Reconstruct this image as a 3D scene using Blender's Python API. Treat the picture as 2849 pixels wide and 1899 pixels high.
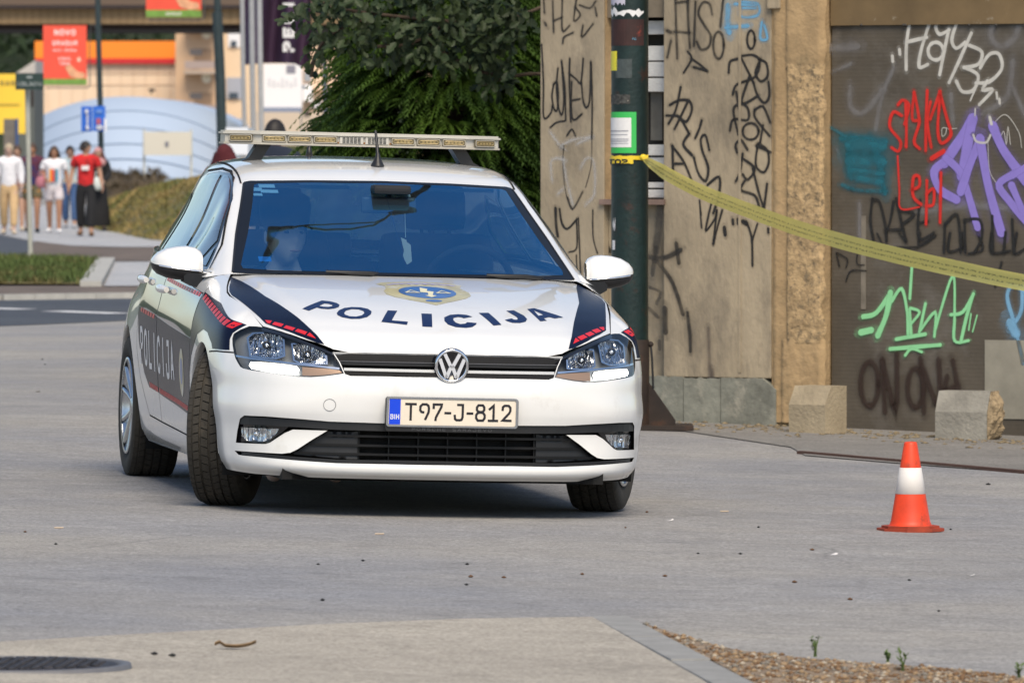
import bpy, bmesh, math, random
import numpy as np
from mathutils import Vector, Matrix, Euler, noise
from mathutils.geometry import delaunay_2d_cdt
from mathutils.bvhtree import BVHTree
R = math.radians
random.seed(7)
for o in list(bpy.data.objects): bpy.data.objects.remove(o)
scene = bpy.context.scene
C = scene.collection

# ------------------------------------------------------------------ camera
FPX, CH, PITCH, IW, IH = 20300.0, 1.43, .025, 2849, 1899
cam = bpy.data.cameras.new('Camera'); camo = bpy.data.objects.new('Camera', cam); C.objects.link(camo)
cam.sensor_width = 36; cam.lens = FPX/IW*36; cam.clip_start = .5; cam.clip_end = 3000
camo.location = (0, 0, CH); camo.rotation_euler = (math.pi/2-PITCH, 0, 0)
cam.dof.use_dof = True; cam.dof.focus_distance = 29.6; cam.dof.aperture_fstop = 12
scene.camera = camo
# ------------------------------------------------------------------ sky and sun (soft, open shade of a late bright day)
SUN_EL, SUN_AZ = R(50), R(-12)          # azimuth measured from +Y (view direction) towards +X; sun behind and left of the camera
world = bpy.data.worlds.new('World'); scene.world = world; world.use_nodes = True
wn = world.node_tree.nodes; wl = world.node_tree.links; wn.clear()
sky = wn.new('ShaderNodeTexSky'); sky.sky_type = 'NISHITA'; sky.sun_disc = False
sky.sun_elevation = SUN_EL; sky.sun_rotation = SUN_AZ+math.pi*1.0; sky.air_density = 1.0; sky.dust_density = 1.2; sky.ozone_density = 1.0
bg = wn.new('ShaderNodeBackground'); bg.inputs['Strength'].default_value = .105
wo = wn.new('ShaderNodeOutputWorld'); wl.new(sky.outputs[0], bg.inputs[0]); wl.new(bg.outputs[0], wo.inputs[0])
sun = bpy.data.lights.new('Sun', 'SUN'); sun.energy = 2.5; sun.angle = R(32); sun.color = (1, .88, .70)
suno = bpy.data.objects.new('Sun', sun); C.objects.link(suno)
# direction towards the sun
sd = Vector((math.sin(SUN_AZ+math.pi)*math.cos(SUN_EL), math.cos(SUN_AZ+math.pi)*math.cos(SUN_EL), math.sin(SUN_EL)))
suno.rotation_euler = sd.to_track_quat('Z', 'Y').to_euler(); suno.location = sd*60
scene.view_settings.view_transform = 'Standard'; scene.view_settings.look = 'None'
scene.view_settings.exposure = 0.56; scene.view_settings.gamma = 1; scene.view_settings.use_curve_mapping = False
scene.render.engine = 'CYCLES'
scene.cycles.max_bounces = 8; scene.cycles.transparent_max_bounces = 24
scene.cycles.caustics_reflective = False; scene.cycles.caustics_refractive = False
scene.cycles.sample_clamp_indirect = 6

# ------------------------------------------------------------------ helpers
def at(px, py, Y):
    'world point at depth Y seen at photo pixel (px,py)'
    a = (px-IW/2)/FPX; b = -(py-IH/2)/FPX; cp, sp = math.cos(PITCH), math.sin(PITCH)
    d = Vector((a, cp+b*sp, b*cp-sp)); t = Y/d.y
    return Vector((0, 0, CH))+d*t
def ground_z(x, y):
    w = min(1, max(0, (58-y)/14)); w = w*w*(3-2*w)
    return -.0239*(min(6.0, max(-2.6, x))+.4)*w
def gp(px, py, lo=10, hi=400):
    'ground point seen at a photo pixel'
    for k in range(60):
        m = (lo+hi)/2; p = at(px, py, m)
        if p.z > ground_z(p.x, p.y): lo = m
        else: hi = m
    return at(px, py, (lo+hi)/2)
MATS = {}
def mat(name, col, rough=.6, metal=0, spec=.5, coat=0, var=0, vscale=8, bump=0, bscale=60, emit=None, estr=0, var2=None, v2scale=40, coord='Object', det=6, rvar=0, stretch=None):
    'Principled material with noise-driven colour variation and fine relief'
    if name in MATS: return MATS[name]
    m = bpy.data.materials.new(name); m.use_nodes = True; MATS[name] = m
    nt = m.node_tree; N = nt.nodes; L = nt.links; b = N['Principled BSDF']
    b.inputs['Base Color'].default_value = (*col, 1); b.inputs['Roughness'].default_value = rough; b.inputs['Metallic'].default_value = metal
    b.inputs['Specular IOR Level'].default_value = spec; b.inputs['Coat Weight'].default_value = coat; b.inputs['Coat Roughness'].default_value = .04
    if emit: b.inputs['Emission Color'].default_value = (*emit, 1); b.inputs['Emission Strength'].default_value = estr
    if var or bump or var2 or rvar:
        tc = N.new('ShaderNodeTexCoord'); src = tc.outputs[coord]
        if stretch:
            mp = N.new('ShaderNodeMapping'); mp.inputs['Scale'].default_value = stretch; L.new(src, mp.inputs[0]); src = mp.outputs[0]
    cur = None
    if var:
        n = N.new('ShaderNodeTexNoise'); n.inputs['Scale'].default_value = vscale; n.inputs['Detail'].default_value = det; n.inputs['Roughness'].default_value = .62
        L.new(src, n.inputs['Vector'])
        r = N.new('ShaderNodeValToRGB'); r.color_ramp.elements[0].position = .28; r.color_ramp.elements[1].position = .74
        r.color_ramp.elements[0].color = (*[max(0, c*(1-var)) for c in col], 1); r.color_ramp.elements[1].color = (*[min(1, c*(1+var)) for c in col], 1)
        L.new(n.outputs[0], r.inputs[0]); cur = r.outputs[0]
        if rvar:
            mr = N.new('ShaderNodeMapRange'); mr.inputs[3].default_value = max(0, rough-rvar); mr.inputs[4].default_value = min(1, rough+rvar); L.new(n.outputs[0], mr.inputs[0]); L.new(mr.outputs[0], b.inputs['Roughness'])
    if var2:
        n2 = N.new('ShaderNodeTexNoise'); n2.inputs['Scale'].default_value = v2scale; n2.inputs['Detail'].default_value = 8; n2.inputs['Roughness'].default_value = .7
        L.new(src, n2.inputs['Vector'])
        r2 = N.new('ShaderNodeValToRGB'); r2.color_ramp.elements[0].position = var2[1]; r2.color_ramp.elements[1].position = var2[2]
        r2.color_ramp.elements[0].color = (0, 0, 0, 1); r2.color_ramp.elements[1].color = (1, 1, 1, 1)
        L.new(n2.outputs[0], r2.inputs[0])
        mx = N.new('ShaderNodeMix'); mx.data_type = 'RGBA'; L.new(r2.outputs[0], mx.inputs[0])
        if cur: L.new(cur, mx.inputs[6])
        else: mx.inputs[6].default_value = (*col, 1)
        mx.inputs[7].default_value = (*var2[0], 1); cur = mx.outputs[2]
    if cur: L.new(cur, b.inputs['Base Color'])
    if bump:
        n3 = N.new('ShaderNodeTexNoise'); n3.inputs['Scale'].default_value = bscale; n3.inputs['Detail'].default_value = 6; L.new(src, n3.inputs['Vector'])
        bp = N.new('ShaderNodeBump'); bp.inputs['Strength'].default_value = bump; bp.inputs['Distance'].default_value = .02
        L.new(n3.outputs[0], bp.inputs['Height']); L.new(bp.outputs[0], b.inputs['Normal'])
    return m
def glass(name, tint, refl, base=.04, power=5.0, rough=.0, rtint=(1, 1, 1)):
    'thin pane: tinted transmission plus a mirror layer that strengthens towards grazing view (Fresnel)'
    m = bpy.data.materials.new(name); m.use_nodes = True; nt = m.node_tree; N = nt.nodes; L = nt.links; N.clear()
    o = N.new('ShaderNodeOutputMaterial'); t = N.new('ShaderNodeBsdfTransparent'); t.inputs[0].default_value = (*tint, 1)
    g = N.new('ShaderNodeBsdfGlossy'); g.inputs['Roughness'].default_value = rough; g.inputs['Color'].default_value = (*rtint, 1)
    lw = N.new('ShaderNodeLayerWeight'); lw.inputs['Blend'].default_value = .5
    pw = N.new('ShaderNodeMath'); pw.operation = 'POWER'; pw.inputs[1].default_value = power; L.new(lw.outputs['Facing'], pw.inputs[0])
    mr = N.new('ShaderNodeMapRange'); mr.inputs[3].default_value = base; mr.inputs[4].default_value = refl; L.new(pw.outputs[0], mr.inputs[0])
    mx = N.new('ShaderNodeMixShader'); L.new(mr.outputs[0], mx.inputs[0]); L.new(t.outputs[0], mx.inputs[1]); L.new(g.outputs[0], mx.inputs[2]); L.new(mx.outputs[0], o.inputs[0])
    MATS[name] = m; return m
def tag(o, label=None, cat=None, group=None, kind=None):
    if label: o['label'] = label
    if cat: o['category'] = cat
    if group: o['group'] = group
    if kind: o['kind'] = kind
    return o
def empty(name, loc=(0, 0, 0), rot=(0, 0, 0), label=None, cat=None, group=None):
    o = bpy.data.objects.new(name, None); C.objects.link(o); o.location = loc; o.rotation_euler = rot; o.empty_display_size = .2
    return tag(o, label, cat, group)
def mesh_obj(name, V, F, m, parent=None, smooth=False, normals=None, mi=None):
    me = bpy.data.meshes.new(name); me.from_pydata([tuple(v) for v in V], [], [tuple(f) for f in F])
    for q in (m if isinstance(m, (list, tuple)) else [m]): me.materials.append(q)
    if mi is not None: me.polygons.foreach_set('material_index', mi)
    if smooth: me.polygons.foreach_set('use_smooth', [True]*len(me.polygons))
    me.update()
    if normals is not None: me.normals_split_custom_set_from_vertices([tuple(n) for n in normals])
    o = bpy.data.objects.new(name, me); C.objects.link(o)
    if parent: o.parent = parent
    return o
class MB:
    'mesh builder: collects boxes, tubes, prisms... into one mesh'
    def __init__(s): s.V = []; s.F = []; s.S = []
    def add(s, V, F, smooth=False, M=None):
        n = len(s.V); s.V += [(M @ Vector(v)) if M else Vector(v) for v in V]; s.F += [tuple(i+n for i in f) for f in F]; s.S += [smooth]*len(F); return s
    def box(s, c, d, M=None, bev=0):
        x, y, z = [k/2 for k in d]
        if bev:
            b = min(bev, x*.9, y*.9, z*.9); V = []; 
            bm = bmesh.new(); bmesh.ops.create_cube(bm, size=1)
            for v in bm.verts: v.co = Vector((v.co.x*2*x, v.co.y*2*y, v.co.z*2*z))
            bmesh.ops.bevel(bm, geom=bm.edges[:], offset=b, segments=2, affect='EDGES', profile=.6)
            V = [v.co+Vector(c) for v in bm.verts]; bm.verts.index_update(); F = [[v.index for v in f.verts] for f in bm.faces]; bm.free()
            return s.add(V, F, False, M)
        V = [(c[0]+a*x, c[1]+b_*y, c[2]+e*z) for a in (-1, 1) for b_ in (-1, 1) for e in (-1, 1)]
        return s.add(V, [(0, 1, 3, 2), (4, 6, 7, 5), (0, 4, 5, 1), (2, 3, 7, 6), (0, 2, 6, 4), (1, 5, 7, 3)], False, M)
    def tube(s, pts, r, n=8, caps=True, M=None, closed=False):
        pts = [Vector(p) for p in pts]; rr = r if isinstance(r, (list, tuple)) else [r]*len(pts); V = []; F = []; K = len(pts); up = None
        for i, p in enumerate(pts):
            if closed: d = pts[(i+1) % K]-pts[i-1]
            else: d = pts[min(i+1, K-1)]-pts[max(i-1, 0)]
            d.normalize()
            if up is None:
                a = d.orthogonal().normalized()
            else:
                a = (up-d*up.dot(d)).normalized()
            up = a; b = d.cross(a)
            for k in range(n):
                t = 2*math.pi*k/n; V.append(p+(a*math.cos(t)+b*math.sin(t))*rr[i])
        for i in range(K if closed else K-1):
            j = (i+1) % K
            for k in range(n): F.append((i*n+k, i*n+(k+1) % n, j*n+(k+1) % n, j*n+k))
        s.add(V, F, True, M)
        if caps and not closed: s.add(V[:n], [tuple(range(n))[::-1]], False, M); s.add(V[-n:], [tuple(range(n))], False, M)
        return s
    def lathe(s, prof, n=24, M=None, axis='Z', smooth=True, arc=2*math.pi):
        V = []; F = []; full = abs(arc-2*math.pi) < 1e-6; nn = n if full else n+1
        for r, h in prof:
            for k in range(nn):
                t = arc*k/n; x, y = r*math.cos(t), r*math.sin(t)
                V.append((x, y, h) if axis == 'Z' else ((h, x, y) if axis == 'X' else (x, h, y)))
        for i in range(len(prof)-1):
            for k in range(n): F.append((i*nn+k, i*nn+(k+1) % nn, (i+1)*nn+(k+1) % nn, (i+1)*nn+k))
        return s.add(V, F, smooth, M)
    def prism(s, poly, z0, z1, M=None):
        n = len(poly); V = [(p[0], p[1], z0) for p in poly]+[(p[0], p[1], z1) for p in poly]
        F = [(i, (i+1) % n, n+(i+1) % n, n+i) for i in range(n)]
        T = cdt(poly); base = len(V)
        V += [(p[0], p[1], z0) for p in T[0]]+[(p[0], p[1], z1) for p in T[0]]; m_ = len(T[0])
        F += [(base+a, base+c, base+b) for a, b, c in T[1]]+[(base+m_+a, base+m_+b, base+m_+c) for a, b, c in T[1]]
        return s.add(V, F, False, M)
    def ellipsoid(s, c, r, n=16, m=10, M=None):
        V = []; F = []
        for i in range(m+1):
            t = math.pi*i/m
            for k in range(n):
                p = 2*math.pi*k/n; V.append((c[0]+r[0]*math.sin(t)*math.cos(p), c[1]+r[1]*math.sin(t)*math.sin(p), c[2]+r[2]*math.cos(t)))
        for i in range(m):
            for k in range(n): F.append((i*n+k, (i+1)*n+k, (i+1)*n+(k+1) % n, i*n+(k+1) % n))
        return s.add(V, F, True, M)
    def obj(s, name, m, parent=None, mi=None):
        o = mesh_obj(name, s.V, s.F, m, parent, mi=mi); o.data.polygons.foreach_set('use_smooth', s.S); o.data.update(); return o
def inpoly(p, poly):
    x, y = p; r = False; j = len(poly)-1
    for i in range(len(poly)):
        xi, yi = poly[i]; xj, yj = poly[j]
        if (yi > y) != (yj > y) and x < (xj-xi)*(y-yi)/(yj-yi)+xi: r = not r
        j = i
    return r
def cdt(poly, holes=(), grid=None):
    'triangulate a polygon with holes (optionally with interior grid points) -> verts, tris'
    V = [Vector((p[0], p[1])) for p in poly]; E = [(i, (i+1) % len(poly)) for i in range(len(poly))]
    for h in holes:
        n = len(V); V += [Vector((p[0], p[1])) for p in h]; E += [(n+i, n+(i+1) % len(h)) for i in range(len(h))]
    if grid:
        xs = [p[0] for p in poly]; ys = [p[1] for p in poly]; y = min(ys)+grid*.5
        while y < max(ys):
            x = min(xs)+grid*.5
            while x < max(xs):
                if inpoly((x, y), poly): V.append(Vector((x, y)))
                x += grid
            y += grid
    v, e, f, *_ = delaunay_2d_cdt(V, E, [], 0, 1e-6)
    T = []
    for t in f:
        c = ((v[t[0]].x+v[t[1]].x+v[t[2]].x)/3, (v[t[0]].y+v[t[1]].y+v[t[2]].y)/3)
        if inpoly(c, poly) and not any(inpoly(c, h) for h in holes): T.append(tuple(t))
    return [(p.x, p.y) for p in v], T
def densify(poly, step, closed=True):
    out = []; n = len(poly)
    for i in range(n if closed else n-1):
        a = poly[i]; b = poly[(i+1) % n]; L = math.dist(a, b); k = max(1, int(math.ceil(L/step)))
        out += [tuple(a[q]+(b[q]-a[q])*j/k for q in range(len(a))) for j in range(k)]
    if not closed: out.append(tuple(poly[-1]))
    return out
def smooth_line(pts, k=6, closed=False):
    'Catmull-Rom through points (any dimension)'
    P = [np.array(p, float) for p in pts]; n = len(P); out = []
    for i in range(n if closed else n-1):
        g = (lambda j: P[j % n]) if closed else (lambda j: P[min(max(j, 0), n-1)])
        a, b, c, d = g(i-1), g(i), g(i+1), g(i+2)
        for j in range(k):
            t = j/k; out.append(tuple(.5*(2*b+(c-a)*t+(2*a-5*b+4*c-d)*t*t+(3*b-a-3*c+d)*t**3)))
    if not closed: out.append(tuple(P[-1]))
    return out
def stroke_poly(pts, w, cap=0):
    'polygon around a polyline of width w (number or list)'
    P = [np.array(p, float) for p in pts]; n = len(P); ww = w if isinstance(w, (list, tuple)) else [w]*n; L = []; Rr = []
    for i in range(n):
        a = P[i]-P[i-1] if i > 0 else P[1]-P[0]; b = P[i+1]-P[i] if i < n-1 else P[-1]-P[-2]
        a = a/(np.linalg.norm(a)+1e-12); b = b/(np.linalg.norm(b)+1e-12); t = a+b; t = t/(np.linalg.norm(t)+1e-12)
        m_ = np.array([-t[1], t[0]]); k = max(.5, float(np.dot(m_, np.array([-a[1], a[0]])))); d = m_*ww[i]/2/k
        p = P[i] - (a*cap if i == 0 else 0) + (b*cap if i == n-1 else 0)
        L.append(tuple(p+d)); Rr.append(tuple(p-d))
    return L+Rr[::-1]
def copy_tree(o, parent=None):
    c = o.copy(); C.objects.link(c); c.parent = parent
    for ch in o.children: copy_tree(ch, c)
    return c
# ---- car body surfaces (car-local metres: x lateral, y forward of the front axle, z up) ----
WALL = [  # columns front centre -> round the corner -> side -> rear centre; rows bottom -> top, each (x, y, z)
 [(0,.800,.150),(0,.852,.180),(0,.846,.250),(0,.848,.340),(0,.864,.420),(0,.868,.500),(0,.852,.570),(0,.822,.650),(0,.765,.700),(0,.690,.735),(0,.600,.765),(0,0.5,0.79)],
 [(.30,.785,.150),(.30,.838,.180),(.30,.832,.250),(.30,.832,.340),(.30,.848,.420),(.30,.852,.500),(.30,.838,.570),(.295,.805,.650),(.29,.750,.702),(.285,.670,.738),(.28,.58,.768),(0.27,0.49,0.79)],
 [(.50,.740,.150),(.505,.795,.182),(.505,.788,.250),(.505,.786,.340),(.505,.804,.420),(.505,.804,.500),(.500,.794,.570),(.490,.752,.652),(.475,.690,.712),(.46,.605,.750),(.44,.53,.778),(0.42,0.45,0.8)],
 [(.645,.655,.152),(.660,.715,.186),(.662,.712,.250),(.664,.710,.340),(.669,.731,.420),(.667,.724,.500),(.662,.712,.570),(.648,.664,.652),(.630,.602,.718),(.605,.520,.762),(.575,.450,.786),(0.54,0.38,0.806)],
 [(.735,.560,.154),(.755,.610,.190),(.760,.610,.250),(.764,.612,.340),(.772,.624,.420),(.767,.612,.500),(.763,.600,.570),(.750,.555,.652),(.730,.495,.722),(.703,.430,.765),(.67,.370,.790),(0.63,0.3,0.81)],
 [(.79,.455,.158),(.815,.485,.196),(.824,.485,.255),(.830,.482,.340),(.840,.486,.420),(.833,.477,.500),(.831,.468,.570),(.819,.440,.652),(.799,.402,.725),(.768,.362,.768),(.73,.320,.797),(0.68,0.27,0.82)],
 [(.82,.345,.162),(.846,.355,.205),(.858,.352,.265),(.866,.345,.345),(.877,.339,.420),(.872,.331,.500),(.873,.325,.570),(.865,.312,.652),(.846,.295,.732),(.806,.270,.785),(.75,.240,.815),(0.68,0.2,0.838)],
 [(.83,.0,.165),(.855,.0,.21),(.872,.0,.27),(.884,.0,.35),(.892,.0,.42),(.896,.0,.50),(.896,.0,.57),(.888,.0,.66),(.868,.0,.745),(.826,.0,.818),(.760,.0,.866),(0.68,-0.02,0.893)],
 [(.825,-.40,.168),(.845,-.40,.21),(.864,-.40,.27),(.876,-.40,.35),(.883,-.40,.42),(.887,-.40,.50),(.889,-.40,.58),(.885,-.40,.68),(.870,-.40,.78),(.838,-.40,.865),(.780,-.42,.922),(0.7,-0.44,0.948)],
 [(.825,-.90,.170),(.848,-.90,.21),(.860,-.90,.27),(.868,-.90,.35),(.876,-.90,.42),(.883,-.90,.50),(.889,-.90,.60),(.891,-.90,.715),(.880,-.90,.790),(.862,-.90,.875),(.832,-.90,.945),(0.795,-0.9,0.96)],
 [(.825,-1.40,.172),(.848,-1.40,.215),(.860,-1.40,.27),(.869,-1.40,.35),(.878,-1.40,.42),(.886,-1.40,.50),(.892,-1.40,.61),(.894,-1.40,.73),(.884,-1.40,.81),(.866,-1.40,.895),(.838,-1.40,.967),(0.8,-1.4,0.98)],
 [(.825,-2.0,.175),(.850,-2.0,.22),(.862,-2.0,.275),(.872,-2.0,.35),(.881,-2.0,.42),(.889,-2.0,.51),(.895,-2.0,.63),(.896,-2.0,.75),(.886,-2.0,.83),(.866,-2.0,.915),(.836,-2.0,.992),(0.81,-2.0,1.005)],
 [(.83,-2.63,.19),(.858,-2.63,.235),(.872,-2.63,.29),(.884,-2.63,.36),(.893,-2.63,.43),(.898,-2.63,.52),(.894,-2.63,.64),(.874,-2.63,.76),(.838,-2.63,.85),(.805,-2.63,.93),(.772,-2.66,1.01),(.74,-2.68,1.02)],
 [(.77,-2.98,.22),(.81,-3.0,.26),(.83,-3.02,.32),(.845,-3.03,.40),(.853,-3.03,.47),(.857,-3.03,.56),(.846,-3.02,.67),(.824,-3.0,.78),(.788,-2.98,.86),(.752,-2.96,.94),(.715,-2.97,1.01),(.69,-2.97,1.02)],
 [(.65,-3.18,.23),(.70,-3.22,.27),(.72,-3.25,.33),(.735,-3.26,.41),(.74,-3.26,.48),(.74,-3.25,.57),(.735,-3.23,.68),(.725,-3.2,.79),(.71,-3.18,.87),(.69,-3.17,.95),(.67,-3.17,1.0),(0.65,-3.17,1.01)],
 [(.40,-3.27,.23),(.42,-3.33,.27),(.43,-3.36,.33),(.44,-3.37,.41),(.44,-3.36,.48),(.44,-3.33,.57),(.44,-3.29,.68),(.43,-3.27,.79),(.42,-3.26,.87),(.41,-3.26,.95),(.40,-3.26,1.0),(0.39,-3.26,1.01)],
 [(0,-3.30,.23),(0,-3.36,.27),(0,-3.39,.33),(0,-3.40,.41),(0,-3.39,.48),(0,-3.36,.57),(0,-3.32,.68),(0,-3.30,.79),(0,-3.29,.87),(0,-3.29,.95),(0,-3.29,1.0),(0,-3.29,1.01)],
]
GREEN = [  # rows cowl -> windscreen -> roof -> rear glass; columns centre -> belt line
 [(0,-.3,.945),(.3,-.31,.944),(.55,-.345,.942),(.722,-.41,.938),(.775,-.455,.93),(.802,-.495,.925),(.825,-.53,.92)],
 [(0,-.565,1.083),(.29,-.575,1.08),(.525,-.612,1.071),(.674,-.668,1.061),(.734,-.715,1.042),(.787,-.76,.985),(.83,-.8,.936)],
 [(0,-.832,1.214),(.275,-.842,1.211),(.495,-.878,1.202),(.627,-.93,1.19),(.692,-.97,1.165),(.767,-.995,1.055),(.834,-1.03,.948)],
 [(0,-1.095,1.334),(.265,-1.105,1.331),(.465,-1.135,1.322),(.578,-1.175,1.31),(.64,-1.21,1.28),(.725,-1.23,1.11),(.823,-1.25,.96)],
 [(0,-1.32,1.394),(.28,-1.33,1.39),(.46,-1.34,1.38),(.57,-1.36,1.362),(.632,-1.38,1.318),(.72,-1.39,1.135),(.825,-1.41,.968)],
 [(0,-1.7,1.43),(.28,-1.7,1.426),(.46,-1.7,1.415),(.572,-1.7,1.396),(.634,-1.7,1.345),(.72,-1.7,1.16),(.829,-1.7,.981)],
 [(0,-2.2,1.441),(.28,-2.2,1.437),(.45,-2.2,1.424),(.562,-2.2,1.402),(.624,-2.2,1.35),(.708,-2.2,1.17),(.812,-2.2,1.0)],
 [(0,-2.75,1.424),(.27,-2.75,1.42),(.43,-2.75,1.405),(.52,-2.74,1.382),(.565,-2.73,1.328),(.664,-2.71,1.165),(.752,-2.7,1.012)],
 [(0,-3.05,1.385),(.27,-3.05,1.38),(.41,-3.04,1.366),(.495,-3.02,1.342),(.538,-3.0,1.288),(.628,-2.98,1.15),(.715,-2.96,1.012)],
 [(0,-3.2,1.215),(.28,-3.2,1.213),(.42,-3.19,1.207),(.535,-3.15,1.195),(.58,-3.12,1.17),(.635,-3.09,1.085),(.695,-3.08,1.005)],
 [(0,-3.29,1.0),(.3,-3.285,1.0),(.45,-3.27,1.0),(.6,-3.21,1.0),(.65,-3.19,1.0),(.665,-3.17,.99),(.685,-3.15,.985)],
]
ZC_Y=[-.70,-.55,-.42,-.20,.10,.40,.62,.75,.815,.835,.845,.85]
ZC_Z=[.972,.965,.955,.930,.885,.822,.757,.702,.655,.625,.58,.52]
class Patch:
    def __init__(s,P,su,sv):
        s.P=np.array(P,float); s.su=su; s.sv=sv; s.nu,s.nv=s.P.shape[:2]
    def ev(s,U,V):
        U=np.clip(np.asarray(U,float)/s.su,0,s.nu-1-1e-9); V=np.clip(np.asarray(V,float)/s.sv,0,s.nv-1-1e-9)
        i=np.floor(U).astype(int); j=np.floor(V).astype(int); a=U-i; b=V-j
        def w(t): return np.stack([-.5*t**3+t**2-.5*t,1.5*t**3-2.5*t**2+1,-1.5*t**3+2*t**2+.5*t,.5*t**3-.5*t**2],-1)
        Pp=np.empty((s.nu+2,s.nv+2,3)); Pp[1:-1,1:-1]=s.P
        Pp[0,1:-1]=2*s.P[0]-s.P[1]; Pp[-1,1:-1]=2*s.P[-1]-s.P[-2]
        Pp[0,1:-1]=s.P[1] * s.mir0 if getattr(s,'mir0',None) is not None else Pp[0,1:-1]
        Pp[:,0]=2*Pp[:,1]-Pp[:,2]; Pp[:,-1]=2*Pp[:,-2]-Pp[:,-3]
        if getattr(s,'mirv',False): Pp[:,0]=Pp[:,2]*np.array([-1,1,1])
        wu=w(a); wv=w(b); out=0
        for p in range(4):
            for q in range(4):
                out=out+wu[...,p,None]*wv[...,q,None]*Pp[i+p,j+q]
        return out
    def nrm(s,U,V):
        e=1e-3
        du=s.ev(np.asarray(U)+e*s.su,V)-s.ev(np.asarray(U)-e*s.su,V); dv=s.ev(U,np.asarray(V)+e*s.sv)-s.ev(U,np.asarray(V)-e*s.sv)
        n=np.cross(du,dv)*s.sgn; return n/(np.linalg.norm(n,axis=-1,keepdims=True)+1e-12)
class Hood:
    su=sv=1.
    def _zc(s,t):
        t=np.asarray(t,float); X=np.array(ZC_Y); Z=np.array(ZC_Z); k=np.clip(np.searchsorted(X,t)-1,0,len(X)-2)
        m=np.gradient(Z,X); h=X[k+1]-X[k]; a=(t-X[k])/h
        return (2*a**3-3*a**2+1)*Z[k]+(a**3-2*a**2+a)*h*m[k]+(-2*a**3+3*a**2)*Z[k+1]+(a**3-a**2)*h*m[k+1]
    def ev(s,U,V):
        x=np.asarray(U,float); y=np.asarray(V,float); ax=np.abs(x)
        t=y+.15*x**2+.35*x**4
        z=s._zc(np.clip(t,-.69,.849))
        xc=.50+.16*np.clip((.7-y)/1.1,0,1); r=np.clip((xc+.035-ax)/.07,0,1); r=r*r*(3-2*r)
        z=z+.007*r*np.clip((.78-t)/.2,0,1)-.007*np.clip((.78-t)/.2,0,1)
        return np.stack([x,y,z],-1)
    def nrm(s,U,V):
        e=2e-3; U=np.asarray(U,float);V=np.asarray(V,float)
        n=np.cross(s.ev(U+e,V)-s.ev(U-e,V),s.ev(U,V+e)-s.ev(U,V-e)); return n/np.linalg.norm(n,axis=-1,keepdims=True)
WP=Patch(WALL,.25,.08); WP.mir0=np.array([-1,1,1]); WP.sgn=-1
GP=Patch(GREEN,.25,.12); GP.mirv=True; GP.sgn=-1
HP=Hood()
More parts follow.
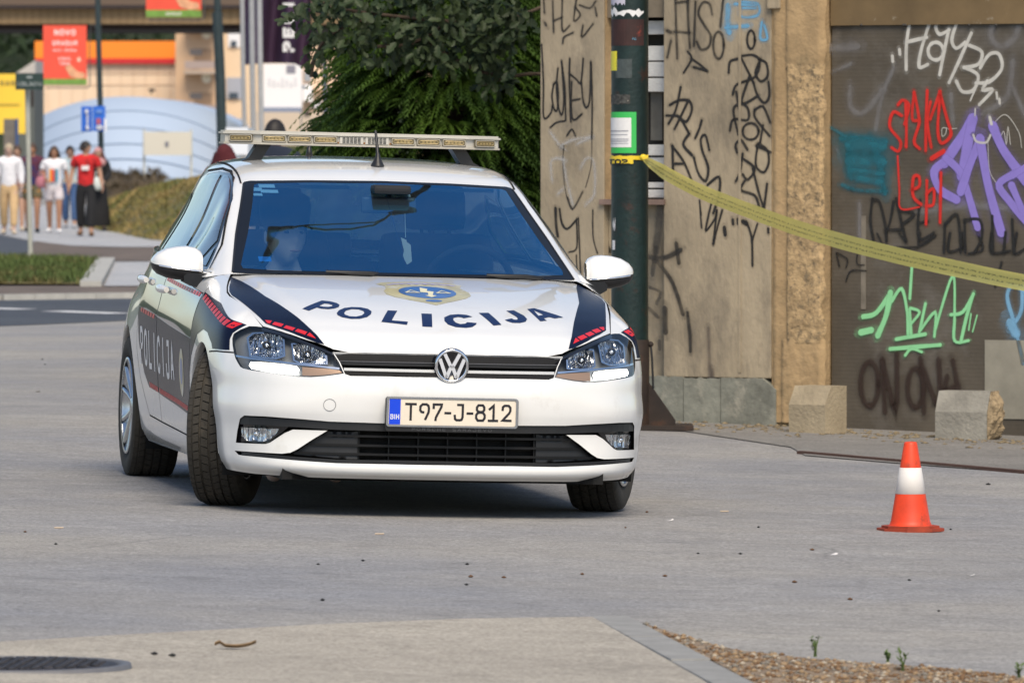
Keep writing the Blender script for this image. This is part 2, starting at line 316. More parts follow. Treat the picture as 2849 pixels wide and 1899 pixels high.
# ================================================================== ground, roads, paths
def asphalt(name, base, warm, scale=1.0, crack=True):
    m = bpy.data.materials.new(name); m.use_nodes = True; nt = m.node_tree; N = nt.nodes; L = nt.links; b = N['Principled BSDF']
    tc = N.new('ShaderNodeTexCoord'); P = tc.outputs['Object']
    def nz(sc, det, rgh=.6, stretch=None):
        n = N.new('ShaderNodeTexNoise'); n.inputs['Scale'].default_value = sc*scale; n.inputs['Detail'].default_value = det; n.inputs['Roughness'].default_value = rgh
        if stretch:
            mp = N.new('ShaderNodeMapping'); mp.inputs['Scale'].default_value = stretch; L.new(P, mp.inputs[0]); L.new(mp.outputs[0], n.inputs['Vector'])
        else: L.new(P, n.inputs['Vector'])
        return n.outputs[0]
    def ramp(src, p0, c0, p1, c1):
        r = N.new('ShaderNodeValToRGB'); e = r.color_ramp.elements; e[0].position = p0; e[1].position = p1; e[0].color = (*c0, 1); e[1].color = (*c1, 1); L.new(src, r.inputs[0]); return r.outputs[0]
    def mixc(f, a, c, mode='MIX'):
        x = N.new('ShaderNodeMix'); x.data_type = 'RGBA'; x.blend_type = mode
        if isinstance(f, float): x.inputs[0].default_value = f
        else: L.new(f, x.inputs[0])
        for i, s in ((6, a), (7, c)):
            if isinstance(s, tuple): x.inputs[i].default_value = (*s, 1)
            else: L.new(s, x.inputs[i])
        return x.outputs[2]
    big = ramp(nz(.35, 5), .32, base, .70, warm)
    streak = ramp(nz(1.2, 5, .6, (.8, 1.1, 1)), .30, (.90,)*3, .75, (1.07,)*3)
    grain = ramp(nz(60, 4, .85), .30, (.48,)*3, .72, (1.52,)*3)
    fine = ramp(nz(320, 2, .9), .25, (.72,)*3, .78, (1.3,)*3)
    blot = ramp(nz(7, 5, .65), .30, (.86,)*3, .72, (1.10,)*3); c = mixc(1.0, big, streak, 'MULTIPLY'); c = mixc(1.0, c, blot, 'MULTIPLY'); c = mixc(1.0, c, grain, 'MULTIPLY'); c = mixc(.8, c, fine, 'MULTIPLY')
    # small dark stains
    st = ramp(nz(2.1, 6, .7), .58, (0, 0, 0), .72, (1, 1, 1)); x = N.new('ShaderNodeMath'); x.operation = 'MULTIPLY'; x.inputs[1].default_value = .55; L.new(st, x.inputs[0]); c = mixc(x.outputs[0], c, tuple(k*.55 for k in base))
    if crack:
        vo = N.new('ShaderNodeTexVoronoi'); vo.feature = 'DISTANCE_TO_EDGE'; vo.inputs['Scale'].default_value = .34*scale
        dn = N.new('ShaderNodeTexNoise'); dn.inputs['Scale'].default_value = 1.7; dn.inputs['Detail'].default_value = 6; L.new(P, dn.inputs['Vector']); ad = N.new('ShaderNodeMix'); ad.data_type = 'VECTOR'; ad.inputs[0].default_value = .16; L.new(P, ad.inputs[4]); L.new(dn.outputs['Color'], ad.inputs[5]); L.new(ad.outputs[1], vo.inputs['Vector'])
        cr_ = N.new('ShaderNodeMapRange'); cr_.inputs[1].default_value = .0; cr_.inputs[2].default_value = .0035; cr_.inputs[3].default_value = .42; cr_.inputs[4].default_value = 0; L.new(vo.outputs['Distance'], cr_.inputs[0])
        gate = ramp(nz(.5, 3), .50, (0, 0, 0), .60, (1, 1, 1)); mm = N.new('ShaderNodeMath'); mm.operation = 'MULTIPLY'; L.new(cr_.outputs[0], mm.inputs[0]); L.new(gate, mm.inputs[1]); c = mixc(mm.outputs[0], c, tuple(k*.35 for k in base))
    L.new(c, b.inputs['Base Color']); b.inputs['Roughness'].default_value = .88; b.inputs['Specular IOR Level'].default_value = .18
    bp = N.new('ShaderNodeBump'); bp.inputs['Strength'].default_value = .45; bp.inputs['Distance'].default_value = .006; L.new(grain, bp.inputs['Height']); L.new(bp.outputs[0], b.inputs['Normal'])
    MATS[name] = m; return m
M_lot = asphalt('lot_asphalt', (.268,.268,.278), (.362,.340,.306))
M_road = asphalt('road_asphalt', (.075,.085,.105), (.095,.105,.12))
M_pave = asphalt('pavement_concrete', (.36,.325,.275), (.45,.41,.345))
M_path = asphalt('path_concrete', (.42,.43,.45), (.48,.48,.48))
M_apron = asphalt('apron_concrete', (.215,.205,.19), (.27,.255,.235))
M_dirt = mat('dirt_strip', (.13,.10,.08), .95, var=.4, vscale=1.5, bump=.4, bscale=20)
M_grass = mat('dry_grass_soil', (.21,.165,.065), .95, var=.45, vscale=.35, bump=.5, bscale=18, var2=((.085,.105,.025), .46, .62), v2scale=.28)
def lay(name, poly, dz, m, kind='structure', step=2.0):
    'sheet on the terrain over an (x,y) polygon'
    v, t = cdt(densify(poly, step), (), step)
    T = []
    for a, b, c in t:
        ar = (v[b][0]-v[a][0])*(v[c][1]-v[a][1])-(v[c][0]-v[a][0])*(v[b][1]-v[a][1]); T.append((a, b, c) if ar > 0 else (a, c, b))
    o = mesh_obj(name, [(x, y, ground_z(x, y)+dz) for x, y in v], T, m); tag(o, kind=kind); return o
xs = sorted(set([-900,-400,-160,-80,-40,-20,-12,-8]+[round(-6+.4*k, 2) for k in range(36)]+[9,12,20,40,80,160,400,900])); ys = sorted(set([-300,-80,-20,0,6]+[8+k*1.0 for k in range(60)]+[70,80,90,100,120,150,200,300,450,700,1200,2400]))
V = [(x, y, ground_z(x, y)) for x in xs for y in ys]; n = len(ys)
o = mesh_obj('ground', V, [(i*n+j, (i+1)*n+j, (i+1)*n+j+1, i*n+j+1) for i in range(len(xs)-1) for j in range(n-1)], M_lot, smooth=True); tag(o, kind='structure')
def gxy(px, py): p = gp(px, py); return (p.x, p.y)
def gl(*pts): return [gxy(*p) for p in pts]
# foreground pavement, kerb stone, gravel bed
pv = gl((-200,1800),(0,1793),(400,1770),(900,1744),(1300,1728),(1648,1723),(1955,1899)); pv += [(pv[-1][0]+.5, 14), (-6, 14), (-6, pv[0][1])]
lay('pavement', pv, .010, M_pave, step=.5)
ka, kb = gxy(1642,1722), gxy(1957,1899); kd = Vector((kb[0]-ka[0], kb[1]-ka[1], 0)); kd.normalize(); kn = Vector((-kd.y, kd.x, 0))
if kn.x < 0: kn = -kn
KERB = tag(empty('kerb', (ka[0], ka[1], 0)), kind='structure')
for k in range(9):
    a = Vector((ka[0], ka[1], 0))+kd*(k*1.0-.02); mb = MB(); L_ = .985
    c0 = a+kn*.062+kd*L_/2; ang = math.atan2(kd.y, kd.x)
    mb.box((0,0,0), (L_, .118, .20), Matrix.Translation((c0.x-ka[0], c0.y-ka[1], ground_z(c0.x, c0.y)-.086+.002*(k % 2))) @ Matrix.Rotation(ang, 4, 'Z'), .008)
    mb.obj('kerb_stone', mat('kerb_concrete', (.27,.265,.25), .9, var=.18, vscale=7, bump=.3, bscale=60), KERB)
gb = gl((1880,1772),(1960,1795),(2050,1818),(2260,1842),(2450,1856),(2650,1870),(2849,1893),(3100,1912)); gb0 = [(kb[0]+kn.x*.13, kb[1]+kn.y*.13)]
q0 = Vector((ka[0], ka[1], 0))+kn*.125+kd*.28; q1 = q0+kd*7
bed = [(q0.x, q0.y)]+gb+[(gb[-1][0]+1, 14.0), (q1.x, q1.y)]
M_bed = mat('gravel_bed_soil', (.26,.19,.125), .95, var=.45, vscale=14, bump=.6, bscale=40, var2=((.10,.08,.05), .52, .70), v2scale=9)
lay('gravel_bed', bed, .012, M_bed, step=.25)
# pebbles on the bed (uncountable)
rnd = random.Random(11); mbp = MB(); ico = [(0,0,1),(.9,0,.3),(.28,.85,.3),(-.72,.52,.3),(-.72,-.52,.3),(.28,-.85,.3),(0,0,-.5)]; icf = [(0,1,2),(0,2,3),(0,3,4),(0,4,5),(0,5,1),(6,2,1),(6,3,2),(6,4,3),(6,5,4),(6,1,5)]
cnt = 0; mis = []
bx0, bx1 = min(p[0] for p in bed), max(p[0] for p in bed); by0, by1 = 17.5, max(p[1] for p in bed)
while cnt < 8000:
    x, y = rnd.uniform(bx0, bx1), rnd.uniform(by0, by1)
    if not inpoly((x, y), bed): 
        cnt += .02; continue
    r = rnd.choice((.003,.004,.005,.006,.007,.009,.013)) ; M = Matrix.Translation((x, y, ground_z(x, y)+.012)) @ Matrix.Rotation(rnd.uniform(0, 6.28), 4, 'Z') @ Matrix.Diagonal((r*rnd.uniform(.8,1.4), r, r*rnd.uniform(.5,.9), 1))
    mbp.add(ico, icf, True, M); mis += [rnd.choice((0,0,1,2,3,3))]*10; cnt += 1
o = mbp.obj('gravel', [mat('pebble_tan', (.30,.205,.115), .9), mat('pebble_pale', (.40,.34,.26), .9), mat('pebble_grey', (.20,.18,.15), .9), mat('pebble_brown', (.17,.095,.045), .9)], mi=mis); tag(o, 'loose tan and grey gravel on the soil bed at lower right', 'gravel', kind='stuff')
# manhole cover
mc = gp(60,1860); MH = empty('manhole_cover', (mc.x, mc.y, ground_z(mc.x, mc.y)+.011), (0,0,.4), 'round dark iron manhole cover set in the pavement', 'manhole cover')
M_iron = mat('cast_iron', (.055,.052,.058), .6, .5, var=.35, vscale=20, bump=.4, bscale=80)
MB().lathe([(.0005,.004),(.262,.004),(.266,.0),(.272,-.01)], 48).obj('cover_plate', M_iron, MH)
MB().lathe([(.276,-.01),(.277,.005),(.303,.005),(.306,-.01)], 48).obj('cover_frame', mat('iron_frame', (.16,.16,.17), .6, .3, var=.2), MH)
kn_ = MB()
for i in range(-7, 8):
    for j in range(-7, 8):
        x, y = i*.034+(j % 2)*.017, j*.034
        if math.hypot(x, y) < .235: kn_.box((x, y, .006), (.020, .020, .006), Matrix.Rotation(0, 4, 'Z'))
tag(kn_.obj('tread_studs', M_iron, MH), kind='stuff')
# apron before the wall, rusty rail strip
lay('wall_apron', gl((1700,1195),(1900,1200),(2200,1245),(2240,1268),(2500,1290),(2849,1316),(3300,1350))+[(9.5,41),(9.5,46),(.9,46),(.55,42)], .005, M_apron, step=.6)
ra, rb = gp(2225,1262), gp(3000,1330); RL = tag(MB().box((0,0,0), (1,1,1)).obj('rusty_rail', mat('rust_rail', (.11,.06,.045), .85, .2, var=.5, vscale=6, bump=.4)), 'thin rusty steel strip lying across the asphalt before the gate', 'rail')
dv = rb-ra; RL.location = (ra+rb)/2+Vector((0,0,.008)); RL.rotation_euler = (0, -math.atan2(dv.z, math.hypot(dv.x, dv.y)), math.atan2(dv.y, dv.x)); RL.scale = (dv.length, .035, .016)
# soil and rubble along the wall foot
rnd = random.Random(5); so = MB()
for k in range(420):
    px = rnd.uniform(1790, 2849); py = 1168+ (px-1790)*.062+rnd.uniform(-6, 10)+ (14 if rnd.random() < .2 else 0); p = gp(px, py); r = rnd.choice((.006,.008,.01,.014,.02))
    so.add(ico, icf, True, Matrix.Translation((p.x, p.y, ground_z(p.x, p.y)+.004)) @ Matrix.Rotation(rnd.uniform(0,6), 4, 'Z') @ Matrix.Diagonal((r*1.4, r, r*.6, 1)))
tag(so.obj('wall_foot_rubble', mat('rubble', (.22,.17,.10), .95, var=.5, vscale=30)), 'crumbled soil and rubble along the foot of the wall', 'rubble', kind='stuff')
# dry leaf and small litter on the asphalt
lf = gp(655,1815); M_leaf = mat('dead_leaf', (.22,.145,.075), .8, var=.3, vscale=40)
V = []; F = []
for k in range(9):
    t = k/8; x = -.075+.15*t; w = .022*math.sin(math.pi*(.08+.88*t))*(1.2-t*.5); z = .004+.020*(t-.5)**2*4*(.5+t*.4)+(.012 if k == 1 else 0)
    V += [(x, -w, z+.012), (x, 0, z), (x, w, z+.014)]
for k in range(8): F += [(3*k, 3*k+1, 3*k+4, 3*k+3), (3*k+1, 3*k+2, 3*k+5, 3*k+4)]
o = mesh_obj('dead_leaf', V, F, M_leaf, smooth=True); o.location = (lf.x, lf.y, ground_z(lf.x, lf.y)+.012); o.rotation_euler = (0,0,.15); o.scale = (.8,.8,.7); tag(o, 'curled brown dead leaf on the pale pavement', 'leaf')
bits = [(873,1302,'d'),(885,1570,'d'),(897,1670,'d'),(155,1514,'d'),(118,1000,'d'),(105,1092,'w'),(108,1090,'d'),(1310,1605,'b'),(1402,1607,'b'),(1298,1627,'d'),(1942,1540,'d'),(2060,1541,'d'),(2210,1620,'b'),(2260,1530,'b'),(1740,1468,'b'),(2645,1473,'d'),(2750,1348,'d'),(125,1014,'d'),(1865,1450,'w'),(2015,1424,'o'),(2705,1604,'w'),(1055,1487,'o'),(2530,1614,'d'),(1620,1598,'b'),(1850,1603,'b'),(480,1835,'d'),(430,1830,'d'),(2365,1668,'b'),(1300,1570,'d'),(163,1470,'o'),(1800,1425,'b'),(2110,1467,'d'),(2612,1700,'d'),(70,1480,'b'),(1010,1560,'d'),(2320,1545,'w')]
col = dict(d=mat('grit_dark', (.02,.02,.02), .9), b=mat('grit_brown', (.12,.06,.03), .9), w=mat('paper_scrap', (.7,.66,.64), .8), o=mat('butt_orange', (.50,.40,.30), .8))
lab = dict(d='small dark stone chip lying loose on the grey asphalt', b='small brown crumb of dead leaf on the grey asphalt', w='scrap of white paper on the grey asphalt', o='cigarette butt with tan filter on the grey asphalt')
nm = dict(d='stone_chip', b='leaf_crumb', w='paper_scrap', o='cigarette_butt')
ulab = {(105,1092):'pale scrap of paper on the asphalt left of the rear wheel', (1865,1450):'white paper scrap on the asphalt right of the front wheel', (2705,1604):'small white paper scrap right of the cone near the picture edge', (2320,1545):'tiny white scrap on the asphalt between car and cone foot', (2015,1424):'cigarette butt between the front wheel and the cone', (1055,1487):'cigarette butt on the asphalt before the car bumper', (163,1470):'cigarette butt on the asphalt at the far left'}
rnd = random.Random(2)
for px, py, k in bits:
    p = gp(px, py); z = ground_z(p.x, p.y)+(.012 if py > 1780 else .001); M = Matrix.Rotation(rnd.uniform(0,6), 4, 'Z'); mb = MB(); r = rnd.uniform(.006,.011)
    if k in 'db': mb.add(ico, icf, False, M @ Matrix.Diagonal((r*1.5, r, r*.8, 1)))
    elif k == 'w':
        mb.add([(-.014,-.008,.002),(.012,-.010,.003),(.015,.007,.007),(.002,.010,.011),(-.012,.007,.004)], [(0,1,2,3,4)], False, M)
    else:
        mb.tube([(-.016,0,.003),(.0,0,.003)], .003, 7); mb.tube([(.0,0,.003),(.018,.002,.0032)], .0032, 7)
    o = mb.obj(nm[k], col[k]); o.location = (p.x, p.y, z); tag(o, ulab.get((px, py), lab[k]), 'litter', 'litter scattered over the asphalt '+nm[k].replace('_', ' '))
# weeds at the gravel bed
M_weed = mat('weed_green', (.10,.15,.04), .8, var=.4, vscale=30)
def weed(px, py, h, n, label, seed):
    r = random.Random(seed); p = gp(px, py); mb = MB()
    for k in range(n):
        a = r.uniform(0, 6.28); L = h*r.uniform(.5,1); dx, dy = math.cos(a)*L*.28, math.sin(a)*L*.28; w = .0035
        V = []
        for i in range(5):
            t = i/4; x, y, z = dx*t*t, dy*t*t, L*t*(1-.15*t); ww = w*(1-t*.85)
            V += [(x-ww*math.sin(a)-ww*.5, y+ww*math.cos(a), z), (x+ww*math.sin(a)+ww*.5, y-ww*math.cos(a), z)]
        mb.add(V, [(2*i, 2*i+1, 2*i+3, 2*i+2) for i in range(4)])
        for i in range(5):
            t = r.uniform(.3,1); c = Vector((dx*t*t, dy*t*t, L*t*(1-.15*t))); d = Vector((r.uniform(-1,1), r.uniform(-1,1), r.uniform(-.2,.9))).normalized()*r.uniform(.010,.022); s = d.cross(Vector((0,0,1))).normalized()*.005
            mb.add([c, c+d*.5+s, c+d, c+d*.5-s], [(0,1,2,3)])
    o = mb.obj('weed', M_weed); o.location = (p.x, p.y, ground_z(p.x, p.y)+.01); tag(o, label, 'weed')
weed(2268,1835,.075,5,'tallest thin green weed at the back edge of the gravel bed',1)
weed(2512,1876,.07,4,'two-stemmed green weed in the middle of the gravel bed',2)
weed(2470,1850,.035,5,'small green weed just left of the two-stemmed weed',3)
weed(2835,1895,.05,6,'green weed at the right edge of the picture',4)
# ---- far left: road, kerb, verge, path
lay('road', gl((-1500,955),(0,908),(340,893),(900,875),(1700,850))+gl((1700,822),(340,831),(0,836),(-1500,842)), .004, M_road, step=6)
lay('dirt_strip', gl((-1500,840),(0,834),(340,829),(1700,820))+gl((1700,792),(340,797),(0,797),(-1500,798)), .010, M_dirt, step=6)
kb_ = tag(empty('road_kerb', (0,0,0)), kind='structure'); q = gl((-1200,839),(-600,837.5),(0,835),(340,830),(800,826),(1500,821))
for a, b in zip(q[:-1], q[1:]):
    for i in range(4):
        p0 = Vector((a[0]+(b[0]-a[0])*i/4, a[1]+(b[1]-a[1])*i/4, 0)); p1 = Vector((a[0]+(b[0]-a[0])*(i+1)/4, a[1]+(b[1]-a[1])*(i+1)/4, 0)); d = p1-p0
        MB().box((0,0,0), (d.length*.985,.15,.12), Matrix.Translation((p0+p1)/2+Vector((0,0,.0))) @ Matrix.Rotation(math.atan2(d.y, d.x), 4, 'Z')).obj('kerb_stone', mat('far_kerb_concrete', (.40,.39,.36), .9, var=.15), kb_)
for a in (((-60,858),(70,862)),((150,867),(335,874)),((-420,848),(-190,852))):
    p0, p1 = gxy(*a[0]), gxy(*a[1]); o = lay('lane_marking', stroke_poly([p0, p1], .30), .008, mat('road_paint', (.70,.70,.70), .7, var=.15, vscale=4), step=2)
GV = lay('grass_verge', gl((-1500,797),(0,795),(232,797),(262,730),(0,722),(-1500,722)), .03, M_grass, step=3)
lay('concrete_ramp', gl((290,800),(900,796),(1700,790),(1700,722),(900,728),(320,732)), .02, M_path, step=4)
rk = tag(empty('ramp_kerb', (0,0,0)), kind='structure'); q = gl((240,799),(285,730))
p0, p1 = Vector((*q[0],0)), Vector((*q[1],0)); d = p1-p0
MB().box((0,0,0), (d.length,.24,.10), Matrix.Translation((p0+p1)/2+Vector((.05,0,.02))) @ Matrix.Rotation(math.atan2(d.y, d.x), 4, 'Z')).obj('kerb_stone', MATS['far_kerb_concrete'], rk)
lay('dirt_strip', gl((60,726),(340,728),(1700,720))+gl((1700,690),(340,690),(200,686),(100,672)), .012, M_dirt, step=6)
lay('side_road', gl((-1500,722),(0,722),(70,726),(105,690),(90,672),(0,655),(-1500,640)), .006, M_road, step=6)
lay('path', gl((-1500,650),(0,652),(95,672),(200,684),(340,688),(1700,688))+gl((1700,560),(600,560),(0,575),(-1500,580)), .008, M_path, step=8)
# grassy bank behind the path (1 m high)
rnd = random.Random(9); V = []; F = []; cols = 60; rows = 14
def interp(x, T):
    for (x0, y0), (x1, y1) in zip(T[:-1], T[1:]):
        if x <= x1: return y0+(y1-y0)*max(0, (x-x0)/(x1-x0))
    return T[-1][1]
def bank_pt(s, t):
    px = 240+s*1500; b0 = gp(px, interp(px, [(240,634),(300,643),(350,655),(450,672),(620,684),(1740,690)])+2*math.sin(px*.05))
    r = at(px, interp(px, [(240,604),(293,562),(405,524),(532,497),(700,484),(1740,470)])+2.5*math.sin(px*.031), b0.y+17); Y = b0.y+17*t; p = at(px, 600, Y)
    z = r.z*math.sin(t*math.pi/2)**1.1+(.07*noise.noise((p.x*1.1, Y*.3, 0)) if 0 < t < 1 else 0)
    return (p.x, Y, z if t > 0 else -.03)
for i in range(cols+1):
    for j in range(rows+1): V.append(bank_pt(i/cols, j/rows))
    V.append((V[-1][0], V[-1][1]+50, V[-1][2]*.8))
m_ = rows+2
F = [(i*m_+j, (i+1)*m_+j, (i+1)*m_+j+1, i*m_+j+1) for i in range(cols) for j in range(m_-1)]
tag(mesh_obj('grass_bank', V, F, M_grass, smooth=True), kind='structure')
def blades(name, pts, h, m, label, w=.02):
    mb = MB(); r = random.Random(4)
    for p in pts:
        for k in range(3):
            a = r.uniform(0, 6.28); L = h*r.uniform(.4,1.1); d = Vector((math.cos(a), math.sin(a), 0)); q = Vector(p)+d*r.uniform(0,.1)
            mb.add([q-d.cross(Vector((0,0,1)))*w, q+d.cross(Vector((0,0,1)))*w, q+d*L*.5+Vector((0,0,L))], [(0,1,2)])
    o = mb.obj(name, m); tag(o, label, 'grass', kind='stuff'); return o
M_bl1 = mat('dry_grass_blades', (.30,.225,.085), .9, var=.4, vscale=.35, var2=((.11,.13,.03), .46, .6), v2scale=.28)
blades('bank_grass', [bank_pt(rnd.random()**1.5*.45, rnd.random()) for _ in range(6000)], .07, M_bl1, 'dry yellow and green grass tufts on the bank')
M_bl2 = mat('verge_grass_blades', (.075,.11,.025), .9, var=.5, vscale=.8, var2=((.16,.12,.05), .5, .62), v2scale=.7)
vp = gl((-120,797),(0,795),(232,797),(262,730),(0,722),(-120,722)); pts = []
while len(pts) < 2600:
    x, y = rnd.uniform(min(p[0] for p in vp), max(p[0] for p in vp)), rnd.uniform(min(p[1] for p in vp), max(p[1] for p in vp))
    if inpoly((x, y), vp): pts.append((x, y, .03))
blades('verge_grass', pts, .10, M_bl2, 'short green grass on the verge beside the road', .015)

# dark dry brush at the back of the bank
M_brush = mat('dry_brush', (.085,.062,.035), .95, var=.5, vscale=1.2, var2=((.18,.14,.07), .55, .68), v2scale=1.5)
V = []; F = []; nb = 24
for i in range(nb+1):
    px = 286+178*i/nb; hh = at(px, 486+8*math.sin(i*.9)+ (70 if i in (0, nb) else 0)*.5, 172).z
    for j in range(6): Y = 168+j*1.6; q = at(px, 500, Y); V.append((q.x, Y, hh*math.sin(j/5*math.pi)**.6*(1+.12*noise.noise((i*.7, j, 3)))-.02))
F = [(i*6+j, (i+1)*6+j, (i+1)*6+j+1, i*6+j+1) for i in range(nb) for j in range(5)]
BR = mesh_obj('dry_brush', V, F, M_brush, smooth=True); tag(BR, 'dark brown dry brush below the pale blue hall', 'bush')
mb = MB(); r = random.Random(31)
for k in range(2600):
    i = r.randrange(len(V)); c = Vector(V[i])+Vector((r.uniform(-.1,.1), r.uniform(-.8,.8), 0)); a = r.uniform(0, 6.28); L = r.uniform(.06,.16); d = Vector((math.cos(a), math.sin(a), 1.2))*L; w = Vector((math.sin(a), -math.cos(a), 0))*.014
    mb.add([c-w, c+w, c+d], [(0,1,2)])
o = mb.obj('twigs', M_brush, BR); tag(o, kind='stuff')
# ================================================================== police car
def patch_bvh(p, u0, u1, v0, v1, nu, nv):
    U, V = np.meshgrid(np.linspace(u0, u1, nu), np.linspace(v0, v1, nv), indexing='ij')
    X = p.ev(U, V).reshape(-1, 3); uv = np.stack([U.ravel(), V.ravel()], 1)
    F = [(i*nv+j, (i+1)*nv+j, (i+1)*nv+j+1, i*nv+j+1) for i in range(nu-1) for j in range(nv-1)]
    T = [t for f in F for t in ((f[0], f[1], f[2]), (f[0], f[2], f[3]))]
    return BVHTree.FromPolygons([Vector(x) for x in X], T), X, uv, T
WB = patch_bvh(WP, 0, 4.0, 0, .88, 320, 100); GB = patch_bvh(GP, 0, 2.5, 0, .72, 220, 130)
def to_uv(B, pts, how):
    'projected points (front: x,z / side: y,z / top: x,y) -> patch uv'
    b, X, uv, T = B; out = []
    for p in pts:
        if how == 'front': o, d = Vector((p[0], 5, p[1])), Vector((0, -1, 0))
        elif how == 'side': o, d = Vector((5, p[0], p[1])), Vector((-1, 0, 0))
        else: o, d = Vector((p[0], p[1], 5)), Vector((0, 0, -1))
        h = b.ray_cast(o, d)
        if h[0] is None: h = b.find_nearest(Vector((p[0], .5, p[1])) if how == 'front' else (Vector((.85, p[0], p[1])) if how == 'side' else Vector((p[0], p[1], .9))))
        t = T[h[2]]; A, B_, C_ = [Vector(X[i]) for i in t]
        v0, v1, v2 = B_-A, C_-A, h[0]-A; d00, d01, d11, d20, d21 = v0.dot(v0), v0.dot(v1), v1.dot(v1), v2.dot(v0), v2.dot(v1)
        den = d00*d11-d01*d01 or 1e-12; b1 = (d11*d20-d01*d21)/den; b2 = (d00*d21-d01*d20)/den
        q = uv[t[0]]*(1-b1-b2)+uv[t[1]]*b1+uv[t[2]]*b2
        out.append((float(q[0]), float(q[1])))
    return out
def cut(B, pts, how, step=.02, closed=True): return to_uv(B, densify(pts, step, closed), how)
def gapline(B, pts, how, w=.006): return cut(B, stroke_poly(densify(pts, .03, False), w), how, .03)
def cookie(u0, u1, v0, v1, gu, gv, cuts):
    'triangulate a uv rectangle with all cut outlines; returns uv array and {name: tris}; later cuts win'
    V = []; E = []
    def loop(p):
        n = len(V); V.extend(Vector(q) for q in p); E.extend((n+i, n+(i+1) % len(p)) for i in range(len(p)))
    nx, ny = int((u1-u0)/gu), int((v1-v0)/gv)
    bd = [(u0+(u1-u0)*i/nx, v0) for i in range(nx)]+[(u1, v0+(v1-v0)*i/ny) for i in range(ny)]+[(u1-(u1-u0)*i/nx, v1) for i in range(nx)]+[(u0, v1-(v1-v0)*i/ny) for i in range(ny)]
    loop(bd)
    for n_, p in cuts: loop(p)
    for i in range(1, nx):
        for j in range(1, ny): V.append(Vector((u0+(u1-u0)*i/nx+(j % 2)*gu*.5-.25*gu, v0+(v1-v0)*j/ny)))
    v, e, f, *_ = delaunay_2d_cdt(V, E, [], 0, 1e-7)
    uv = np.array([(p.x, p.y) for p in v]); tris = np.array([t for t in f if len(t) == 3])
    cen = uv[tris].mean(1); name = np.zeros(len(tris), int)
    for k, (n_, p) in enumerate(cuts):
        P = np.array(p); x, y = cen[:, 0], cen[:, 1]; ins = np.zeros(len(cen), bool); j = len(P)-1
        bb = (x >= P[:, 0].min()) & (x <= P[:, 0].max()) & (y >= P[:, 1].min()) & (y <= P[:, 1].max())
        for i in range(len(P)):
            c1 = (P[i, 1] > y) != (P[j, 1] > y)
            with np.errstate(divide='ignore', invalid='ignore'): xs = (P[j, 0]-P[i, 0])*(y-P[i, 1])/(P[j, 1]-P[i, 1])+P[i, 0]
            ins ^= c1 & (x < xs); j = i
        name[ins & bb] = k+1
    out = {}
    names = ['base']+[c[0] for c in cuts]
    for k, n_ in enumerate(names):
        t = tris[name == k]
        if len(t): out[n_] = np.vstack([out[n_], t]) if n_ in out else t
    return uv, out
def part(name, patch, uv, tris, m, parent, sides=(1,), off=0, smooth=True, offv=None):
    used, inv = np.unique(tris, return_inverse=True); q = uv[used]; t = inv.reshape(-1, 3)
    P = patch.ev(q[:, 0], q[:, 1]); Nn = patch.nrm(q[:, 0], q[:, 1])
    a = P[t]; fn = np.cross(a[:, 1]-a[:, 0], a[:, 2]-a[:, 0]); ar = np.linalg.norm(fn, axis=1)
    t = t[ar > 1e-10]; fn = fn[ar > 1e-10]; flip = (fn*Nn[t[:, 0]]).sum(1) < 0; t[flip] = t[flip][:, ::-1]
    P = P+Nn*off
    if offv is not None: P = P+np.array(offv)
    VV = []; FF = []; NN = []
    for s in sides:
        n = len(VV); VV += [(p[0]*s, p[1], p[2]) for p in P]; NN += [(p[0]*s, p[1], p[2]) for p in Nn]
        FF += [tuple(int(i)+n for i in (f if s > 0 else f[::-1])) for f in t]
    return mesh_obj(name, VV, FF, m, parent, True, NN)
def rim(name, patch, uvloop, off0, off1, m, parent, sides=(1,), dirv=None):
    'wall along an outline between two depths (along the normal, or along dirv)'
    q = np.array(uvloop); P = patch.ev(q[:, 0], q[:, 1]); Nn = patch.nrm(q[:, 0], q[:, 1]) if dirv is None else np.array([dirv]*len(P), float)
    V = []; F = []
    for s in sides:
        n = len(V); k = len(P); S = np.array([s, 1, 1])
        V += [tuple(p) for p in (P+Nn*off0)*S]+[tuple(p) for p in (P+Nn*off1)*S]
        F += [(n+i, n+(i+1) % k, n+k+(i+1) % k, n+k+i) for i in range(k)]
    return mesh_obj(name, V, F, m, parent)
def fill(name, patch, uvloop, off, m, parent, sides=(1,), grid=.02, holes=(), offv=None, smooth=True):
    v, t = cdt(uvloop, holes, grid); return part(name, patch, np.array(v), np.array(t), m, parent, sides, off, smooth, offv)
M_white = mat('car_white_paint', (.79, .785, .765), .24, coat=1, var=.035, vscale=2.2, bump=.006, bscale=7, var2=((.66,.64,.60), .60, .80), v2scale=5)
M_navy = mat('car_navy_vinyl', (.006, .010, .028), .22, spec=.06, var=.2, vscale=3); M_navyg = mat('car_navy_gloss_vinyl', (.006, .010, .028), .10, spec=.5, coat=1)  # second, glossy copy of the navy puts the sky reflection on the upper doors
M_red = mat('car_red_vinyl', (.62, .015, .02), .35)
M_black = mat('car_black_plastic', (.012, .012, .013), .45, var=.3, vscale=12)
M_dark = mat('car_gap_black', (.004, .004, .004), .9)
M_chrome = mat('car_chrome', (.85, .86, .88), .08, 1)
M_silver = mat('car_silver_alloy', (.55, .57, .60), .25, 1, var=.12, vscale=20)
M_gloss = mat('car_gloss_black', (.008, .008, .010), .15, coat=.6)
M_tyre = mat('car_tyre_rubber', (.030, .026, .020), .85, var=.35, vscale=14, bump=.15, bscale=120, var2=((.07, .057, .041), .52, .76), v2scale=9)
M_int = mat('car_interior', (.012, .013, .016), .8, var=.2)
M_seat = mat('car_seat_cloth', (.018, .019, .024), .9, var=.25, vscale=30)
